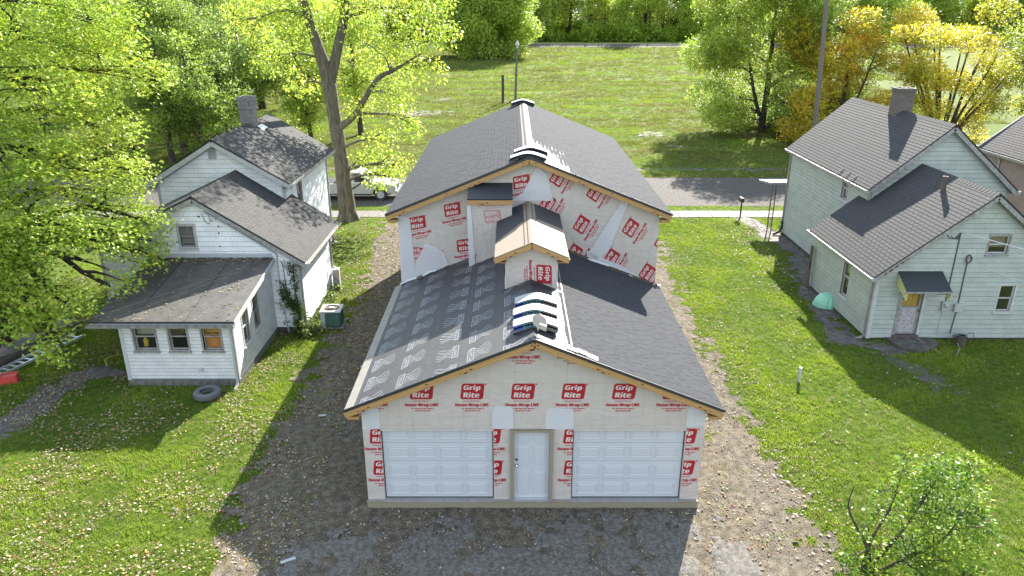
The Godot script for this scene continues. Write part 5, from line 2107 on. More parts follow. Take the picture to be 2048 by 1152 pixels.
func ridge_cap(h: Node3D, at: Vector3, length: float, sl: float, sr: float, m: Material) -> void:
	var key := "cap %s %s %s" % [sl, sr, m.resource_name]
	if not meshes.has(key):
		var b := MB.new()
		for s in [[-1.0, sl], [1.0, sr]]:
			var d := Vector3(s[0] * 0.15, -0.15 * s[1], 0)
			b.quad(Vector3(0, 0.012, 0), Vector3(0, 0.0, -length), d + Vector3(0, 0, -length), d + Vector3(0, 0.012, 0), Vector3(0, 1, 0))
			b.quad(Vector3(0, 0.012, 0), d + Vector3(0, 0.012, 0), d, Vector3.ZERO, Vector3.BACK)
		meshes[key] = b.mesh()
	var o := put("ridge_cap", meshes[key], m, h)
	o.position = at


func chimney(h: Node3D, x: float, z: float, w: float, d: float, y0: float, y1: float, m: Material, course: float, brick: float) -> void:
	# a core of mortar with the bricks standing proud, courses breaking joint
	var c := part("chimney", h)
	box_part("chimney_core", mats.mortar, c, x - w / 2 + 0.02, y0, z - d / 2 + 0.02, x + w / 2 - 0.02, y1 - 0.02, z + d / 2 - 0.02)
	var y := y0 + course * 2
	var r := 0
	while y < y1 - 0.01:
		var top := y1 - y < course * 2.2
		var grow := 0.03 if top else 0.0
		for side in 4:
			var along := Vector3.RIGHT if side % 2 == 0 else Vector3.BACK
			var out: Vector3 = [Vector3.BACK, Vector3.RIGHT, Vector3.FORWARD, Vector3.LEFT][side]
			var len: float = (w if side % 2 == 0 else d) + 2 * grow
			var off: float = (d if side % 2 == 0 else w) / 2 + grow
			var n := maxi(1, int(round(len / brick)))
			for i in n + (r % 2):
				var a := maxf(0.0, (i - 0.5 * (r % 2)) * len / n)
				var b := minf(len, (i + 1 - 0.5 * (r % 2)) * len / n)
				if b - a < 0.03:
					continue
				var k := MB.new()
				var s := rng.randf_range(0.8, 1.12)
				k.col = Color(s, s * rng.randf_range(0.95, 1.0), s * rng.randf_range(0.92, 1.0))
				var e := 0.001 * (side + 1)
				k.chamfer(Transform3D(Basis(), Vector3(x, y + course / 2, z) + along * ((a + b) / 2 - len / 2) + out * (off - 0.045 + rng.randf() * 0.008 + e)), along.abs() * (b - a - 0.014) + out.abs() * 0.09 + Vector3.UP * (course - 0.014), 0.006)
				obj("chimney_block", k, m, c)
		y += course
		r += 1
	var f := MB.new()
	f.lathe(Vector3(x, y1 - 0.06, z), [Vector2(0.0, 0.02), Vector2(0.09, 0.02), Vector2(0.09, 0.12), Vector2(0.13, 0.12), Vector2(0.13, 0.0)], 12)
	obj("flue", f, mats.mortar, c)


# ------------------------------------------------------------------ the pale green house on the right

func green_house() -> void:
	var h := thing("green_house", "pale green clapboard house with dark grey roofs and a brick chimney", "house")
	var sd: Material = mats.green_siding
	var g := GROUND
	var zf := -9.85
	var zb := -15.6
	var xl := 13.33
	var xr := 20.4
	var xa := 16.88
	var ridge := 5.48
	var s := 0.80
	var w := wall_at(Vector3(xl, g, zf), Vector3.RIGHT, Vector3.BACK)
	var out := PackedVector2Array([Vector2(0, 0.1), Vector2(xr - xl, 0.1), Vector2(xr - xl, ridge - s * (xr - xa) - g - 0.14), Vector2(xa - xl, ridge - g - 0.14), Vector2(0, ridge - s * (xa - xl) - g - 0.14)])
	var up := [17.07 - xl, 3.22 - g, 17.78 - xl, 3.90 - g]
	var lo := [17.88 - xl, 0.98 - g, 18.42 - xl, 2.0 - g]
	var dr := [14.33 - xl, 0.05 - g, 15.13 - xl, 1.98 - g]
	var holes := [rect(up[0], up[1], up[2], up[3]), rect(lo[0], lo[1], lo[2], lo[3]), rect(dr[0], -1, dr[2], dr[3])]
	sheathing(h, w, out, holes, 0.12, mats.sheathing)
	siding(h, w, out, holes, 0.185, sd)
	window(h, w, up[0], up[1], up[2], up[3], mats.worn_trim, 0.06, mats.white_trim, 0.7, mat("curtain", Color(0.35, 0.27, 0.2), 0.9, "patch", 3.0), "upper window with patterned curtain")
	window(h, w, lo[0], lo[1], lo[2], lo[3], mats.white_trim, 0.07, mats.white_trim)
	# rear door: storm door with a yellowed screen above and a grey panel below
	var d := part("back_door", h)
	var zd := zf - 0.05
	box_part("door_leaf", mat("door_grey", Color(0.40, 0.38, 0.38), 0.6, "patch", 1.5), d, 14.37, 0.06, zd - 0.04, 15.09, 1.1, zd)
	box_part("door_screen", mat("screen_yellow", Color(0.40, 0.29, 0.05), 0.6, "patch", 2.0), d, 14.43, 1.12, zd - 0.06, 15.03, 1.93, zd - 0.05)
	for k in [[14.335, 0.05, 14.43, 1.97], [15.03, 0.05, 15.125, 1.97], [14.43, 1.08, 15.03, 1.16], [14.43, 1.9, 15.03, 1.97], [14.43, 0.05, 15.03, 0.12]]:
		box_part("door_rail", mats.worn_trim, d, k[0], k[1], zd - 0.03, k[2], k[3], zd + 0.012)
	for k in [14.62, 14.82]:
		box_part("glazing_bar", mat("bar_yellow", Color(0.42, 0.24, 0.03), 0.6), d, k, 1.16, zd - 0.049, k + 0.03, 1.9, zd - 0.02)
	box_part("glazing_bar", mats.bar_yellow, d, 14.43, 1.5, zd - 0.048, 15.03, 1.53, zd - 0.022)
	var kb := MB.new()
	kb.lathe(Vector3(15.06, 1.0, zd + 0.012), [Vector2(0.02, 0), Vector2(0.02, 0.02), Vector2(0.03, 0.04), Vector2(0.0, 0.06)], 10, Vector3.BACK)
	obj("door_knob", kb, mats.black, d)
	board("door_casing", d, Vector3(14.28, 0.0, zf + 0.02), Vector3(14.28, 2.08, zf + 0.02), 0.09, 0.05, mats.worn_trim, Vector3.BACK)
	board("door_casing", d, Vector3(15.18, 0.0, zf + 0.02), Vector3(15.18, 2.08, zf + 0.02), 0.09, 0.05, mats.white_trim, Vector3.BACK)
	board("door_casing", d, Vector3(14.235, 2.03, zf + 0.02), Vector3(15.225, 2.03, zf + 0.02), 0.10, 0.05, mats.worn_trim, Vector3.BACK)
	box_part("door_sill", mats.old_wood, d, 14.25, -0.07, zf - 0.02, 15.2, 0.045, zf + 0.10)
	# left wall of the wing
	w = wall_at(Vector3(xl, g, zb), Vector3.BACK, Vector3.LEFT)
	out = rect(0, 0.1, zf - zb, 2.52 - g)
	var win := [-12.55 - zb, 0.66 - g, -11.92 - zb, 2.22 - g]
	holes = [rect(win[0], win[1], win[2], win[3])]
	sheathing(h, w, out, holes, 0.12, mats.sheathing)
	siding(h, w, out, holes, 0.185, sd)
	window(h, w, win[0], win[1], win[2], win[3], mats.white_trim, 0.08, mats.white_trim, 0.4, mats.blind, "tall narrow side window with a half-drawn blind")
	w = wall_at(Vector3(xr, g, zf), Vector3.FORWARD, Vector3.RIGHT)
	out = rect(0, 0.1, zf - zb, 2.52 - g)
	sheathing(h, w, out, [], 0.12, sd, "side_wall")
	box_part("foundation", mats.old_concrete, h, xl + 0.04, g - 0.2, zf - 0.04, xr - 0.04, g + 0.11, zb + 0.04)
	box_part("back_wall", sd, h, xl + 0.02, g, zb + 0.01, xr - 0.02, 2.45, zb + 0.13)
	corner(h, mats.white_trim, xl, zf, g + 0.08, 2.5, -1, 1)
	var oz := zf + 0.28
	for k in [[xl - 0.28, -1.0], [xr + 0.28, 1.0]]:
		var xe: float = k[0]
		var ye: float = ridge - s * absf(xe - xa)
		var a := Vector3(xe, ye, oz)
		var c := Vector3(xe, ye, zb - 0.1)
		var rv := Vector3(xa - xe, ridge - ye, 0)
		slab("roof_deck", h, a, c, c + rv, a + rv, 0.05, mats.deck)
		var n := Vector3(s * k[1], 1, 0).normalized()
		shingle_slope(h, a + n * 0.004 + Vector3(0, 0, 0.02), c + n * 0.004, rv, 0.15, 0.305, mats.green_house_shingle, 0.10, false, 0.011)
		board("rake_board", h, a + Vector3(0, -0.15, -0.015), a + rv + Vector3(0, -0.15, -0.015), 0.15, 0.03, mats.worn_trim, Vector3.BACK)
		board("soffit", h, a + Vector3(0, -0.07, -0.15), a + rv + Vector3(0, -0.07, -0.15), 0.016, 0.25, mats.worn_trim, Vector3.BACK)
		board("frieze_board", h, a + Vector3(0, -0.22, -0.24), a + rv + Vector3(0, -0.22, -0.24), 0.12, 0.03, mats.worn_trim, Vector3.BACK)
		board("fascia_board", h, a + Vector3(-k[1] * 0.02, -0.13, -0.03), c + Vector3(-k[1] * 0.02, -0.13, 0), 0.15, 0.03, mats.white_trim, Vector3(k[1], 0, 0))
		gutter(h, a + Vector3(0, -0.03, 0.02), c + Vector3(0, -0.03, 0), Vector3(k[1], 0, 0), mats.gutter_white)
	for i in 31:
		ridge_cap(h, Vector3(xa, ridge + 0.012, oz - 0.02 - i * 0.195), 0.2, s, s, mats.green_house_shingle)
	downspout(h, Vector3(xl - 0.06, 2.35, zf - 0.16), Vector3(xl - 0.06, g - 0.05, zf - 0.16), Vector3.LEFT, mats.worn_trim)
	var rot := MB.new()      # rotted end of the rake
	for i in 5:
		rot.chamfer(Transform3D(Basis.from_euler(Vector3(0.2 * i, 0.3, 0.675)), Vector3(13.45 + i * 0.17, 2.55 + i * 0.136, oz + 0.002)), Vector3(0.16, 0.06 + 0.03 * (i % 2), 0.02), 0.008)
	obj("rotten_trim", rot, mat("rust_brown", Color(0.12, 0.05, 0.02), 0.9), h)
	# vent pipe on the wing's roof
	var vp := MB.new()
	var vx := 16.3
	vp.lathe(Vector3(vx, 4.85, -12.0), [Vector2(0.09, 0.0), Vector2(0.09, 0.62), Vector2(0.10, 0.66), Vector2(0.10, 0.72), Vector2(0.06, 0.72), Vector2(0.06, 0.4)], 12)
	obj("vent_pipe", vp, mats.old_wood, h)

	# two-storey block
	zf = -14.8
	zb = -23.9
	xl = 14.95
	xr = 20.7
	xa = 17.82
	ridge = 7.10
	s = 0.86
	w = wall_at(Vector3(xl, g, zf), Vector3.RIGHT, Vector3.BACK)
	out = PackedVector2Array([Vector2(0, 2.3), Vector2(xr - xl, 2.3), Vector2(xr - xl, ridge - s * (xr - xa) - g - 0.14), Vector2(xa - xl, ridge - g - 0.14), Vector2(0, ridge - s * (xa - xl) - g - 0.14)])
	sheathing(h, w, out, [], 0.12, mats.sheathing)
	siding(h, w, out, [], 0.185, sd)
	w = wall_at(Vector3(xl, g, zb), Vector3.BACK, Vector3.LEFT)
	out = rect(0, 0.1, zf - zb, 4.58 - g)
	win = [-17.4 - zb, 3.42 - g, -16.72 - zb, 4.4 - g]
	holes = [rect(win[0], win[1], win[2], win[3])]
	sheathing(h, w, out, holes, 0.12, mats.sheathing)
	siding(h, w, out, holes, 0.185, sd)
	window(h, w, win[0], win[1], win[2], win[3], mats.white_trim, 0.08, mats.white_trim, 0.9, mats.blind)
	w = wall_at(Vector3(xr, g, zf), Vector3.FORWARD, Vector3.RIGHT)
	sheathing(h, w, rect(0, 0.1, zf - zb, 4.58 - g), [], 0.12, sd, "side_wall")
	w = wall_at(Vector3(xr, g, zb), Vector3.LEFT, Vector3.FORWARD)
	sheathing(h, w, PackedVector2Array([Vector2(0, 0.1), Vector2(xr - xl, 0.1), Vector2(xr - xl, 4.55 - g), Vector2(xr - xa, ridge - g - 0.14), Vector2(0, 4.55 - g)]), [], 0.12, sd, "street_wall")
	box_part("foundation", mats.old_concrete, h, xl + 0.04, g - 0.2, zf - 0.04, xr - 0.04, g + 0.11, zb + 0.04)
	corner(h, mats.worn_trim, xl, zf, 2.6, 4.6, -1, 1)
	corner(h, mats.worn_trim, xr, zf, 2.6, 4.6, 1, 1)
	corner(h, mats.worn_trim, xl, zb, g, 4.6, -1, -1)
	oz = zf + 0.25
	for k in [[xl - 0.2, -1.0], [xr + 0.25, 1.0]]:
		var xe: float = k[0]
		var ye: float = ridge - s * absf(xe - xa)
		var a := Vector3(xe, ye, oz)
		var c := Vector3(xe, ye, zb - 0.3)
		var rv := Vector3(xa - xe, ridge - ye, 0)
		slab("roof_deck", h, a, c, c + rv, a + rv, 0.05, mats.deck)
		var n := Vector3(s * k[1], 1, 0).normalized()
		shingle_slope(h, a + n * 0.004 + Vector3(0, 0, 0.02), c + n * 0.004, rv, 0.15, 0.305, mats.green_house_shingle, 0.10, false, 0.011)
		board("rake_board", h, a + Vector3(0, -0.16, -0.015), a + rv + Vector3(0, -0.16, -0.015), 0.17, 0.03, mats.worn_trim, Vector3.BACK)
		board("soffit", h, a + Vector3(0, -0.07, -0.14), a + rv + Vector3(0, -0.07, -0.14), 0.016, 0.22, mats.worn_trim, Vector3.BACK)
		board("fascia_board", h, a + Vector3(-k[1] * 0.02, -0.13, -0.03), c + Vector3(-k[1] * 0.02, -0.13, 0), 0.15, 0.03, mats.white_trim, Vector3(k[1], 0, 0))
		gutter(h, a + Vector3(0, -0.03, 0.02), c + Vector3(0, -0.03, 0), Vector3(k[1], 0, 0), mats.gutter_white)
	for i in 48:
		ridge_cap(h, Vector3(xa, ridge + 0.012, oz - 0.02 - i * 0.195), 0.2, s, s, mats.green_house_shingle)
	for z in [-17.6, -16.9, -16.2]:      # bright gutter straps
		board("gutter_strap", h, Vector3(14.62, 4.47, z), Vector3(14.98, 4.70, z), 0.03, 0.02, mats.chrome, Vector3.BACK)
	# downspout at the far corner, kicked out at the foot with a black drain hose
	var ds := MB.new()
	ds.bar(Vector3(xl - 0.06, 4.35, zb + 0.06), Vector3(xl - 0.06, 0.35, zb + 0.06), 0.09, 0.07, Vector3.LEFT)
	obj("downspout", ds, mats.worn_trim, h)
	ds = MB.new()
	ds.tube([Vector3(xl - 0.06, 0.55, zb + 0.06), Vector3(xl - 0.07, 0.2, zb + 0.1), Vector3(xl - 0.25, -0.02, zb + 0.3), Vector3(xl - 0.6, -0.12, zb + 0.45)], [0.07, 0.075, 0.075, 0.075], 10)
	obj("drain_hose", ds, mats.black, h)
	chimney(h, 17.86, -19.2, 0.74, 0.68, 6.3, 8.05, mats.brick, 0.085, 0.22)
	# street porch: roof edge and its lattice posts
	slab("front_porch_roof", h, Vector3(14.05, 2.62, -24.0), Vector3(20.5, 2.62, -24.0), Vector3(20.5, 2.35, -26.0), Vector3(14.05, 2.35, -26.0), 0.10, mats.worn_trim)
	for k in [[14.25, -24.25]]:
		for q in [0.0, 0.22]:
			board("porch_post", h, Vector3(k[0] + q, g, k[1]), Vector3(k[0] + q, 2.4, k[1]), 0.05, 0.05, mats.pale_pole, Vector3.BACK)
		for j in 9:
			var b := MB.new()
			b.bar(Vector3(k[0], g + 0.1 + 0.27 * j, k[1]), Vector3(k[0] + 0.22, g + 0.3 + 0.27 * j, k[1]), 0.02, 0.02, Vector3.BACK)
			obj("porch_lattice", b, mats.pale_pole, h)
	board("porch_rail", h, Vector3(14.2, 0.55, -24.2), Vector3(14.2, 0.12, -23.2), 0.06, 0.06, mats.old_wood, Vector3.LEFT)

	# wiring and boxes on the rear gable
	for k in [[15.95, 1.22, 0.24, 0.36, "electric_meter"], [16.47, 1.15, 0.34, 0.32, "junction_box"]]:
		var b := MB.new()
		b.chamfer(Transform3D(Basis(), Vector3(k[0], k[1], -9.85 + 0.08)), Vector3(k[2], k[3], 0.13), 0.015)
		if k[4] == "electric_meter":
			b.lathe(Vector3(k[0], k[1] + 0.05, -9.85 + 0.145), [Vector2(0.08, 0.0), Vector2(0.08, 0.05), Vector2(0.05, 0.085), Vector2(0.0, 0.09)], 14, Vector3.BACK)
		obj(k[4], b, mats.box_grey, h)
	zf = -9.82
	for k in [[15.97, 1.38, 15.96, 4.0, "cable"], [15.95, 1.05, 15.93, 0.12, "white_trim"], [16.45, 1.3, 16.43, 2.9, "cable"], [16.45, 1.0, 16.4, 0.1, "cable"]]:
		var b := MB.new()
		b.tube([Vector3(k[0], k[1], zf), Vector3(k[2], k[3], zf)], [0.024, 0.024], 6)
		obj("conduit", b, mats[k[4]], h)
	var hc := MB.new()
	var pts := []
	var rad := []
	for i in 26:
		var a := TAU * i / 12.0
		pts.append(Vector3(16.43 + 0.09 * cos(a), 3.04 + 0.15 * sin(a), zf + 0.03 + 0.002 * i))
		rad.append(0.02)
	hc.tube(pts, rad, 6)
	obj("cable_coil", hc, mats.cable, h)
	for i in 3:
		cable("wall_cable", h, Vector3(15.95, 4.02, zf + 0.03), Vector3(15.45 + 0.2 * i, 4.0 - 0.1 * i, zf + 0.01), 0.22 - 0.05 * i, 0.014, mats.cable, 8)
	tag(cable("service_wire", self, Vector3(15.98, 4.05, zf + 0.06), Vector3(27.0, 5.2, 4.0), 0.7, 0.018, mats.pale_cable, 24), "service wire leaving the pale green house's rear gable near its ridge", "wire")
	tag(cable("phone_wire", self, Vector3(16.43, 2.95, zf + 0.05), Vector3(26.0, 3.0, 5.0), 0.5, 0.008, mats.pale_cable, 24), "thin phone wire running from the black cable coil on the green gable", "wire")

	# awning over the rear door
	var aw := part("door_awning", h)
	slab("awning_roof", aw, Vector3(14.02, 2.06, -8.98), Vector3(15.62, 2.06, -8.98), Vector3(15.62, 2.56, -9.82), Vector3(14.02, 2.56, -9.82), 0.03, mat("awning_green", Color(0.022, 0.032, 0.032), 0.5, "granule", 1.0))
	for x in [14.03, 15.58]:
		for i in 6:
			var t0 := i / 6.0
			var b := MB.new()
			var z := lerpf(-8.99, -9.80, t0)
			var yt := lerpf(2.03, 2.53, t0)
			b.bx(x, yt - 0.30 - 0.15 * t0, z, x + 0.02, yt, z - 0.11)
			obj("awning_slat", b, mat("slat_yellow", Color(0.46, 0.44, 0.20), 0.5), aw)
		var b2 := MB.new()
		b2.bar(Vector3(x + 0.01, 2.0, -9.02), Vector3(x + 0.01, 1.65, -9.80), 0.025, 0.025)
		obj("awning_bracket", b2, mats.worn_trim, aw)
	board("awning_edge", aw, Vector3(14.0, 2.05, -8.965), Vector3(15.64, 2.05, -8.965), 0.05, 0.02, mats.worn_trim, Vector3.BACK)


func pink_house() -> void:
	var h := thing("pink_house", "pink sided house with a grey roof, partly in view at the right edge", "house")
	var g := GROUND
	var xl := 25.3
	var xr := 31.3
	var xa := 28.3
	var zf := -12.0
	var zb := -24.0
	var ridge := 7.15
	var s := 0.82
	var w := wall_at(Vector3(xl, g, zb), Vector3.BACK, Vector3.LEFT)
	sheathing(h, w, rect(0, 0.1, zf - zb, 4.6 - g), [], 0.12, mats.sheathing)
	siding(h, w, rect(0, 0.1, zf - zb, 4.6 - g), [], 0.14, mats.pink_siding, 0.025)
	for k in [[zf, 1.0], [zb, -1.0]]:
		var b := MB.new()
		b.prism(PackedVector2Array([Vector2(xl, g + 0.1), Vector2(xr, g + 0.1), Vector2(xr, 4.6), Vector2(xa, ridge - 0.1), Vector2(xl, 4.6)]), Vector3(0, 0, k[0]), Vector3.RIGHT, Vector3.UP, Vector3(0, 0, -0.12 * k[1]))
		obj("gable_wall", b, mats.pink_siding, h)
	for k in [[xl - 0.25, -1.0], [xr + 0.25, 1.0]]:
		var xe: float = k[0]
		var ye: float = ridge - s * absf(xe - xa)
		var a := Vector3(xe, ye, zf + 0.3)
		var c := Vector3(xe, ye, zb - 0.25)
		var rv := Vector3(xa - xe, ridge - ye, 0)
		slab("roof_deck", h, a, c, c + rv, a + rv, 0.05, mats.deck)
		var n := Vector3(s * k[1], 1, 0).normalized()
		shingle_slope(h, a + n * 0.004, c + n * 0.004, rv, 0.15, 0.305, mats.green_house_shingle, 0.10, false, 0.011)
		board("fascia_board", h, a + Vector3(-k[1] * 0.02, -0.13, 0), c + Vector3(-k[1] * 0.02, -0.13, 0), 0.15, 0.03, mats.white_trim, Vector3(k[1], 0, 0))
		gutter(h, a + Vector3(0, -0.03, 0), c + Vector3(0, -0.03, 0), Vector3(k[1], 0, 0), mats.gutter_white)
	board("rake_board", h, Vector3(xl - 0.25, 4.5, zb - 0.26), Vector3(xa, ridge - 0.1, zb - 0.26), 0.16, 0.03, mats.white_trim, Vector3.FORWARD)
	corner(h, mats.worn_trim, xl, zb, g, 4.55, -1, -1)
	var d := MB.new()
	d.tube([Vector3(xl - 0.22, 4.45, zb + 1.4), Vector3(xl - 0.22, 4.3, zb + 1.4), Vector3(xl - 0.06, 4.05, zb + 1.4), Vector3(xl - 0.06, 0.1, zb + 1.4)], [0.045, 0.045, 0.045, 0.045], 8)
	obj("downspout", d, mats.gutter_white, h)


# ------------------------------------------------------------------ things on the street and in the yards

func street_things() -> void:
	pickup()
	var m := thing("mailbox", "black mailbox on a thin post beside the sidewalk", "mailbox", Vector3(13.6, GROUND, -27.15))
	var b := MB.new()
	b.bar(Vector3(0, -0.1, 0), Vector3(0, 0.95, 0), 0.07, 0.07, Vector3.BACK)
	obj("post", b, mats.black, m)
	b = MB.new()
	var pr := PackedVector2Array()
	for i in 9:
		var a := PI * i / 8.0
		pr.append(Vector2(0.1 * cos(a), 0.14 + 0.1 * sin(a)))
	pr.append(Vector2(-0.1, 0))
	pr.append(Vector2(0.1, 0))
	b.prism(pr, Vector3(0, 0.95, 0.14), Vector3.RIGHT, Vector3.UP, Vector3(0, 0, -0.5))
	obj("box", b, mats.black, m)
	b = MB.new()
	b.bx(-0.104, 1.0, 0.05, -0.11, 1.24, -0.02)
	obj("flag", b, mats.red_plastic, m)

	utility_pole("utility_pole", "dark slim utility pole leaning among the trees behind the white house", Vector3(-31.3, GROUND, -45.9), Vector3(-2.2, 11.5, 0.5), 0.17, mats.dark_bark)
	utility_pole("utility_pole", "tall pale utility pole before the yellowing tree behind the green house", Vector3(25.1, GROUND, -46.0), Vector3(-0.8, 15.0, 0.0), 0.21, mats.pale_pole)
	var base := at_ground(-1.12, -76.5)
	var p := thing("field_post", "short dark wooden post in the field beside the taller capped pole", "post", base)
	b = MB.new()
	b.tube([Vector3.DOWN * 0.2, Vector3(0.02, 1.6, 0), Vector3(0, 3.35, 0)], [0.17, 0.165, 0.16], 9)
	obj("post", b, mats.pole_wood, p)
	p = thing("capped_pole", "tall grey pole with a white cone cap standing in the field", "pole", at_ground(0.42, -78.5))
	b = MB.new()
	b.tube([Vector3.DOWN * 0.2, Vector3(0.1, 3.4, 0), Vector3(0.22, 6.4, 0)], [0.16, 0.145, 0.13], 10)
	obj("pole", b, mats.pale_pole, p)
	b = MB.new()
	b.lathe(Vector3(0.22, 6.3, 0), [Vector2(0.15, 0.0), Vector2(0.15, 0.35), Vector2(0.27, 0.36), Vector2(0.04, 0.85), Vector2(0.0, 0.86)], 12)
	obj("cone_cap", b, mats.white_trim, p)


func utility_pole(called: String, label: String, at: Vector3, lean: Vector3, r: float, m: Material) -> void:
	var p := thing(called, label, "utility pole", at, "")
	var b := MB.new()
	b.tube([Vector3.DOWN * 0.3, lean * 0.33, lean * 0.66, lean], [r, r * 0.9, r * 0.8, r * 0.7], 10)
	obj("pole", b, m, p)
	b = MB.new()
	b.bar(lean * 0.93 + Vector3(-1.1, 0, 0.16), lean * 0.93 + Vector3(1.1, 0, 0.16), 0.1, 0.12)
	obj("crossarm", b, m, p)
	for i in 4:
		b = MB.new()
		b.lathe(lean * 0.93 + Vector3(-1.0 + i * 0.66, 0.06, 0.16), [Vector2(0.02, 0), Vector2(0.05, 0.04), Vector2(0.03, 0.08), Vector2(0.045, 0.12), Vector2(0, 0.15)], 8)
		obj("insulator", b, mats.metal, p)


func pickup() -> void:
	# nose towards +x, kerb side nearest the camera
	var t := thing("pickup_truck", "white pickup truck parked on the street behind the big tree trunk", "pickup truck", Vector3(-7.5, GROUND + 0.012, -31.2))
	var paint: Material = mats.car_paint
	var w := 1.95
	# lower body: side outline with wheel arches, drawn in slices so that the sides tuck in
	var prof := PackedVector2Array([Vector2(-5.75, 0.55), Vector2(-5.78, 1.08), Vector2(-3.75, 1.10), Vector2(-1.75, 1.12), Vector2(-0.35, 1.05), Vector2(-0.08, 0.98), Vector2(0.0, 0.82), Vector2(0.0, 0.5), Vector2(-0.5, 0.42)])
	for k in 9:
		var a := PI * k / 8.0
		prof.append(Vector2(-1.0 - 0.47 * cos(PI - a) * -1.0 - 0.0, 0.42 + 0.47 * sin(a)) if false else Vector2(-0.53 - 0.47 + 0.47 * cos(a), 0.42 + 0.45 * sin(a)))
	prof.append(Vector2(-1.6, 0.42))
	prof.append(Vector2(-4.2, 0.42))
	for k in 9:
		var a := PI * k / 8.0
		prof.append(Vector2(-4.75 + 0.47 * cos(a), 0.42 + 0.45 * sin(a)))
	prof.append(Vector2(-5.5, 0.45))
	var b := MB.new()
	var slices := [[0.0, 0.94], [0.06, 1.0], [w - 0.06, 1.0], [w, 0.94]]
	for i in 3:
		var s0: float = slices[i][1]
		var s1: float = slices[i + 1][1]
		for k in prof.size():
			var p := prof[k]
			var q := prof[(k + 1) % prof.size()]
			var mid := Vector2(-2.9, 0.78)
			var f := func(v: Vector2, s: float, z: float) -> Vector3: return Vector3(mid.x + (v.x - mid.x) * lerpf(1.0, s, 0.25), mid.y + (v.y - mid.y) * s, -z)
			var e := (q - p)
			b.quad(f.call(p, s0, slices[i][0]), f.call(q, s0, slices[i][0]), f.call(q, s1, slices[i + 1][0]), f.call(p, s1, slices[i + 1][0]), Vector3(-e.y, e.x, 0) * (1.0 if Geometry2D.is_polygon_clockwise(prof) else -1.0))
	var side := PackedVector2Array()
	for p in prof:
		side.append(Vector2(-2.9 + (p.x + 2.9) * 0.985, 0.78 + (p.y - 0.78) * 0.94))
	b.sheet(side, Vector3.ZERO, Vector3.RIGHT, Vector3.UP, Vector3.BACK)
	b.sheet(side, Vector3(0, 0, -w), Vector3.RIGHT, Vector3.UP, Vector3.FORWARD)
	obj("body", b, paint, t)
	# cab
	b = MB.new()
	var lo := [Vector3(-3.75, 1.10, -0.05), Vector3(-1.45, 1.12, -0.05), Vector3(-1.45, 1.12, -w + 0.05), Vector3(-3.75, 1.10, -w + 0.05)]
	var hi := [Vector3(-3.62, 1.78, -0.22), Vector3(-2.25, 1.80, -0.22), Vector3(-2.25, 1.80, -w + 0.22), Vector3(-3.62, 1.78, -w + 0.22)]
	for k in 4:
		var l := (k + 1) % 4
		b.quad(lo[k], lo[l], hi[l], hi[k], (lo[k] + lo[l]) / 2 - Vector3(-2.7, 1.2, -w / 2))
	b.quad(hi[0], hi[1], hi[2], hi[3], Vector3.UP)
	obj("cab", b, paint, t)
	var glass := mat("car_glass", Color(0.012, 0.013, 0.015), 0.06)
	for k in [[0, 0.06, 0.44, 0.1], [0, 0.50, 0.90, 0.1], [1, 0.08, 0.92, 0.1], [3, 0.1, 0.9, 0.14], [2, 0.1, 0.5, 0.1], [2, 0.56, 0.94, 0.1]]:
		var l: int = (k[0] + 1) % 4
		var g := MB.new()
		var n: Vector3 = (lo[l] - lo[k[0]]).cross(hi[k[0]] - lo[k[0]]).normalized()
		if n.dot(lo[k[0]] + lo[l] - Vector3(-5.4, 2.4, -w)) < 0:
			n = -n
		var at := func(u: float, v: float) -> Vector3: return lo[k[0]].lerp(lo[l], u).lerp(hi[k[0]].lerp(hi[l], u), v) + n * 0.006
		g.quad(at.call(k[1], 0.12), at.call(k[2], 0.12), at.call(k[2], 0.88), at.call(k[1], 0.88), n)
		obj("window", g, glass, t)
	for x in [-1.0, -4.75]:
		for z in [-0.12, -w + 0.12]:
			var wheel := part("wheel", t)
			var s := 1.0 if z > -1 else -1.0
			b = MB.new()
			b.lathe(Vector3(x, 0.39, z - 0.12), [Vector2(0.24, 0.0), Vector2(0.36, 0.0), Vector2(0.39, 0.04), Vector2(0.39, 0.2), Vector2(0.36, 0.24), Vector2(0.24, 0.24)], 22, Vector3.BACK)
			obj("tyre", b, mats.rubber, wheel)
			b = MB.new()
			b.lathe(Vector3(x, 0.39, z + s * 0.08), [Vector2(0.245, 0.03), Vector2(0.22, 0.03), Vector2(0.19, 0.0), Vector2(0.07, 0.0), Vector2(0.05, 0.03), Vector2(0, 0.035)], 16, Vector3.BACK * s)
			obj("rim", b, mats.grey_metal, wheel)
	b = MB.new()
	b.chamfer(Transform3D(Basis(), Vector3(0.03, 0.52, -w / 2)), Vector3(0.16, 0.22, w - 0.04), 0.03)
	obj("bumper", b, mats.chrome, t)
	for z in [-0.2, -w + 0.2]:
		b = MB.new()
		b.chamfer(Transform3D(Basis(), Vector3(-0.03, 0.80, z)), Vector3(0.1, 0.2, 0.32), 0.02)
		obj("headlight", b, mat("lamp_glass", Color(0.6, 0.6, 0.6), 0.1), t)
	b = MB.new()
	b.bx(0.004, 0.68, -0.45, 0.03, 0.92, -w + 0.45)
	obj("grille", b, mats.black, t)
	b = MB.new()
	b.bar(Vector3(-3.9, 0.34, 0.06), Vector3(-1.6, 0.34, 0.06), 0.14, 0.05)
	obj("running_board", b, mats.chrome, t)
	for x in [-1.9, -2.95]:
		b = MB.new()
		b.bx(x - 0.62, 0.95, 0.004, x - 0.46, 0.98, 0.03)
		obj("door_handle", b, mats.black, t)
	for x in [-1.58, -2.62, -3.66]:
		b = MB.new()
		b.bx(x, 0.5, -0.0, x + 0.012, 1.08, 0.003)
		obj("door_seam", b, mats.black, t)
	b = MB.new()
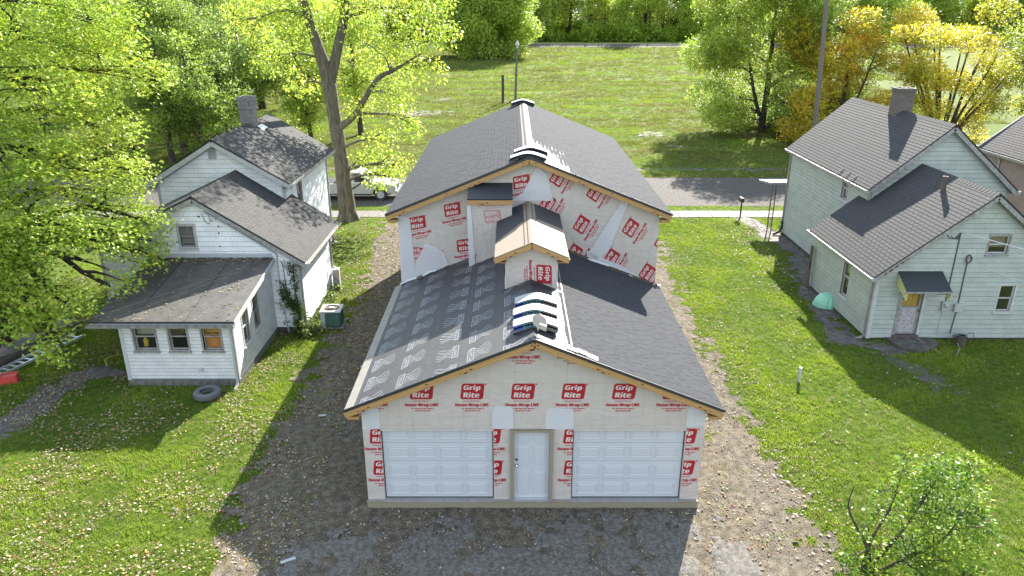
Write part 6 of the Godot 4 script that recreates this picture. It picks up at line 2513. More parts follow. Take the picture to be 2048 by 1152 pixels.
	b.chamfer(Transform3D(Basis(), Vector3(-1.62, 1.2, 0.12)), Vector3(0.1, 0.2, 0.2), 0.03)
	obj("mirror", b, mats.black, t)
	b = MB.new()
	b.bx(-5.7, 0.9, -0.12, -3.8, 1.115, -w + 0.12)
	obj("load_bed", b, mats.black, t)
	b = MB.new()
	b.bx(-5.2, 0.3, -0.3, -0.4, 0.5, -w + 0.3)
	obj("chassis", b, mats.black, t)


func yard_things() -> void:
	# air conditioner
	var a := thing("air_conditioner", "white-topped green air conditioning unit beside the white house's sunlit wall", "air conditioner", Vector3(-7.05, GROUND, -11.25), "", 0.04)
	var b := MB.new()
	b.chamfer(Transform3D(Basis(), Vector3(0, 0.36, 0)), Vector3(0.74, 0.62, 0.74), 0.05)
	obj("cabinet", b, mats.green_metal, a)
	for s in 3:
		for i in 13:
			var l := MB.new()
			var n: Vector3 = [Vector3.BACK, Vector3.RIGHT, Vector3.LEFT][s]
			var x := n.cross(Vector3.UP)
			if s == 0 and i > 9:
				continue
			l.box(Transform3D(Basis(x, Vector3.UP, n), n * 0.374 + x * (0.3 - i * 0.05) + Vector3.UP * 0.36), Vector3(0.012, 0.55, 0.016))
			obj("louvre", l, mats.green_metal, a)
	b = MB.new()
	b.chamfer(Transform3D(Basis(), Vector3(-0.29, 0.36, 0.375)), Vector3(0.17, 0.62, 0.03), 0.008)
	obj("service_panel", b, mats.white_trim, a)
	b = MB.new()
	b.chamfer(Transform3D(Basis(), Vector3(0, 0.70, 0)), Vector3(0.82, 0.07, 0.82), 0.02)
	obj("lid", b, mats.white_trim, a)
	b = MB.new()
	b.lathe(Vector3(0, 0.736, 0), [Vector2(0.30, 0.0), Vector2(0.29, 0.012), Vector2(0.12, 0.014), Vector2(0.12, 0.0)], 24)
	obj("fan_grille", b, mat("rusty_grille", Color(0.24, 0.16, 0.09), 0.7, "patch", 2.0), a)
	for i in 7:
		var r := MB.new()
		r.lathe(Vector3(0, 0.752, 0), [Vector2(0.13 + i * 0.024, 0.0), Vector2(0.133 + i * 0.024, 0.006), Vector2(0.14 + i * 0.024, 0.0)], 24)
		obj("grille_ring", r, mats.old_wood, a)
	b = MB.new()
	b.lathe(Vector3(0, 0.752, 0), [Vector2(0.11, 0.0), Vector2(0.09, 0.02), Vector2(0, 0.025)], 18)
	obj("motor_cap", b, mats.white_trim, a)
	b = MB.new()
	b.chamfer(Transform3D(Basis(), Vector3(0, 0.02, 0)), Vector3(0.95, 0.08, 0.95), 0.01)
	obj("pad", b, mats.concrete, a)
	# small grey cabinet with a red edge farther along the same wall
	a = thing("utility_cabinet", "narrow grey cabinet with an orange-red edge at the white house's back corner", "cabinet", Vector3(-7.72, GROUND, -15.1))
	b = MB.new()
	b.chamfer(Transform3D(Basis(), Vector3(0, 0.5, 0)), Vector3(0.26, 1.0, 0.4), 0.015)
	obj("cabinet", b, mats.box_grey, a)
	b = MB.new()
	b.bx(0.134, 0.05, 0.12, 0.15, 1.0, 0.19)
	obj("side_panel", b, mats.orange, a)

	# tyre on the lawn
	a = thing("old_tyre", "old grey tyre lying in the shade by the porch's lattice", "tyre", Vector3(-9.78, GROUND, -5.55))
	b = MB.new()
	b.lathe(Vector3(0, 0.02, 0), [Vector2(0.23, 0.03), Vector2(0.27, 0.0), Vector2(0.36, 0.0), Vector2(0.41, 0.04), Vector2(0.425, 0.11), Vector2(0.41, 0.18), Vector2(0.36, 0.22), Vector2(0.27, 0.22), Vector2(0.23, 0.19), Vector2(0.25, 0.11), Vector2(0.23, 0.03)], 28)
	obj("carcass", b, mats.grey_rubber, a)
	b = MB.new()
	for i in 40:
		var g := TAU * i / 40.0
		var d := Vector3(cos(g), 0, sin(g))
		b.box(Transform3D(Basis(d, Vector3.UP, d.cross(Vector3.UP)), d * 0.425 + Vector3.UP * 0.13), Vector3(0.02, 0.13, 0.04))
	stuff(obj("tread_blocks", b, mats.grey_rubber, a))

	# ladder, red crate, wall and fence posts at the left edge
	a = thing("ladder", "aluminium ladder lying in the shade at the left edge", "ladder", Vector3(-17.0, GROUND, -8.0), "", -0.30)
	for x in [-0.22, 0.22]:
		b = MB.new()
		b.bx(x - 0.02, 0.10, -2.1, x + 0.02, 0.19, 3.2)
		obj("rail", b, mats.metal, a)
	for i in 19:
		b = MB.new()
		b.bx(-0.2, 0.12, -1.95 + i * 0.28, 0.2, 0.16, -1.90 + i * 0.28)
		obj("rung", b, mats.metal, a)
	a = thing("crate", "small red plastic crate on the grass beside the ladder", "crate", Vector3(-16.75, GROUND, -6.5), "", 0.35)
	for k in [[-0.25, 0.0, -0.17, 0.25, 0.03, 0.17], [-0.25, 0.03, -0.17, -0.23, 0.3, 0.17], [0.23, 0.03, -0.17, 0.25, 0.3, 0.17], [-0.23, 0.03, -0.17, 0.23, 0.3, -0.15], [-0.23, 0.03, 0.15, 0.23, 0.3, 0.17]]:
		box_part("crate_side", mats.red_plastic, a, k[0], k[1], k[2], k[3], k[4], k[5])
	for k in [0.08, 0.16, 0.24]:
		box_part("crate_rib", mats.red_plastic, a, -0.262, k, -0.182, 0.262, k + 0.025, 0.182)
	a = thing("low_wall", "low dark concrete wall behind the ladder at the left edge", "wall", Vector3(-17.6, GROUND, -9.2), "", -0.28)
	b = MB.new()
	b.chamfer(Transform3D(Basis(), Vector3(0, 0.16, 0)), Vector3(0.7, 0.5, 3.6), 0.03)
	obj("wall_block", b, mats.old_concrete, a)
	var names := ["thin grey fence post nearest the ladder", "thin grey fence post behind the first, by the low wall", "thin grey fence post farthest back at the left edge"]
	for i in 3:
		a = thing("fence_post", names[i], "fence post", Vector3(-18.4 + i * 0.45, GROUND, -9.8 - i * 2.4), "fence posts at the left edge")
		b = MB.new()
		b.tube([Vector3.DOWN * 0.1, Vector3.UP * 1.15], [0.035, 0.032], 8)
		obj("post", b, mats.grey_metal, a)
	# hose and jug by the porch
	a = thing("garden_hose", "tangled yellow hose heaped beside the white porch", "hose", Vector3(-13.75, GROUND, -9.7))
	b = MB.new()
	var pts := []
	var rad := []
	for i in 190:
		var g := i * 0.33
		var r := 0.34 + 0.14 * sin(i * 0.13) + rng.randf() * 0.05
		pts.append(Vector3(cos(g) * r * 1.1, 0.03 + 0.30 * absf(sin(i * 0.07)) * (0.5 + 0.5 * sin(g * 0.9)) + 0.001 * i, sin(g) * r))
		rad.append(0.016)
	for i in 16:
		pts.append(Vector3(-0.3 - i * 0.02 + 0.2 * sin(i * 0.5), 0.02, 0.5 + i * 0.1))
		rad.append(0.016)
	b.tube(pts, rad, 5)
	obj("hose", b, mats.yellow_hose, a)
	a = thing("plastic_jug", "white plastic jug standing by the yellow hose", "jug", Vector3(-14.35, GROUND, -10.05))
	b = MB.new()
	b.lathe(Vector3.ZERO, [Vector2(0.0, 0.0), Vector2(0.12, 0.0), Vector2(0.13, 0.05), Vector2(0.13, 0.22), Vector2(0.06, 0.32), Vector2(0.04, 0.38), Vector2(0.0, 0.38)], 14)
	obj("jug", b, mats.paper, a)

	# right yard
	a = thing("lawn_pipe", "short grey metal pipe standing upright in the right lawn", "pipe", Vector3(9.56, GROUND, -6.5))
	b = MB.new()
	b.lathe(Vector3.DOWN * 0.1, [Vector2(0.05, 0), Vector2(0.05, 0.66), Vector2(0.04, 0.66), Vector2(0.04, 0.4)], 14)
	obj("pipe", b, mats.grey_metal, a)
	a = thing("bucket", "black bucket of tangled cable against the green house's rear wall", "bucket", Vector3(16.55, GROUND, -9.35))
	b = MB.new()
	b.lathe(Vector3.ZERO, [Vector2(0, 0.0), Vector2(0.14, 0.0), Vector2(0.19, 0.36), Vector2(0.205, 0.36), Vector2(0.2, 0.38), Vector2(0.18, 0.36), Vector2(0.17, 0.3)], 18)
	obj("pail", b, mats.old_wood, a)
	b = MB.new()
	pts = []
	rad = []
	for i in 60:
		var g := i * 0.5
		pts.append(Vector3(cos(g) * 0.13 + rng.randf_range(-0.03, 0.03), 0.33 + 0.08 * absf(sin(i * 0.3)) + rng.randf() * 0.03, sin(g) * 0.12))
		rad.append(0.018)
	b.tube(pts, rad, 5)
	b.tube([Vector3(0.1, 0.35, 0), Vector3(0.25, 0.52, 0.02), Vector3(0.38, 0.55, 0.03), Vector3(0.42, 0.42, 0.05), Vector3(0.3, 0.1, 0.1)], [0.012, 0.012, 0.012, 0.012, 0.012], 5)
	b.tube([Vector3(-0.1, 0.36, 0), Vector3(-0.25, 0.45, 0.03), Vector3(-0.33, 0.4, 0.05)], [0.03, 0.04, 0.05], 7)
	obj("cable_tangle", b, mats.cable, a)
	tag(obj("dead_stick", tube_of([Vector3(15.9, -0.18, -8.45), Vector3(16.3, -0.1, -8.9), Vector3(16.35, -0.02, -9.2)], 0.018), mats.pale_pine), "thin pale stick lying in the grass below the bucket", "stick")
	tag(obj("dead_stick", tube_of([Vector3(15.05, 0.0, -9.6), Vector3(15.25, -0.08, -9.1), Vector3(15.5, -0.17, -8.6)], 0.018), mats.pale_pine), "thin pale stick leaning off the back door's step", "stick")
	a = thing("concrete_step", "cracked concrete doorstep below the green awning", "step", Vector3(14.75, GROUND, -9.2))
	b = MB.new()
	var st := PackedVector2Array([Vector2(-0.75, 0.55), Vector2(0.8, 0.55), Vector2(1.0, 0.1), Vector2(0.55, -0.25), Vector2(-0.1, -0.55), Vector2(-0.65, -0.15)])
	b.prism(st, Vector3(0, 0.16, 0), Vector3.RIGHT, Vector3.FORWARD, Vector3(0.03, -0.3, 0))
	obj("step_block", b, mats.old_concrete, a)
	a = thing("weathered_plank", "weathered brown plank standing at the green house's inner corner", "plank", Vector3(13.12, GROUND, -15.3))
	b = MB.new()
	b.bar(Vector3(0, 0, 0), Vector3(0.03, 1.95, -0.1), 0.22, 0.05, Vector3.RIGHT)
	obj("plank", b, mats.old_wood, a)
	b = MB.new()
	b.bar(Vector3(-0.06, 1.0, 0.03), Vector3(-0.06, 1.3, 0.03), 0.1, 0.04, Vector3.RIGHT)
	obj("cleat", b, mats.old_wood, a)
	# ribbed green cover over a basement window
	a = thing("window_well_cover", "mint green ribbed plastic window-well cover against the green house", "cover", Vector3(13.31, GROUND, -13.35))
	b = MB.new()
	var n := 18
	for i in n:
		for j in 6:
			var q := func(u: int, v: int) -> Vector3:
				var g := PI * u / n
				var t := v / 6.0 * PI / 2
				var r := 0.52 * cos(t) * (1.0 + 0.05 * (u % 2))
				return Vector3(-sin(g) * r * 1.15, 0.55 * sin(t), cos(g) * r)
			b.quad(q.call(i, j), q.call(i + 1, j), q.call(i + 1, j + 1), q.call(i, j + 1), Vector3(-sin(PI * i / n), 0.6, cos(PI * i / n)))
	obj("dome", b, mats.mint_plastic, a)
	b = MB.new()
	pts = []
	rad = []
	for i in 13:
		var g := PI * i / 12.0
		pts.append(Vector3(-sin(g) * 0.63, 0.02, cos(g) * 0.55))
		rad.append(0.02)
	b.tube(pts, rad, 6)
	obj("rim", b, mats.mint_plastic, a)
	# scraps on the building site
	var scraps := [[-5.05, 2.0, 0.34, 0.5, "white scrap of wrap on the soil left of the garage"], [-5.8, -4.3, 0.22, 0.2, "small white offcut on the soil beside the garage's left wall"], [-5.2, -7.6, 0.18, 0.9, "small pale offcut on the soil farther back on the left"]]
	for k in scraps:
		a = thing("offcut", k[4], "offcut", Vector3(k[0], GROUND + 0.05, k[1]), "pale offcuts on the bare soil", k[3])
		b = MB.new()
		b.chamfer(Transform3D(Basis(), Vector3.ZERO), Vector3(k[2], 0.02, 0.09), 0.006)
		obj("strip", b, mats.paper, a)


func tube_of(p: Array, r: float) -> MB:
	var b := MB.new()
	var rad := []
	for i in p.size():
		rad.append(r)
	b.tube(p, rad, 6)
	return b


# ------------------------------------------------------------------ trees

func clump_set(r: RandomNumberGenerator, n: int, lo: Vector3, hi: Vector3, r0: float, r1: float, round_ := true) -> Array:
	# clumps spread through a crown's volume
	var out := []
	var mid := (lo + hi) / 2
	var half := (hi - lo) / 2
	for i in n:
		var d := Vector3(r.randfn(), r.randfn(), r.randfn()).normalized() * pow(r.randf(), 0.4)
		out.append([mid + d * half if round_ else Vector3(r.randf_range(lo.x, hi.x), r.randf_range(lo.y, hi.y), r.randf_range(lo.z, hi.z)), r.randf_range(r0, r1)])
	return out


func trees() -> void:
	var r := RandomNumberGenerator.new()
	r.seed = 33
	var maple := spray_mesh("maple", 11, 0.15, 0.30, 1, 2)
	var broad := spray_mesh("broad", 12, 0.19, 0.42, 0, 3)
	var far := spray_mesh("far", 13, 0.40, 0.95, 0, 4)
	var lime := [Color(0.24, 0.34, 0.045), Color(0.34, 0.46, 0.06), Color(0.44, 0.54, 0.075), Color(0.52, 0.57, 0.085)]
	var maple_lime := [Color(0.24, 0.38, 0.045), Color(0.36, 0.52, 0.06), Color(0.47, 0.61, 0.075), Color(0.55, 0.64, 0.09)]
	var green := [Color(0.10, 0.16, 0.03), Color(0.17, 0.25, 0.045), Color(0.26, 0.36, 0.06), Color(0.34, 0.43, 0.07)]
	var gold := [Color(0.36, 0.36, 0.04), Color(0.60, 0.49, 0.04), Color(0.66, 0.46, 0.035), Color(0.60, 0.29, 0.035)]
	var mixed := [Color(0.17, 0.23, 0.035), Color(0.28, 0.35, 0.045), Color(0.42, 0.43, 0.05), Color(0.58, 0.44, 0.04)]

	# near maple at the left
	var base := Vector3(-18.6, GROUND, -9.0)
	var cl := []
	for k in [[-15.6, 11.2, -9, 1.9], [-13.9, 11.2, -10.5, 1.5], [-13.9, 10.0, -11, 1.25], [-14.9, 9.1, -8, 1.7], [-14.0, 8.7, -9.5, 1.0], [-15.4, 7.3, -7, 1.7], [-14.3, 6.7, -8, 1.25], [-13.5, 5.3, -9, 1.1],
			[-12.9, 3.9, -9.1, 0.85], [-13.5, 4.5, -7.6, 1.0], [-14.6, 5.2, -6.5, 1.35], [-15.0, 3.6, -6.2, 0.9], [-13.9, 2.8, -6.4, 0.75], [-13.1, 3.0, -7.4, 0.55], [-14.3, 1.75, -5.6, 0.55], [-16.2, 5.2, -7, 1.5],
			[-17.5, 12.5, -9, 2.2], [-20, 11, -8, 2.4], [-21.5, 8, -9, 2.2], [-18, 8, -6, 2.2], [-19, 13.5, -11, 2.2], [-16.3, 9.5, -12, 1.8], [-12.4, 3.5, -8.6, 0.5], [-14.0, 7.6, -10.6, 1.0], [-14.7, 2.3, -6.0, 0.6], [-15.9, 3.2, -5.6, 0.7], [-12.7, 9.2, -11.2, 0.8], [-13.0, 6.3, -9.2, 0.8], [-12.5, 4.6, -9.2, 0.6], [-15.2, 2.4, -5.4, 0.55], [-14.0, 1.5, -5.2, 0.4], [-15.9, 4.4, -6.3, 1.0], [-15.4, 4.4, -5.9, 0.8], [-14.8, 3.0, -6.0, 0.7], [-16.2, 2.6, -5.8, 0.8], [-16.8, 4.0, -6.4, 1.0]]:
		cl.append([Vector3(k[0], k[1], k[2]) - base, k[3]])
	tree("maple_tree", "large lime green maple overhanging the white porch at the left edge", "tree", base, [[[Vector3(0, -0.3, 0), 0.45], [Vector3(0.1, 2.5, 0.1), 0.36], [Vector3(0.3, 5.5, 0.3), 0.3], [Vector3(0.5, 9.5, 0.2), 0.2], [Vector3(0.7, 13.0, 0), 0.08]]], cl,
		{"mesh": maple, "pal": maple_lime, "density": 135.0, "seed": 5, "gap": -0.08, "bark": mats.dark_bark, "lift": 0.9, "twigs": 4, "flat": 0.7})

	# the tall tree whose trunk stands between the houses
	base = Vector3(-9.64, GROUND, -26.6)
	cl = []
	for k in [[2.4, 9.6, 0.8, 1.3], [4.1, 10.0, 0.3, 1.2], [5.0, 8.6, 1.0, 0.9], [3.4, 7.3, 1.6, 1.0], [4.1, 5.9, 1.8, 0.8], [2.3, 4.9, 1.2, 0.8], [1.5, 3.6, 0.8, 0.75], [2.7, 2.9, 1.2, 0.7], [3.4, 3.6, 1.8, 0.7], [1.4, 11.6, 0.4, 1.3], [-1.9, 11.2, 0.6, 1.4], [-3.3, 9.2, 0.2, 1.2],
			[-0.8, 13.2, 0, 1.5], [2.2, 13.2, 0.4, 1.5], [5.0, 12.2, -0.5, 1.4], [-4.4, 11.2, -0.3, 1.4], [-2.6, 13.6, -1, 1.6], [3.8, 11.6, -1.5, 1.3], [0.3, 16, 0, 2.0], [3.2, 16, -1, 1.8], [-2.8, 16.5, 0, 1.8], [5.9, 10.4, -0.8, 0.9], [3.0, 8.4, -1.2, 0.9], [-2.2, 7.6, -0.8, 0.8], [1.8, 2.4, 0.2, 0.5], [1.2, 6.6, 0.6, 0.6]]:
		cl.append([Vector3(k[0], k[1], k[2]), k[3]])
	tree("shade_tree", "tall tree with a thick pale trunk forking between the two houses", "tree", base,
		[[[Vector3(0, -0.3, 0), 0.55], [Vector3(-0.05, 1.6, 0), 0.45], [Vector3(-0.15, 4.1, 0), 0.39], [Vector3(-0.33, 6.1, 0), 0.37], [Vector3(-0.5, 8.1, 0), 0.37], [Vector3(-0.95, 10.0, 0), 0.27], [Vector3(-1.4, 12.0, 0.1), 0.22], [Vector3(-2.2, 17, 0), 0.1]],
		[[Vector3(-0.45, 7.6, 0), 0.30], [Vector3(0.15, 9.6, -0.1), 0.27], [Vector3(0.75, 12, -0.2), 0.23], [Vector3(1.2, 18, -0.3), 0.1]],
		[[Vector3(-0.2, 5.3, 0.1), 0.22], [Vector3(1.0, 6.2, 0.5), 0.17], [Vector3(2.3, 8.0, 0.8), 0.13], [Vector3(3.4, 8.6, 0.9), 0.10], [Vector3(4.8, 9.4, 0.8), 0.04]]], cl,
		{"mesh": spray_mesh("sparse", 12, 0.17, 0.45, 0, 13), "pal": lime, "density": 62.0, "seed": 6, "gap": -0.05, "bark": mats.pale_bark, "flare": true, "sides": 14, "lift": 0.25, "twigs": 5})

	# woods behind the white house
	var woods := [
		[-21.3, -62.0, 0.75, 15.0, 5.0, "dark_bark", "dark forked tree just behind the white house's street side"],
		[-27.9, -47.5, 0.42, 14.0, 4.6, "bark", "leafy tree with a leaning trunk behind the white house's chimney"],
		[-23.2, -50.0, 0.3, 12.0, 3.8, "bark", "bushy green tree directly above the white house's ridge"],
		[-40.0, -78.0, 0.6, 19.0, 6.5, "dark_bark", "tall green tree at the back of the left woods"],
		[-29.8, -60.0, 0.5, 17.0, 5.4, "dark_bark", "dense green tree in the middle of the left woods"],
		[-52.0, -80.0, 0.6, 18.0, 6.5, "dark_bark", "big green tree behind the dark utility pole"],
		[-46.0, -58.0, 0.5, 16.0, 5.5, "dark_bark", "green tree behind the near maple's crown"],
		[-29.0, -72.0, 0.5, 18.0, 5.5, "dark_bark", "tall tree between the woods and the field"],
		[-14.5, -56.0, 0.3, 13.0, 3.6, "bark", "slender light green tree at the edge of the field"],
		[-36.0, -100.0, 0.5, 18.0, 6.5, "dark_bark", "distant rounded tree at the field's left edge"],
		[-27.3, -43.5, 0.28, 10.5, 3.2, "bark", "low-branched tree across the street, left of the white house's chimney"],
		[-24.2, -42.8, 0.24, 9.5, 3.3, "bark", "low-branched tree with a few red leaves right of the white house's chimney"],
		[-18.2, -52.0, 0.24, 9.0, 3.0, "bark", "small light green tree left of the thick pale trunk"],
		[-62.0, -100.0, 0.6, 20.0, 8.0, "dark_bark", "distant tall tree at the far left"],
	]
	for i in woods.size():
		var k: Array = woods[i]
		base = at_ground(k[0], k[1])
		var h: float = k[3]
		var wide: float = k[4]
		var low: float = [0.33, 0.16, 0.14, 0.3, 0.2, 0.5, 0.45, 0.25, 0.3, 0.15, 0.1, 0.1, 0.2, 0.35][i]
		cl = clump_set(r, 34, Vector3(-wide * 1.1, h * low * 0.45, -wide * 0.8), Vector3(wide * 1.1, h, wide * 0.8), wide * 0.24, wide * 0.40)
		var lean := r.randf_range(-0.6, 0.6)
		var stems := [[[Vector3(0, -0.4, 0), k[2]], [Vector3(lean * 0.3, h * 0.2, 0), k[2] * 0.8], [Vector3(lean, h * 0.5, 0.2), k[2] * 0.55], [Vector3(lean * 1.5, h * 0.95, 0), 0.06]]]
		if i == 0:
			stems.append([[Vector3(0.1, 2.2, 0), 0.45], [Vector3(1.3, 5.4, 0), 0.38], [Vector3(2.0, 9, 0.2), 0.28], [Vector3(2.6, 14, 0), 0.08]])
			stems.append([[Vector3(0, 2.8, 0), 0.42], [Vector3(-1.4, 6.0, 0), 0.32], [Vector3(-2.8, 8.0, 0.4), 0.22], [Vector3(-4.4, 9.5, 0), 0.06]])
		elif i % 2 == 1:
			stems.append([[Vector3(0.1, 1.5, 0), k[2] * 0.6], [Vector3(-1.0, h * 0.35, 0.3), k[2] * 0.45], [Vector3(-1.8, h * 0.8, 0.3), 0.07]])
		tree("broadleaf_tree", k[6], "tree", base, stems, cl, {"mesh": broad, "pal": [green[0], green[1], green[2], lime[1]] if i not in [0, 8, 12] else [green[2], lime[1], lime[2], lime[3]], "density": 46.0, "seed": 40 + i, "gap": -0.05, "bark": mats[k[5]], "lift": 0.2, "group": "trees behind the white house", "twigs": 2})

	# trees behind the green house
	base = at_ground(24.5, -58.0)
	cl = clump_set(r, 52, Vector3(-6.0, 0.2, -4.5), Vector3(5.6, 15, 4.5), 1.4, 2.3, false)
	cl.append_array([[Vector3(-4.5, 7.2, 0), 1.3], [Vector3(-4.8, 10.5, 0.5), 1.2], [Vector3(-3.6, 2.4, 0.6), 1.4], [Vector3(-2.2, 1.2, 0.8), 1.2]])
	tree("broadleaf_tree", "green tree with yellowing lower leaves left of the pale utility pole", "tree", base, [[[Vector3(0, -0.4, 0), 0.35], [Vector3(0.2, 4, 0), 0.28], [Vector3(0.1, 13, 0), 0.06]], [[Vector3(0.2, 0.3, 0), 0.22], [Vector3(-1.2, 4, 0.2), 0.16], [Vector3(-2.8, 10, 0.3), 0.05]]], cl,
		{"mesh": broad, "pal": [green[1], green[2], lime[1], gold[0]], "density": 70.0, "seed": 71, "gap": -0.1, "lift": 0.3, "twigs": 2})
	base = at_ground(29.8, -53.0)
	cl = clump_set(r, 40, Vector3(-5.0, 0.2, -3.4), Vector3(5.6, 10.5, 3.4), 1.1, 1.9, false)
	tree("autumn_tree", "yellowing autumn tree behind the green house's ridge", "tree", base, [[[Vector3(0, -0.4, 0), 0.26], [Vector3(0.2, 3.5, 0), 0.2], [Vector3(0.4, 9, 0), 0.05]], [[Vector3(0.1, 0.3, 0), 0.16], [Vector3(1.5, 4, 0), 0.1], [Vector3(2.5, 8, 0), 0.04]]], cl,
		{"mesh": broad, "pal": [green[2], gold[0], gold[1], gold[3]], "density": 60.0, "seed": 72, "gap": -0.08, "lift": 0.3, "twigs": 2})
	base = at_ground(34.0, -62.0)
	cl = clump_set(r, 36, Vector3(-6.5, 5.0, -4), Vector3(6.5, 18, 4), 1.5, 2.4)
	tree("broadleaf_tree", "tall green tree towering behind the golden one on the right", "tree", base, [[[Vector3(0, -0.4, 0), 0.4], [Vector3(0.2, 6, 0), 0.3], [Vector3(0.1, 16, 0), 0.06]]], cl, {"mesh": broad, "pal": [green[1], green[2], lime[1], lime[2]], "density": 52.0, "seed": 73, "gap": -0.05, "lift": 0.3, "twigs": 2})
	# many-stemmed yellow tree
	base = at_ground(35.5, -46.0)
	var stems := []
	cl = []
	for i in 16:
		var g := TAU * i / 16.0 + r.randf() * 0.3
		var d := Vector3(cos(g), 0, sin(g) * 0.7)
		var spread := r.randf_range(2.2, 6.2)
		var h := r.randf_range(7.0, 12.5) * (1.15 - 0.06 * spread)
		stems.append([[Vector3(d.x * 0.3, -0.3, d.z * 0.3), 0.16], [d * spread * 0.35 + Vector3.UP * h * 0.4, 0.11], [d * spread * 0.75 + Vector3.UP * h * 0.75, 0.07], [d * spread + Vector3.UP * h, 0.02]])
		cl.append([d * spread * 0.9 + Vector3.UP * h * 0.95, r.randf_range(0.9, 1.4)])
		cl.append([d * spread * 0.75 + Vector3.UP * h * 0.62 + Vector3(r.randf_range(-1, 1), 0, 0), r.randf_range(0.7, 1.2)])
		if i % 2:
			cl.append([d * spread * 0.7 + Vector3.UP * r.randf_range(0.8, 2.6), r.randf_range(0.7, 1.2)])
	tree("many_stemmed_tree", "yellow many-stemmed tree fanning up at the right edge", "tree", base, stems, cl, {"mesh": broad, "pal": [mixed[1], mixed[2], gold[1], gold[1]], "density": 84.0, "seed": 74, "gap": -0.05, "lift": 0.3, "twigs": 5, "sides": 6, "bark": mats.bark})
	base = at_ground(44.5, -47.0)
	cl = clump_set(r, 22, Vector3(-4.0, 0.5, -3.4), Vector3(4.6, 12.5, 3.4), 1.1, 1.9)
	tree("autumn_tree", "golden bush-like tree at the far right edge above the pink house", "tree", base, [[[Vector3(0, -0.4, 0), 0.26], [Vector3(0.2, 3.5, 0), 0.2], [Vector3(0.4, 11, 0), 0.05]]], cl, {"mesh": broad, "pal": [mixed[0], mixed[1], mixed[2], gold[1]], "density": 66.0, "seed": 75, "gap": -0.02, "lift": 0.3, "twigs": 3})

	# round tree standing alone in the field
	base = at_ground(-4.3, -141.0)
	cl = clump_set(r, 34, Vector3(-10.5, 0.5, -8), Vector3(9.5, 15.5, 8), 2.4, 3.8)
	cl.append_array([[Vector3(6.5, 5.5, 3), 3.0], [Vector3(-7, 3.5, 3), 3.0], [Vector3(0, 2.2, 6), 2.6], [Vector3(4.5, 2.0, 5), 2.4], [Vector3(-4, 2.0, 5), 2.4]])
	tree("round_tree", "broad rounded light green tree standing alone in the field", "tree", base, [[[Vector3(0, -0.4, 0), 0.6], [Vector3(0, 5, 0), 0.4], [Vector3(0, 14, 0), 0.1]]], cl, {"mesh": far, "pal": [green[2], green[3], lime[1], lime[2]], "density": 32.0, "seed": 80, "gap": -0.2, "lift": 0.5, "twigs": 1})

	# the woods along the railway: four kinds, planted at random
	var kinds := []
	for i in 5:
		var h := 15.0 + 3.0 * (i % 3)
		cl = clump_set(r, 20, Vector3(-3.4, h * (0.10 + 0.05 * (i % 3)), -3.0), Vector3(3.4, h, 3.0), 1.3, 2.2)
		kinds.append(tree("woodland_tree", "tree in the woods beyond the railway", "tree", at_ground(-60.0 + i * 5.3, -191.0 - (i % 3) * 2.0), [[[Vector3(0, -0.5, 0), 0.34], [Vector3(0.2, h * 0.4, 0), 0.26], [Vector3(-0.2, h, 0), 0.06]], [[Vector3(0.1, 1.0, 0), 0.2], [Vector3(1.1, h * 0.45, 0.2), 0.14], [Vector3(1.5, h * 0.85, 0), 0.04]]], cl,
			{"mesh": far, "pal": [[green[2], lime[1], lime[2]], [green[3], lime[1], lime[2]], [lime[1], lime[2], lime[3]], [green[1], green[2], lime[1]], [green[3], lime[2], mixed[2]]][i], "density": 12.0, "seed": 90 + i, "gap": 0.04, "lift": 0.3, "twigs": 1, "group": "woodland trees beyond the railway", "bark": mats.pale_bark if i % 2 else mats.dark_bark}))
	var x := -33.0
	var n := 0
	while x < 150.0:
		for row in 3:
			if row > 0 and n % 2 == row - 1:
				continue
			var kx := x + r.randf_range(-1.6, 1.6) + row * 1.7
			copy_thing(kinds[r.randi() % 5], at_ground(kx, -188.0 - row * 9.0 - r.randf() * 5.0), r.randf() * TAU, r.randf_range(0.8, 1.15) * (1.0 + 0.22 * row))
		x += 4.2 + r.randf() * 1.6
		n += 1
	x = -62.0
	while x < 150.0:      # understorey
		shrub_copy(x + r.randf_range(-1, 1), -186.0 - r.randf() * 2.5, r.randf_range(0.7, 1.4), r)
		shrub_copy(x + r.randf_range(-1, 1), -199.0 - r.randf() * 6.0, r.randf_range(1.2, 2.0), r)
		x += 3.4
	# farthest trees closing the view
	x = -170.0
	while x < 190.0:
		copy_thing(kinds[r.randi() % 5], at_ground(x, -232.0 - r.randf() * 10.0), r.randf() * TAU, r.randf_range(1.25, 1.6))
		x += 7.0 + r.randf() * 2.0


var shrub0: Node3D


func shrub_copy(x: float, z: float, s: float, r: RandomNumberGenerator) -> void:
	if shrub0 == null:
		shrub0 = tree("woodland_shrub", "shrub at the foot of the woods beyond the railway", "shrub", at_ground(x, z), [[[Vector3(0, -0.2, 0), 0.08], [Vector3(0, 1.6, 0), 0.03]]], clump_set(r, 9, Vector3(-1.8, 0.2, -1.2), Vector3(1.8, 2.8, 1.2), 0.7, 1.2),
			{"mesh": meshes.far, "pal": [Color(0.12, 0.22, 0.02), Color(0.22, 0.34, 0.03), Color(0.30, 0.40, 0.035)], "density": 22.0, "seed": 111, "gap": -0.1, "twigs": 1, "group": "shrubs at the foot of the woods beyond the railway"})
	else:
		copy_thing(shrub0, at_ground(x, z), r.randf() * TAU, s)


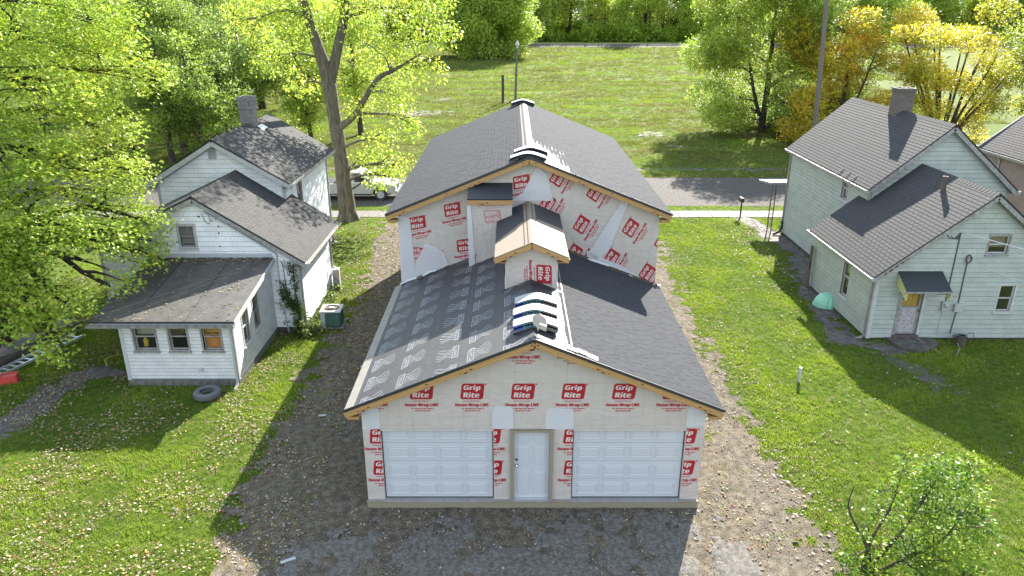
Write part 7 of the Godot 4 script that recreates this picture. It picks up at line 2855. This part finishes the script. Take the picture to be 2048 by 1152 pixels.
func shrubs() -> void:
	var r := RandomNumberGenerator.new()
	r.seed = 3
	# open shrub in the right foreground
	var green := [Color(0.08, 0.165, 0.018), Color(0.14, 0.255, 0.022), Color(0.23, 0.36, 0.03)]
	var lime := [Color(0.3, 0.4, 0.03), Color(0.3, 0.4, 0.03), Color(0.36, 0.46, 0.04)]
	var base := Vector3(7.75, GROUND, 2.2)
	var cl := []
	for k in [[0.5, 1.75, -0.4, 0.22], [0.95, 2.0, -0.5, 0.28], [1.55, 2.25, -0.5, 0.34], [2.1, 2.0, -0.5, 0.36], [1.2, 1.5, -0.3, 0.36], [1.8, 1.4, -0.3, 0.4], [1.35, 0.95, 0, 0.4], [2.1, 0.75, 0, 0.42], [2.45, 1.15, -0.3, 0.32], [0.7, 1.2, -0.2, 0.24], [1.7, 0.35, 0.2, 0.4], [0.3, 0.55, 0.1, 0.2], [1.0, 0.45, 0.3, 0.3], [2.55, 1.6, -0.5, 0.22], [0.9, 2.35, -0.6, 0.12], [-0.05, 0.95, 0.0, 0.16], [0.75, 0.75, 0.2, 0.26], [0.2, 0.15, 0.3, 0.28], [2.4, 0.2, 0.2, 0.3], [1.5, 1.85, -0.6, 0.3], [-0.3, 0.3, 0.2, 0.22], [2.75, 0.85, -0.1, 0.2], [2.25, 2.35, -0.6, 0.18], [0.35, 1.3, -0.3, 0.14], [1.2, 0.1, 0.4, 0.3]]:
		cl.append([Vector3(k[0], k[1], k[2]), k[3]])
	var bush := tree("yard_shrub", "open leafy shrub with bare twigs at the lower right", "shrub", base, [
		[[Vector3(0.1, -0.2, 0), 0.055], [Vector3(0.15, 0.4, 0), 0.05], [Vector3(-0.1, 0.9, -0.1), 0.035], [Vector3(-0.4, 1.5, -0.2), 0.02], [Vector3(-0.3, 2.0, -0.3), 0.008]],
		[[Vector3(0.12, -0.2, 0.05), 0.05], [Vector3(0.5, 0.5, 0), 0.045], [Vector3(1.0, 1.1, -0.2), 0.03], [Vector3(1.5, 2.0, -0.4), 0.012]],
		[[Vector3(0.05, -0.2, 0), 0.045], [Vector3(0.2, 0.7, -0.1), 0.035], [Vector3(0.6, 1.5, -0.3), 0.02], [Vector3(0.8, 2.4, -0.5), 0.006]],
		[[Vector3(0.2, -0.2, 0.05), 0.045], [Vector3(0.9, 0.35, 0.1), 0.04], [Vector3(1.7, 0.8, 0), 0.025], [Vector3(2.3, 1.5, -0.3), 0.01]]], cl,
		{"mesh": spray_mesh("shrub", 8, 0.10, 0.17, 0, 21), "pal": [Color(0.05, 0.115, 0.012), green[0], green[1], lime[2]], "density": 500.0, "seed": 120, "gap": 0.03, "lift": 0.15, "twigs": 5, "sides": 7, "flat": 0.85})
	bush.set_meta("label", "open leafy shrub with bare twigs at the lower right")
	# ivy climbing the white house's corner
	var iv := thing("ivy", "ivy climbing the white house's corner below the meter", "ivy", Vector3(-8.2, GROUND, -10.4))
	var paths := [[Vector3(0.25, 0, 0.03), Vector3(0.12, 0.6, 0.02), Vector3(0.05, 1.1, 0.02), Vector3(-0.2, 1.5, 0.02), Vector3(-0.38, 2.1, 0.02)], [Vector3(0.2, 0, 0.03), Vector3(0.14, 0.9, 0.02), Vector3(0.1, 1.5, 0.02), Vector3(0.08, 2.3, 0.02), Vector3(0.14, 2.9, 0.05)], [Vector3(0.05, 1.1, 0.02), Vector3(-0.25, 1.25, 0.02), Vector3(-0.45, 1.8, 0.02)]]
	var b := MB.new()
	var where := []
	var tints := []
	for p in paths:
		var rad := []
		for q in p:
			rad.append(0.016)
		b.tube(p, rad, 5)
		for i in p.size() - 1:
			for k in 46:
				var t := r.randf()
				var at: Vector3 = p[i].lerp(p[i + 1], t)
				var fat := 0.13 if at.y < 1.4 else 0.06
				where.append(Transform3D(Basis.from_euler(Vector3(r.randf_range(0.6, 1.6), r.randf_range(-0.8, 0.8), r.randf() * TAU)).scaled(Vector3.ONE * r.randf_range(0.35, 0.6)), at + Vector3(r.randfn() * fat, r.randfn() * 0.05, 0.03 + 0.05 * r.randf())))
				tints.append(Color(0.035, 0.07, 0.015).lerp(Color(0.10, 0.15, 0.03), r.randf()))
	for k in 260:      # a heap of it at the foot
		where.append(Transform3D(Basis.from_euler(Vector3(r.randf_range(-0.8, 0.8), r.randf() * TAU, r.randf_range(-0.6, 0.6))).scaled(Vector3.ONE * r.randf_range(0.5, 0.9)), Vector3(0.35 + r.randfn() * 0.26, absf(r.randfn()) * 0.32, 0.0 + r.randfn() * 0.3)))
		tints.append(Color(0.05, 0.09, 0.02).lerp(Color(0.16, 0.2, 0.04), r.randf()))
	obj("stems", b, mats.old_wood, iv)
	swarm("leaves", spray_mesh("ivy", 6, 0.11, 0.12, 0, 31), mats.leaf, where, tints, iv)
	# weeds along the foot of the white wall
	var names := ["weedy tuft at the foot of the sunlit white wall, nearest the air conditioner", "weedy tuft midway along the foot of the sunlit white wall", "weedy tuft by the cabinet at the end of the sunlit white wall"]
	for i in 3:
		var w := thing("weeds", names[i], "weeds", Vector3(-7.7, GROUND, -12.3 - i * 1.25), "weeds along the white wall")
		var wh := []
		var ti := []
		for k in 90:
			wh.append(Transform3D(Basis.from_euler(Vector3(r.randf_range(-0.7, 0.7), r.randf() * TAU, r.randf_range(-0.7, 0.7))).scaled(Vector3.ONE * r.randf_range(0.4, 0.9)), Vector3(r.randfn() * 0.15, absf(r.randfn()) * 0.22, r.randfn() * 0.4)))
			ti.append(Color(0.06, 0.11, 0.02).lerp(Color(0.2, 0.24, 0.06), r.randf()))
		swarm("leaves", meshes.ivy, mats.leaf, wh, ti, w)


# ------------------------------------------------------------------ grass, fallen leaves, stones

func in_view(p: Vector3) -> bool:
	var d := p - EYE
	var s := sin(deg_to_rad(20.9))
	var c := cos(deg_to_rad(20.9))
	var fw := -d.y * s - d.z * c
	if fw < 1.0:
		return false
	return absf(d.x / fw) < 0.76 and absf((d.y * c - d.z * s) / fw) < 0.45


func litter() -> void:
	var r := RandomNumberGenerator.new()
	r.seed = 50
	# a tuft of blades
	var b := MB.new()
	for i in 9:
		var a := r.randf() * TAU
		var o := Vector3(r.randf_range(-0.07, 0.07), 0, r.randf_range(-0.07, 0.07))
		var lean := Vector3(cos(a), 0, sin(a)) * r.randf_range(0.02, 0.07)
		var side := Vector3(-sin(a), 0, cos(a)) * 0.008
		var h := r.randf_range(0.035, 0.085)
		var g := r.randf_range(0.75, 1.25)
		b.col = Color(g, g, g)
		b.tri(o - side, o + side, o + lean + Vector3.UP * h)
	var tuft := b.mesh()
	var blade := MB.new()
	for k in [[-1.0, 0.0], [1.0, 0.0]]:
		blade.tri(Vector3(0, 0.004, -0.5), Vector3(0.3 * k[0], 0.10, 0.0), Vector3(0, 0.02, 0.5))
	var dead := blade.mesh()
	var grass := []
	var gt := []
	var leaves := []
	var lt := []
	var dry := [Color(0.34, 0.28, 0.17), Color(0.27, 0.19, 0.10), Color(0.38, 0.33, 0.22), Color(0.20, 0.12, 0.06), Color(0.33, 0.29, 0.06), Color(0.25, 0.09, 0.04), Color(0.42, 0.38, 0.29)]
	var zones := [[-21.0, -5.0, -24.0, 6.0, 150.0, 140.0, 1.0], [5.5, 24.0, -27.0, 6.0, 150.0, 16.0, 1.0], [-4.0, 8.5, -26.0, 6.4, 0.0, 40.0, 0.8], [-60.0, 60.0, -166.0, -100.0, 2.6, 0.0, 4.5], [-45.0, 45.0, -29.8, -24.0, 40.0, 12.0, 1.2], [-42.0, 42.0, -62.0, -38.0, 22.0, 3.4, 1.9], [-52.0, 52.0, -100.0, -62.0, 9.0, 1.2, 2.8]]
	for zn in zones:
		var area: float = (zn[1] - zn[0]) * (zn[3] - zn[2])
		for i in int(area * zn[4]):
			var x := r.randf_range(zn[0], zn[1])
			var z := r.randf_range(zn[2], zn[3])
			var p := at_ground(x, z)
			if not in_view(p):
				continue
			var k := cover(x, z)
			if k == 3 or k == 2 or (k == 1 and r.randf() > 0.05 * maxf(0.0, noise.get_noise_2d(x * 6, z * 6)) * 6.0):
				continue
			var f := noise.get_noise_2d(x * 2.2, z * 2.2)
			var s: float = zn[6] * r.randf_range(0.6, 1.3) * (1.0 + 0.5 * f)
			grass.append(Transform3D(Basis(Vector3.UP, r.randf() * TAU).scaled(Vector3(s, s * r.randf_range(0.7, 1.2), s)), p))
			var c := Color(0.10, 0.175, 0.015).lerp(Color(0.215, 0.295, 0.026), clampf(0.5 + 1.2 * f + r.randf_range(-0.35, 0.35), 0, 1))
			if zn[6] > 1.5:      # mown streaks and browner patches out in the field
				var st := noise.get_noise_2d(x * 0.4, z * 1.6)
				var br := noise.get_noise_2d(x * 0.9 + 300, z * 2.4)
				c = c.lerp(Color(0.125, 0.14, 0.025), clampf(st * 1.4 + 0.6, 0.0, 1.0)).lerp(Color(0.18, 0.135, 0.06), clampf(br * 1.6 - 0.25, 0.0, 0.7))
			if r.randf() < 0.07:
				c = Color(0.27, 0.24, 0.11)
			gt.append(c)
		for i in int(area * zn[5]):
			var x := r.randf_range(zn[0], zn[1])
			var z := r.randf_range(zn[2], zn[3])
			var p := at_ground(x, z)
			if not in_view(p) or inside_house(x, z):
				continue
			var drift := noise.get_noise_2d(x * 3.0 + 200, z * 3.0)
			if r.randf() > 0.5 + drift * 1.7:
				continue
			if z < -29.7 and z > -38.1 and r.randf() > 0.04:
				continue
			var s := r.randf_range(0.04, 0.105) * (1.0 if zn[6] < 1.5 else 1.25)
			leaves.append(Transform3D(Basis.from_euler(Vector3(r.randf_range(-0.5, 0.5), r.randf() * TAU, r.randf_range(-0.5, 0.5))).scaled(Vector3.ONE * s), p + Vector3.UP * (0.03 + 0.05 * r.randf() * (1.0 if cover(x, z) == 0 else 0.2))))
			lt.append(dry[r.randi() % 7] * r.randf_range(0.5, 0.95))
	# wind-blown drift along the green house's walk and under the right trees
	for k in [[13.2, -19.5, 1.0, 2.2, 650], [13.2, -24.5, 1.4, 1.6, 420], [22.0, -46.0, 6.0, 4.0, 900], [-8.0, -23.0, 1.6, 2.0, 420], [-6.4, -17.0, 0.7, 2.6, 260]]:
		for i in k[4]:
			var x: float = k[0] + r.randfn() * k[2]
			var z: float = k[1] + r.randfn() * k[3]
			if inside_house(x, z):
				continue
			leaves.append(Transform3D(Basis.from_euler(Vector3(r.randf_range(-0.5, 0.5), r.randf() * TAU, r.randf_range(-0.5, 0.5))).scaled(Vector3.ONE * r.randf_range(0.08, 0.16)), at_ground(x, z) + Vector3.UP * (0.02 + 0.05 * r.randf())))
			lt.append(dry[[0, 1, 3, 5, 2][r.randi() % 5]] * r.randf_range(0.7, 1.1))
	swarm("grass_tufts", tuft, mats.blade, grass, gt).set_meta("label", "short mown grass of the lawns and the near field")
	swarm("fallen_leaves", dead, mats.leaf_dry, leaves, lt).set_meta("label", "dry tan and brown leaves scattered over lawns and soil")
	# stones of the gravel and clods of the soil
	var st := MB.new()
	var q := []
	for i in 6:
		var d: Vector3 = [Vector3.UP, Vector3.DOWN, Vector3.RIGHT, Vector3.LEFT, Vector3.BACK, Vector3.FORWARD][i]
		q.append(d * r.randf_range(0.7, 1.2) + Vector3(r.randf_range(-0.3, 0.3), 0, r.randf_range(-0.3, 0.3)))
	for i in [0, 1]:
		for k in [[2, 4], [4, 3], [3, 5], [5, 2]]:
			st.tri(q[i], q[k[0]], q[k[1]], q[i] + q[k[0]] + q[k[1]])
	var rock := st.mesh()
	var stones := []
	var stt := []
	var clods := []
	var ct := []
	for i in 52000:
		var x := r.randf_range(-7.6, 7.8)
		var z := 6.4 - pow(r.randf(), 1.3) * 31.0
		var k := cover(x, z)
		if k != 1 and k != 2 or not in_view(Vector3(x, GROUND, z)):
			continue
		var big := r.randf() < 0.008
		var s := r.randf_range(0.006, 0.017) if not big else r.randf_range(0.02, 0.04)
		var tf := Transform3D(Basis.from_euler(Vector3(r.randf() * 3, r.randf() * 6, r.randf() * 3)).scaled(Vector3(s, s * 0.75, s)), Vector3(x, GROUND + 0.02 + s * 0.3 + (0.02 if k == 2 else 0.0), z))
		if k == 2 or r.randf() < 0.3:
			stones.append(tf)
			var g := r.randf_range(0.12, 0.27)
			stt.append(Color(g, g * 0.99, g * r.randf_range(0.92, 1.04)))
		else:
			clods.append(tf)
			var g := r.randf_range(0.7, 1.3)
			ct.append(Color(0.20, 0.165, 0.125) * g)
	# a ridge of clods where the digger's spoil meets the right lawn
	for i in 900:
		var z := r.randf_range(-14.0, 5.0)
		var x := 7.2 + r.randfn() * 0.4 + 0.4 * noise.get_noise_2d(3, z * 8)
		var s := (0.015 + 0.06 * pow(r.randf(), 3.0)) * (1.0 if z > -3 else 0.6)
		clods.append(Transform3D(Basis.from_euler(Vector3(r.randf() * 3, r.randf() * 6, r.randf() * 3)).scaled(Vector3(s, s * 0.55, s)), Vector3(x, GROUND + 0.01 + 0.02 * r.randf(), z)))
		ct.append(Color(0.22, 0.185, 0.145) * r.randf_range(0.6, 1.3))
	var rk := mat("stone", Color(1, 1, 1), 0.85)
	swarm("gravel_stones", rock, rk, stones, stt).set_meta("label", "loose grey stones in front of the garage")
	swarm("soil_clods", rock, rk, clods, ct).set_meta("label", "clods of brown soil round the new building")
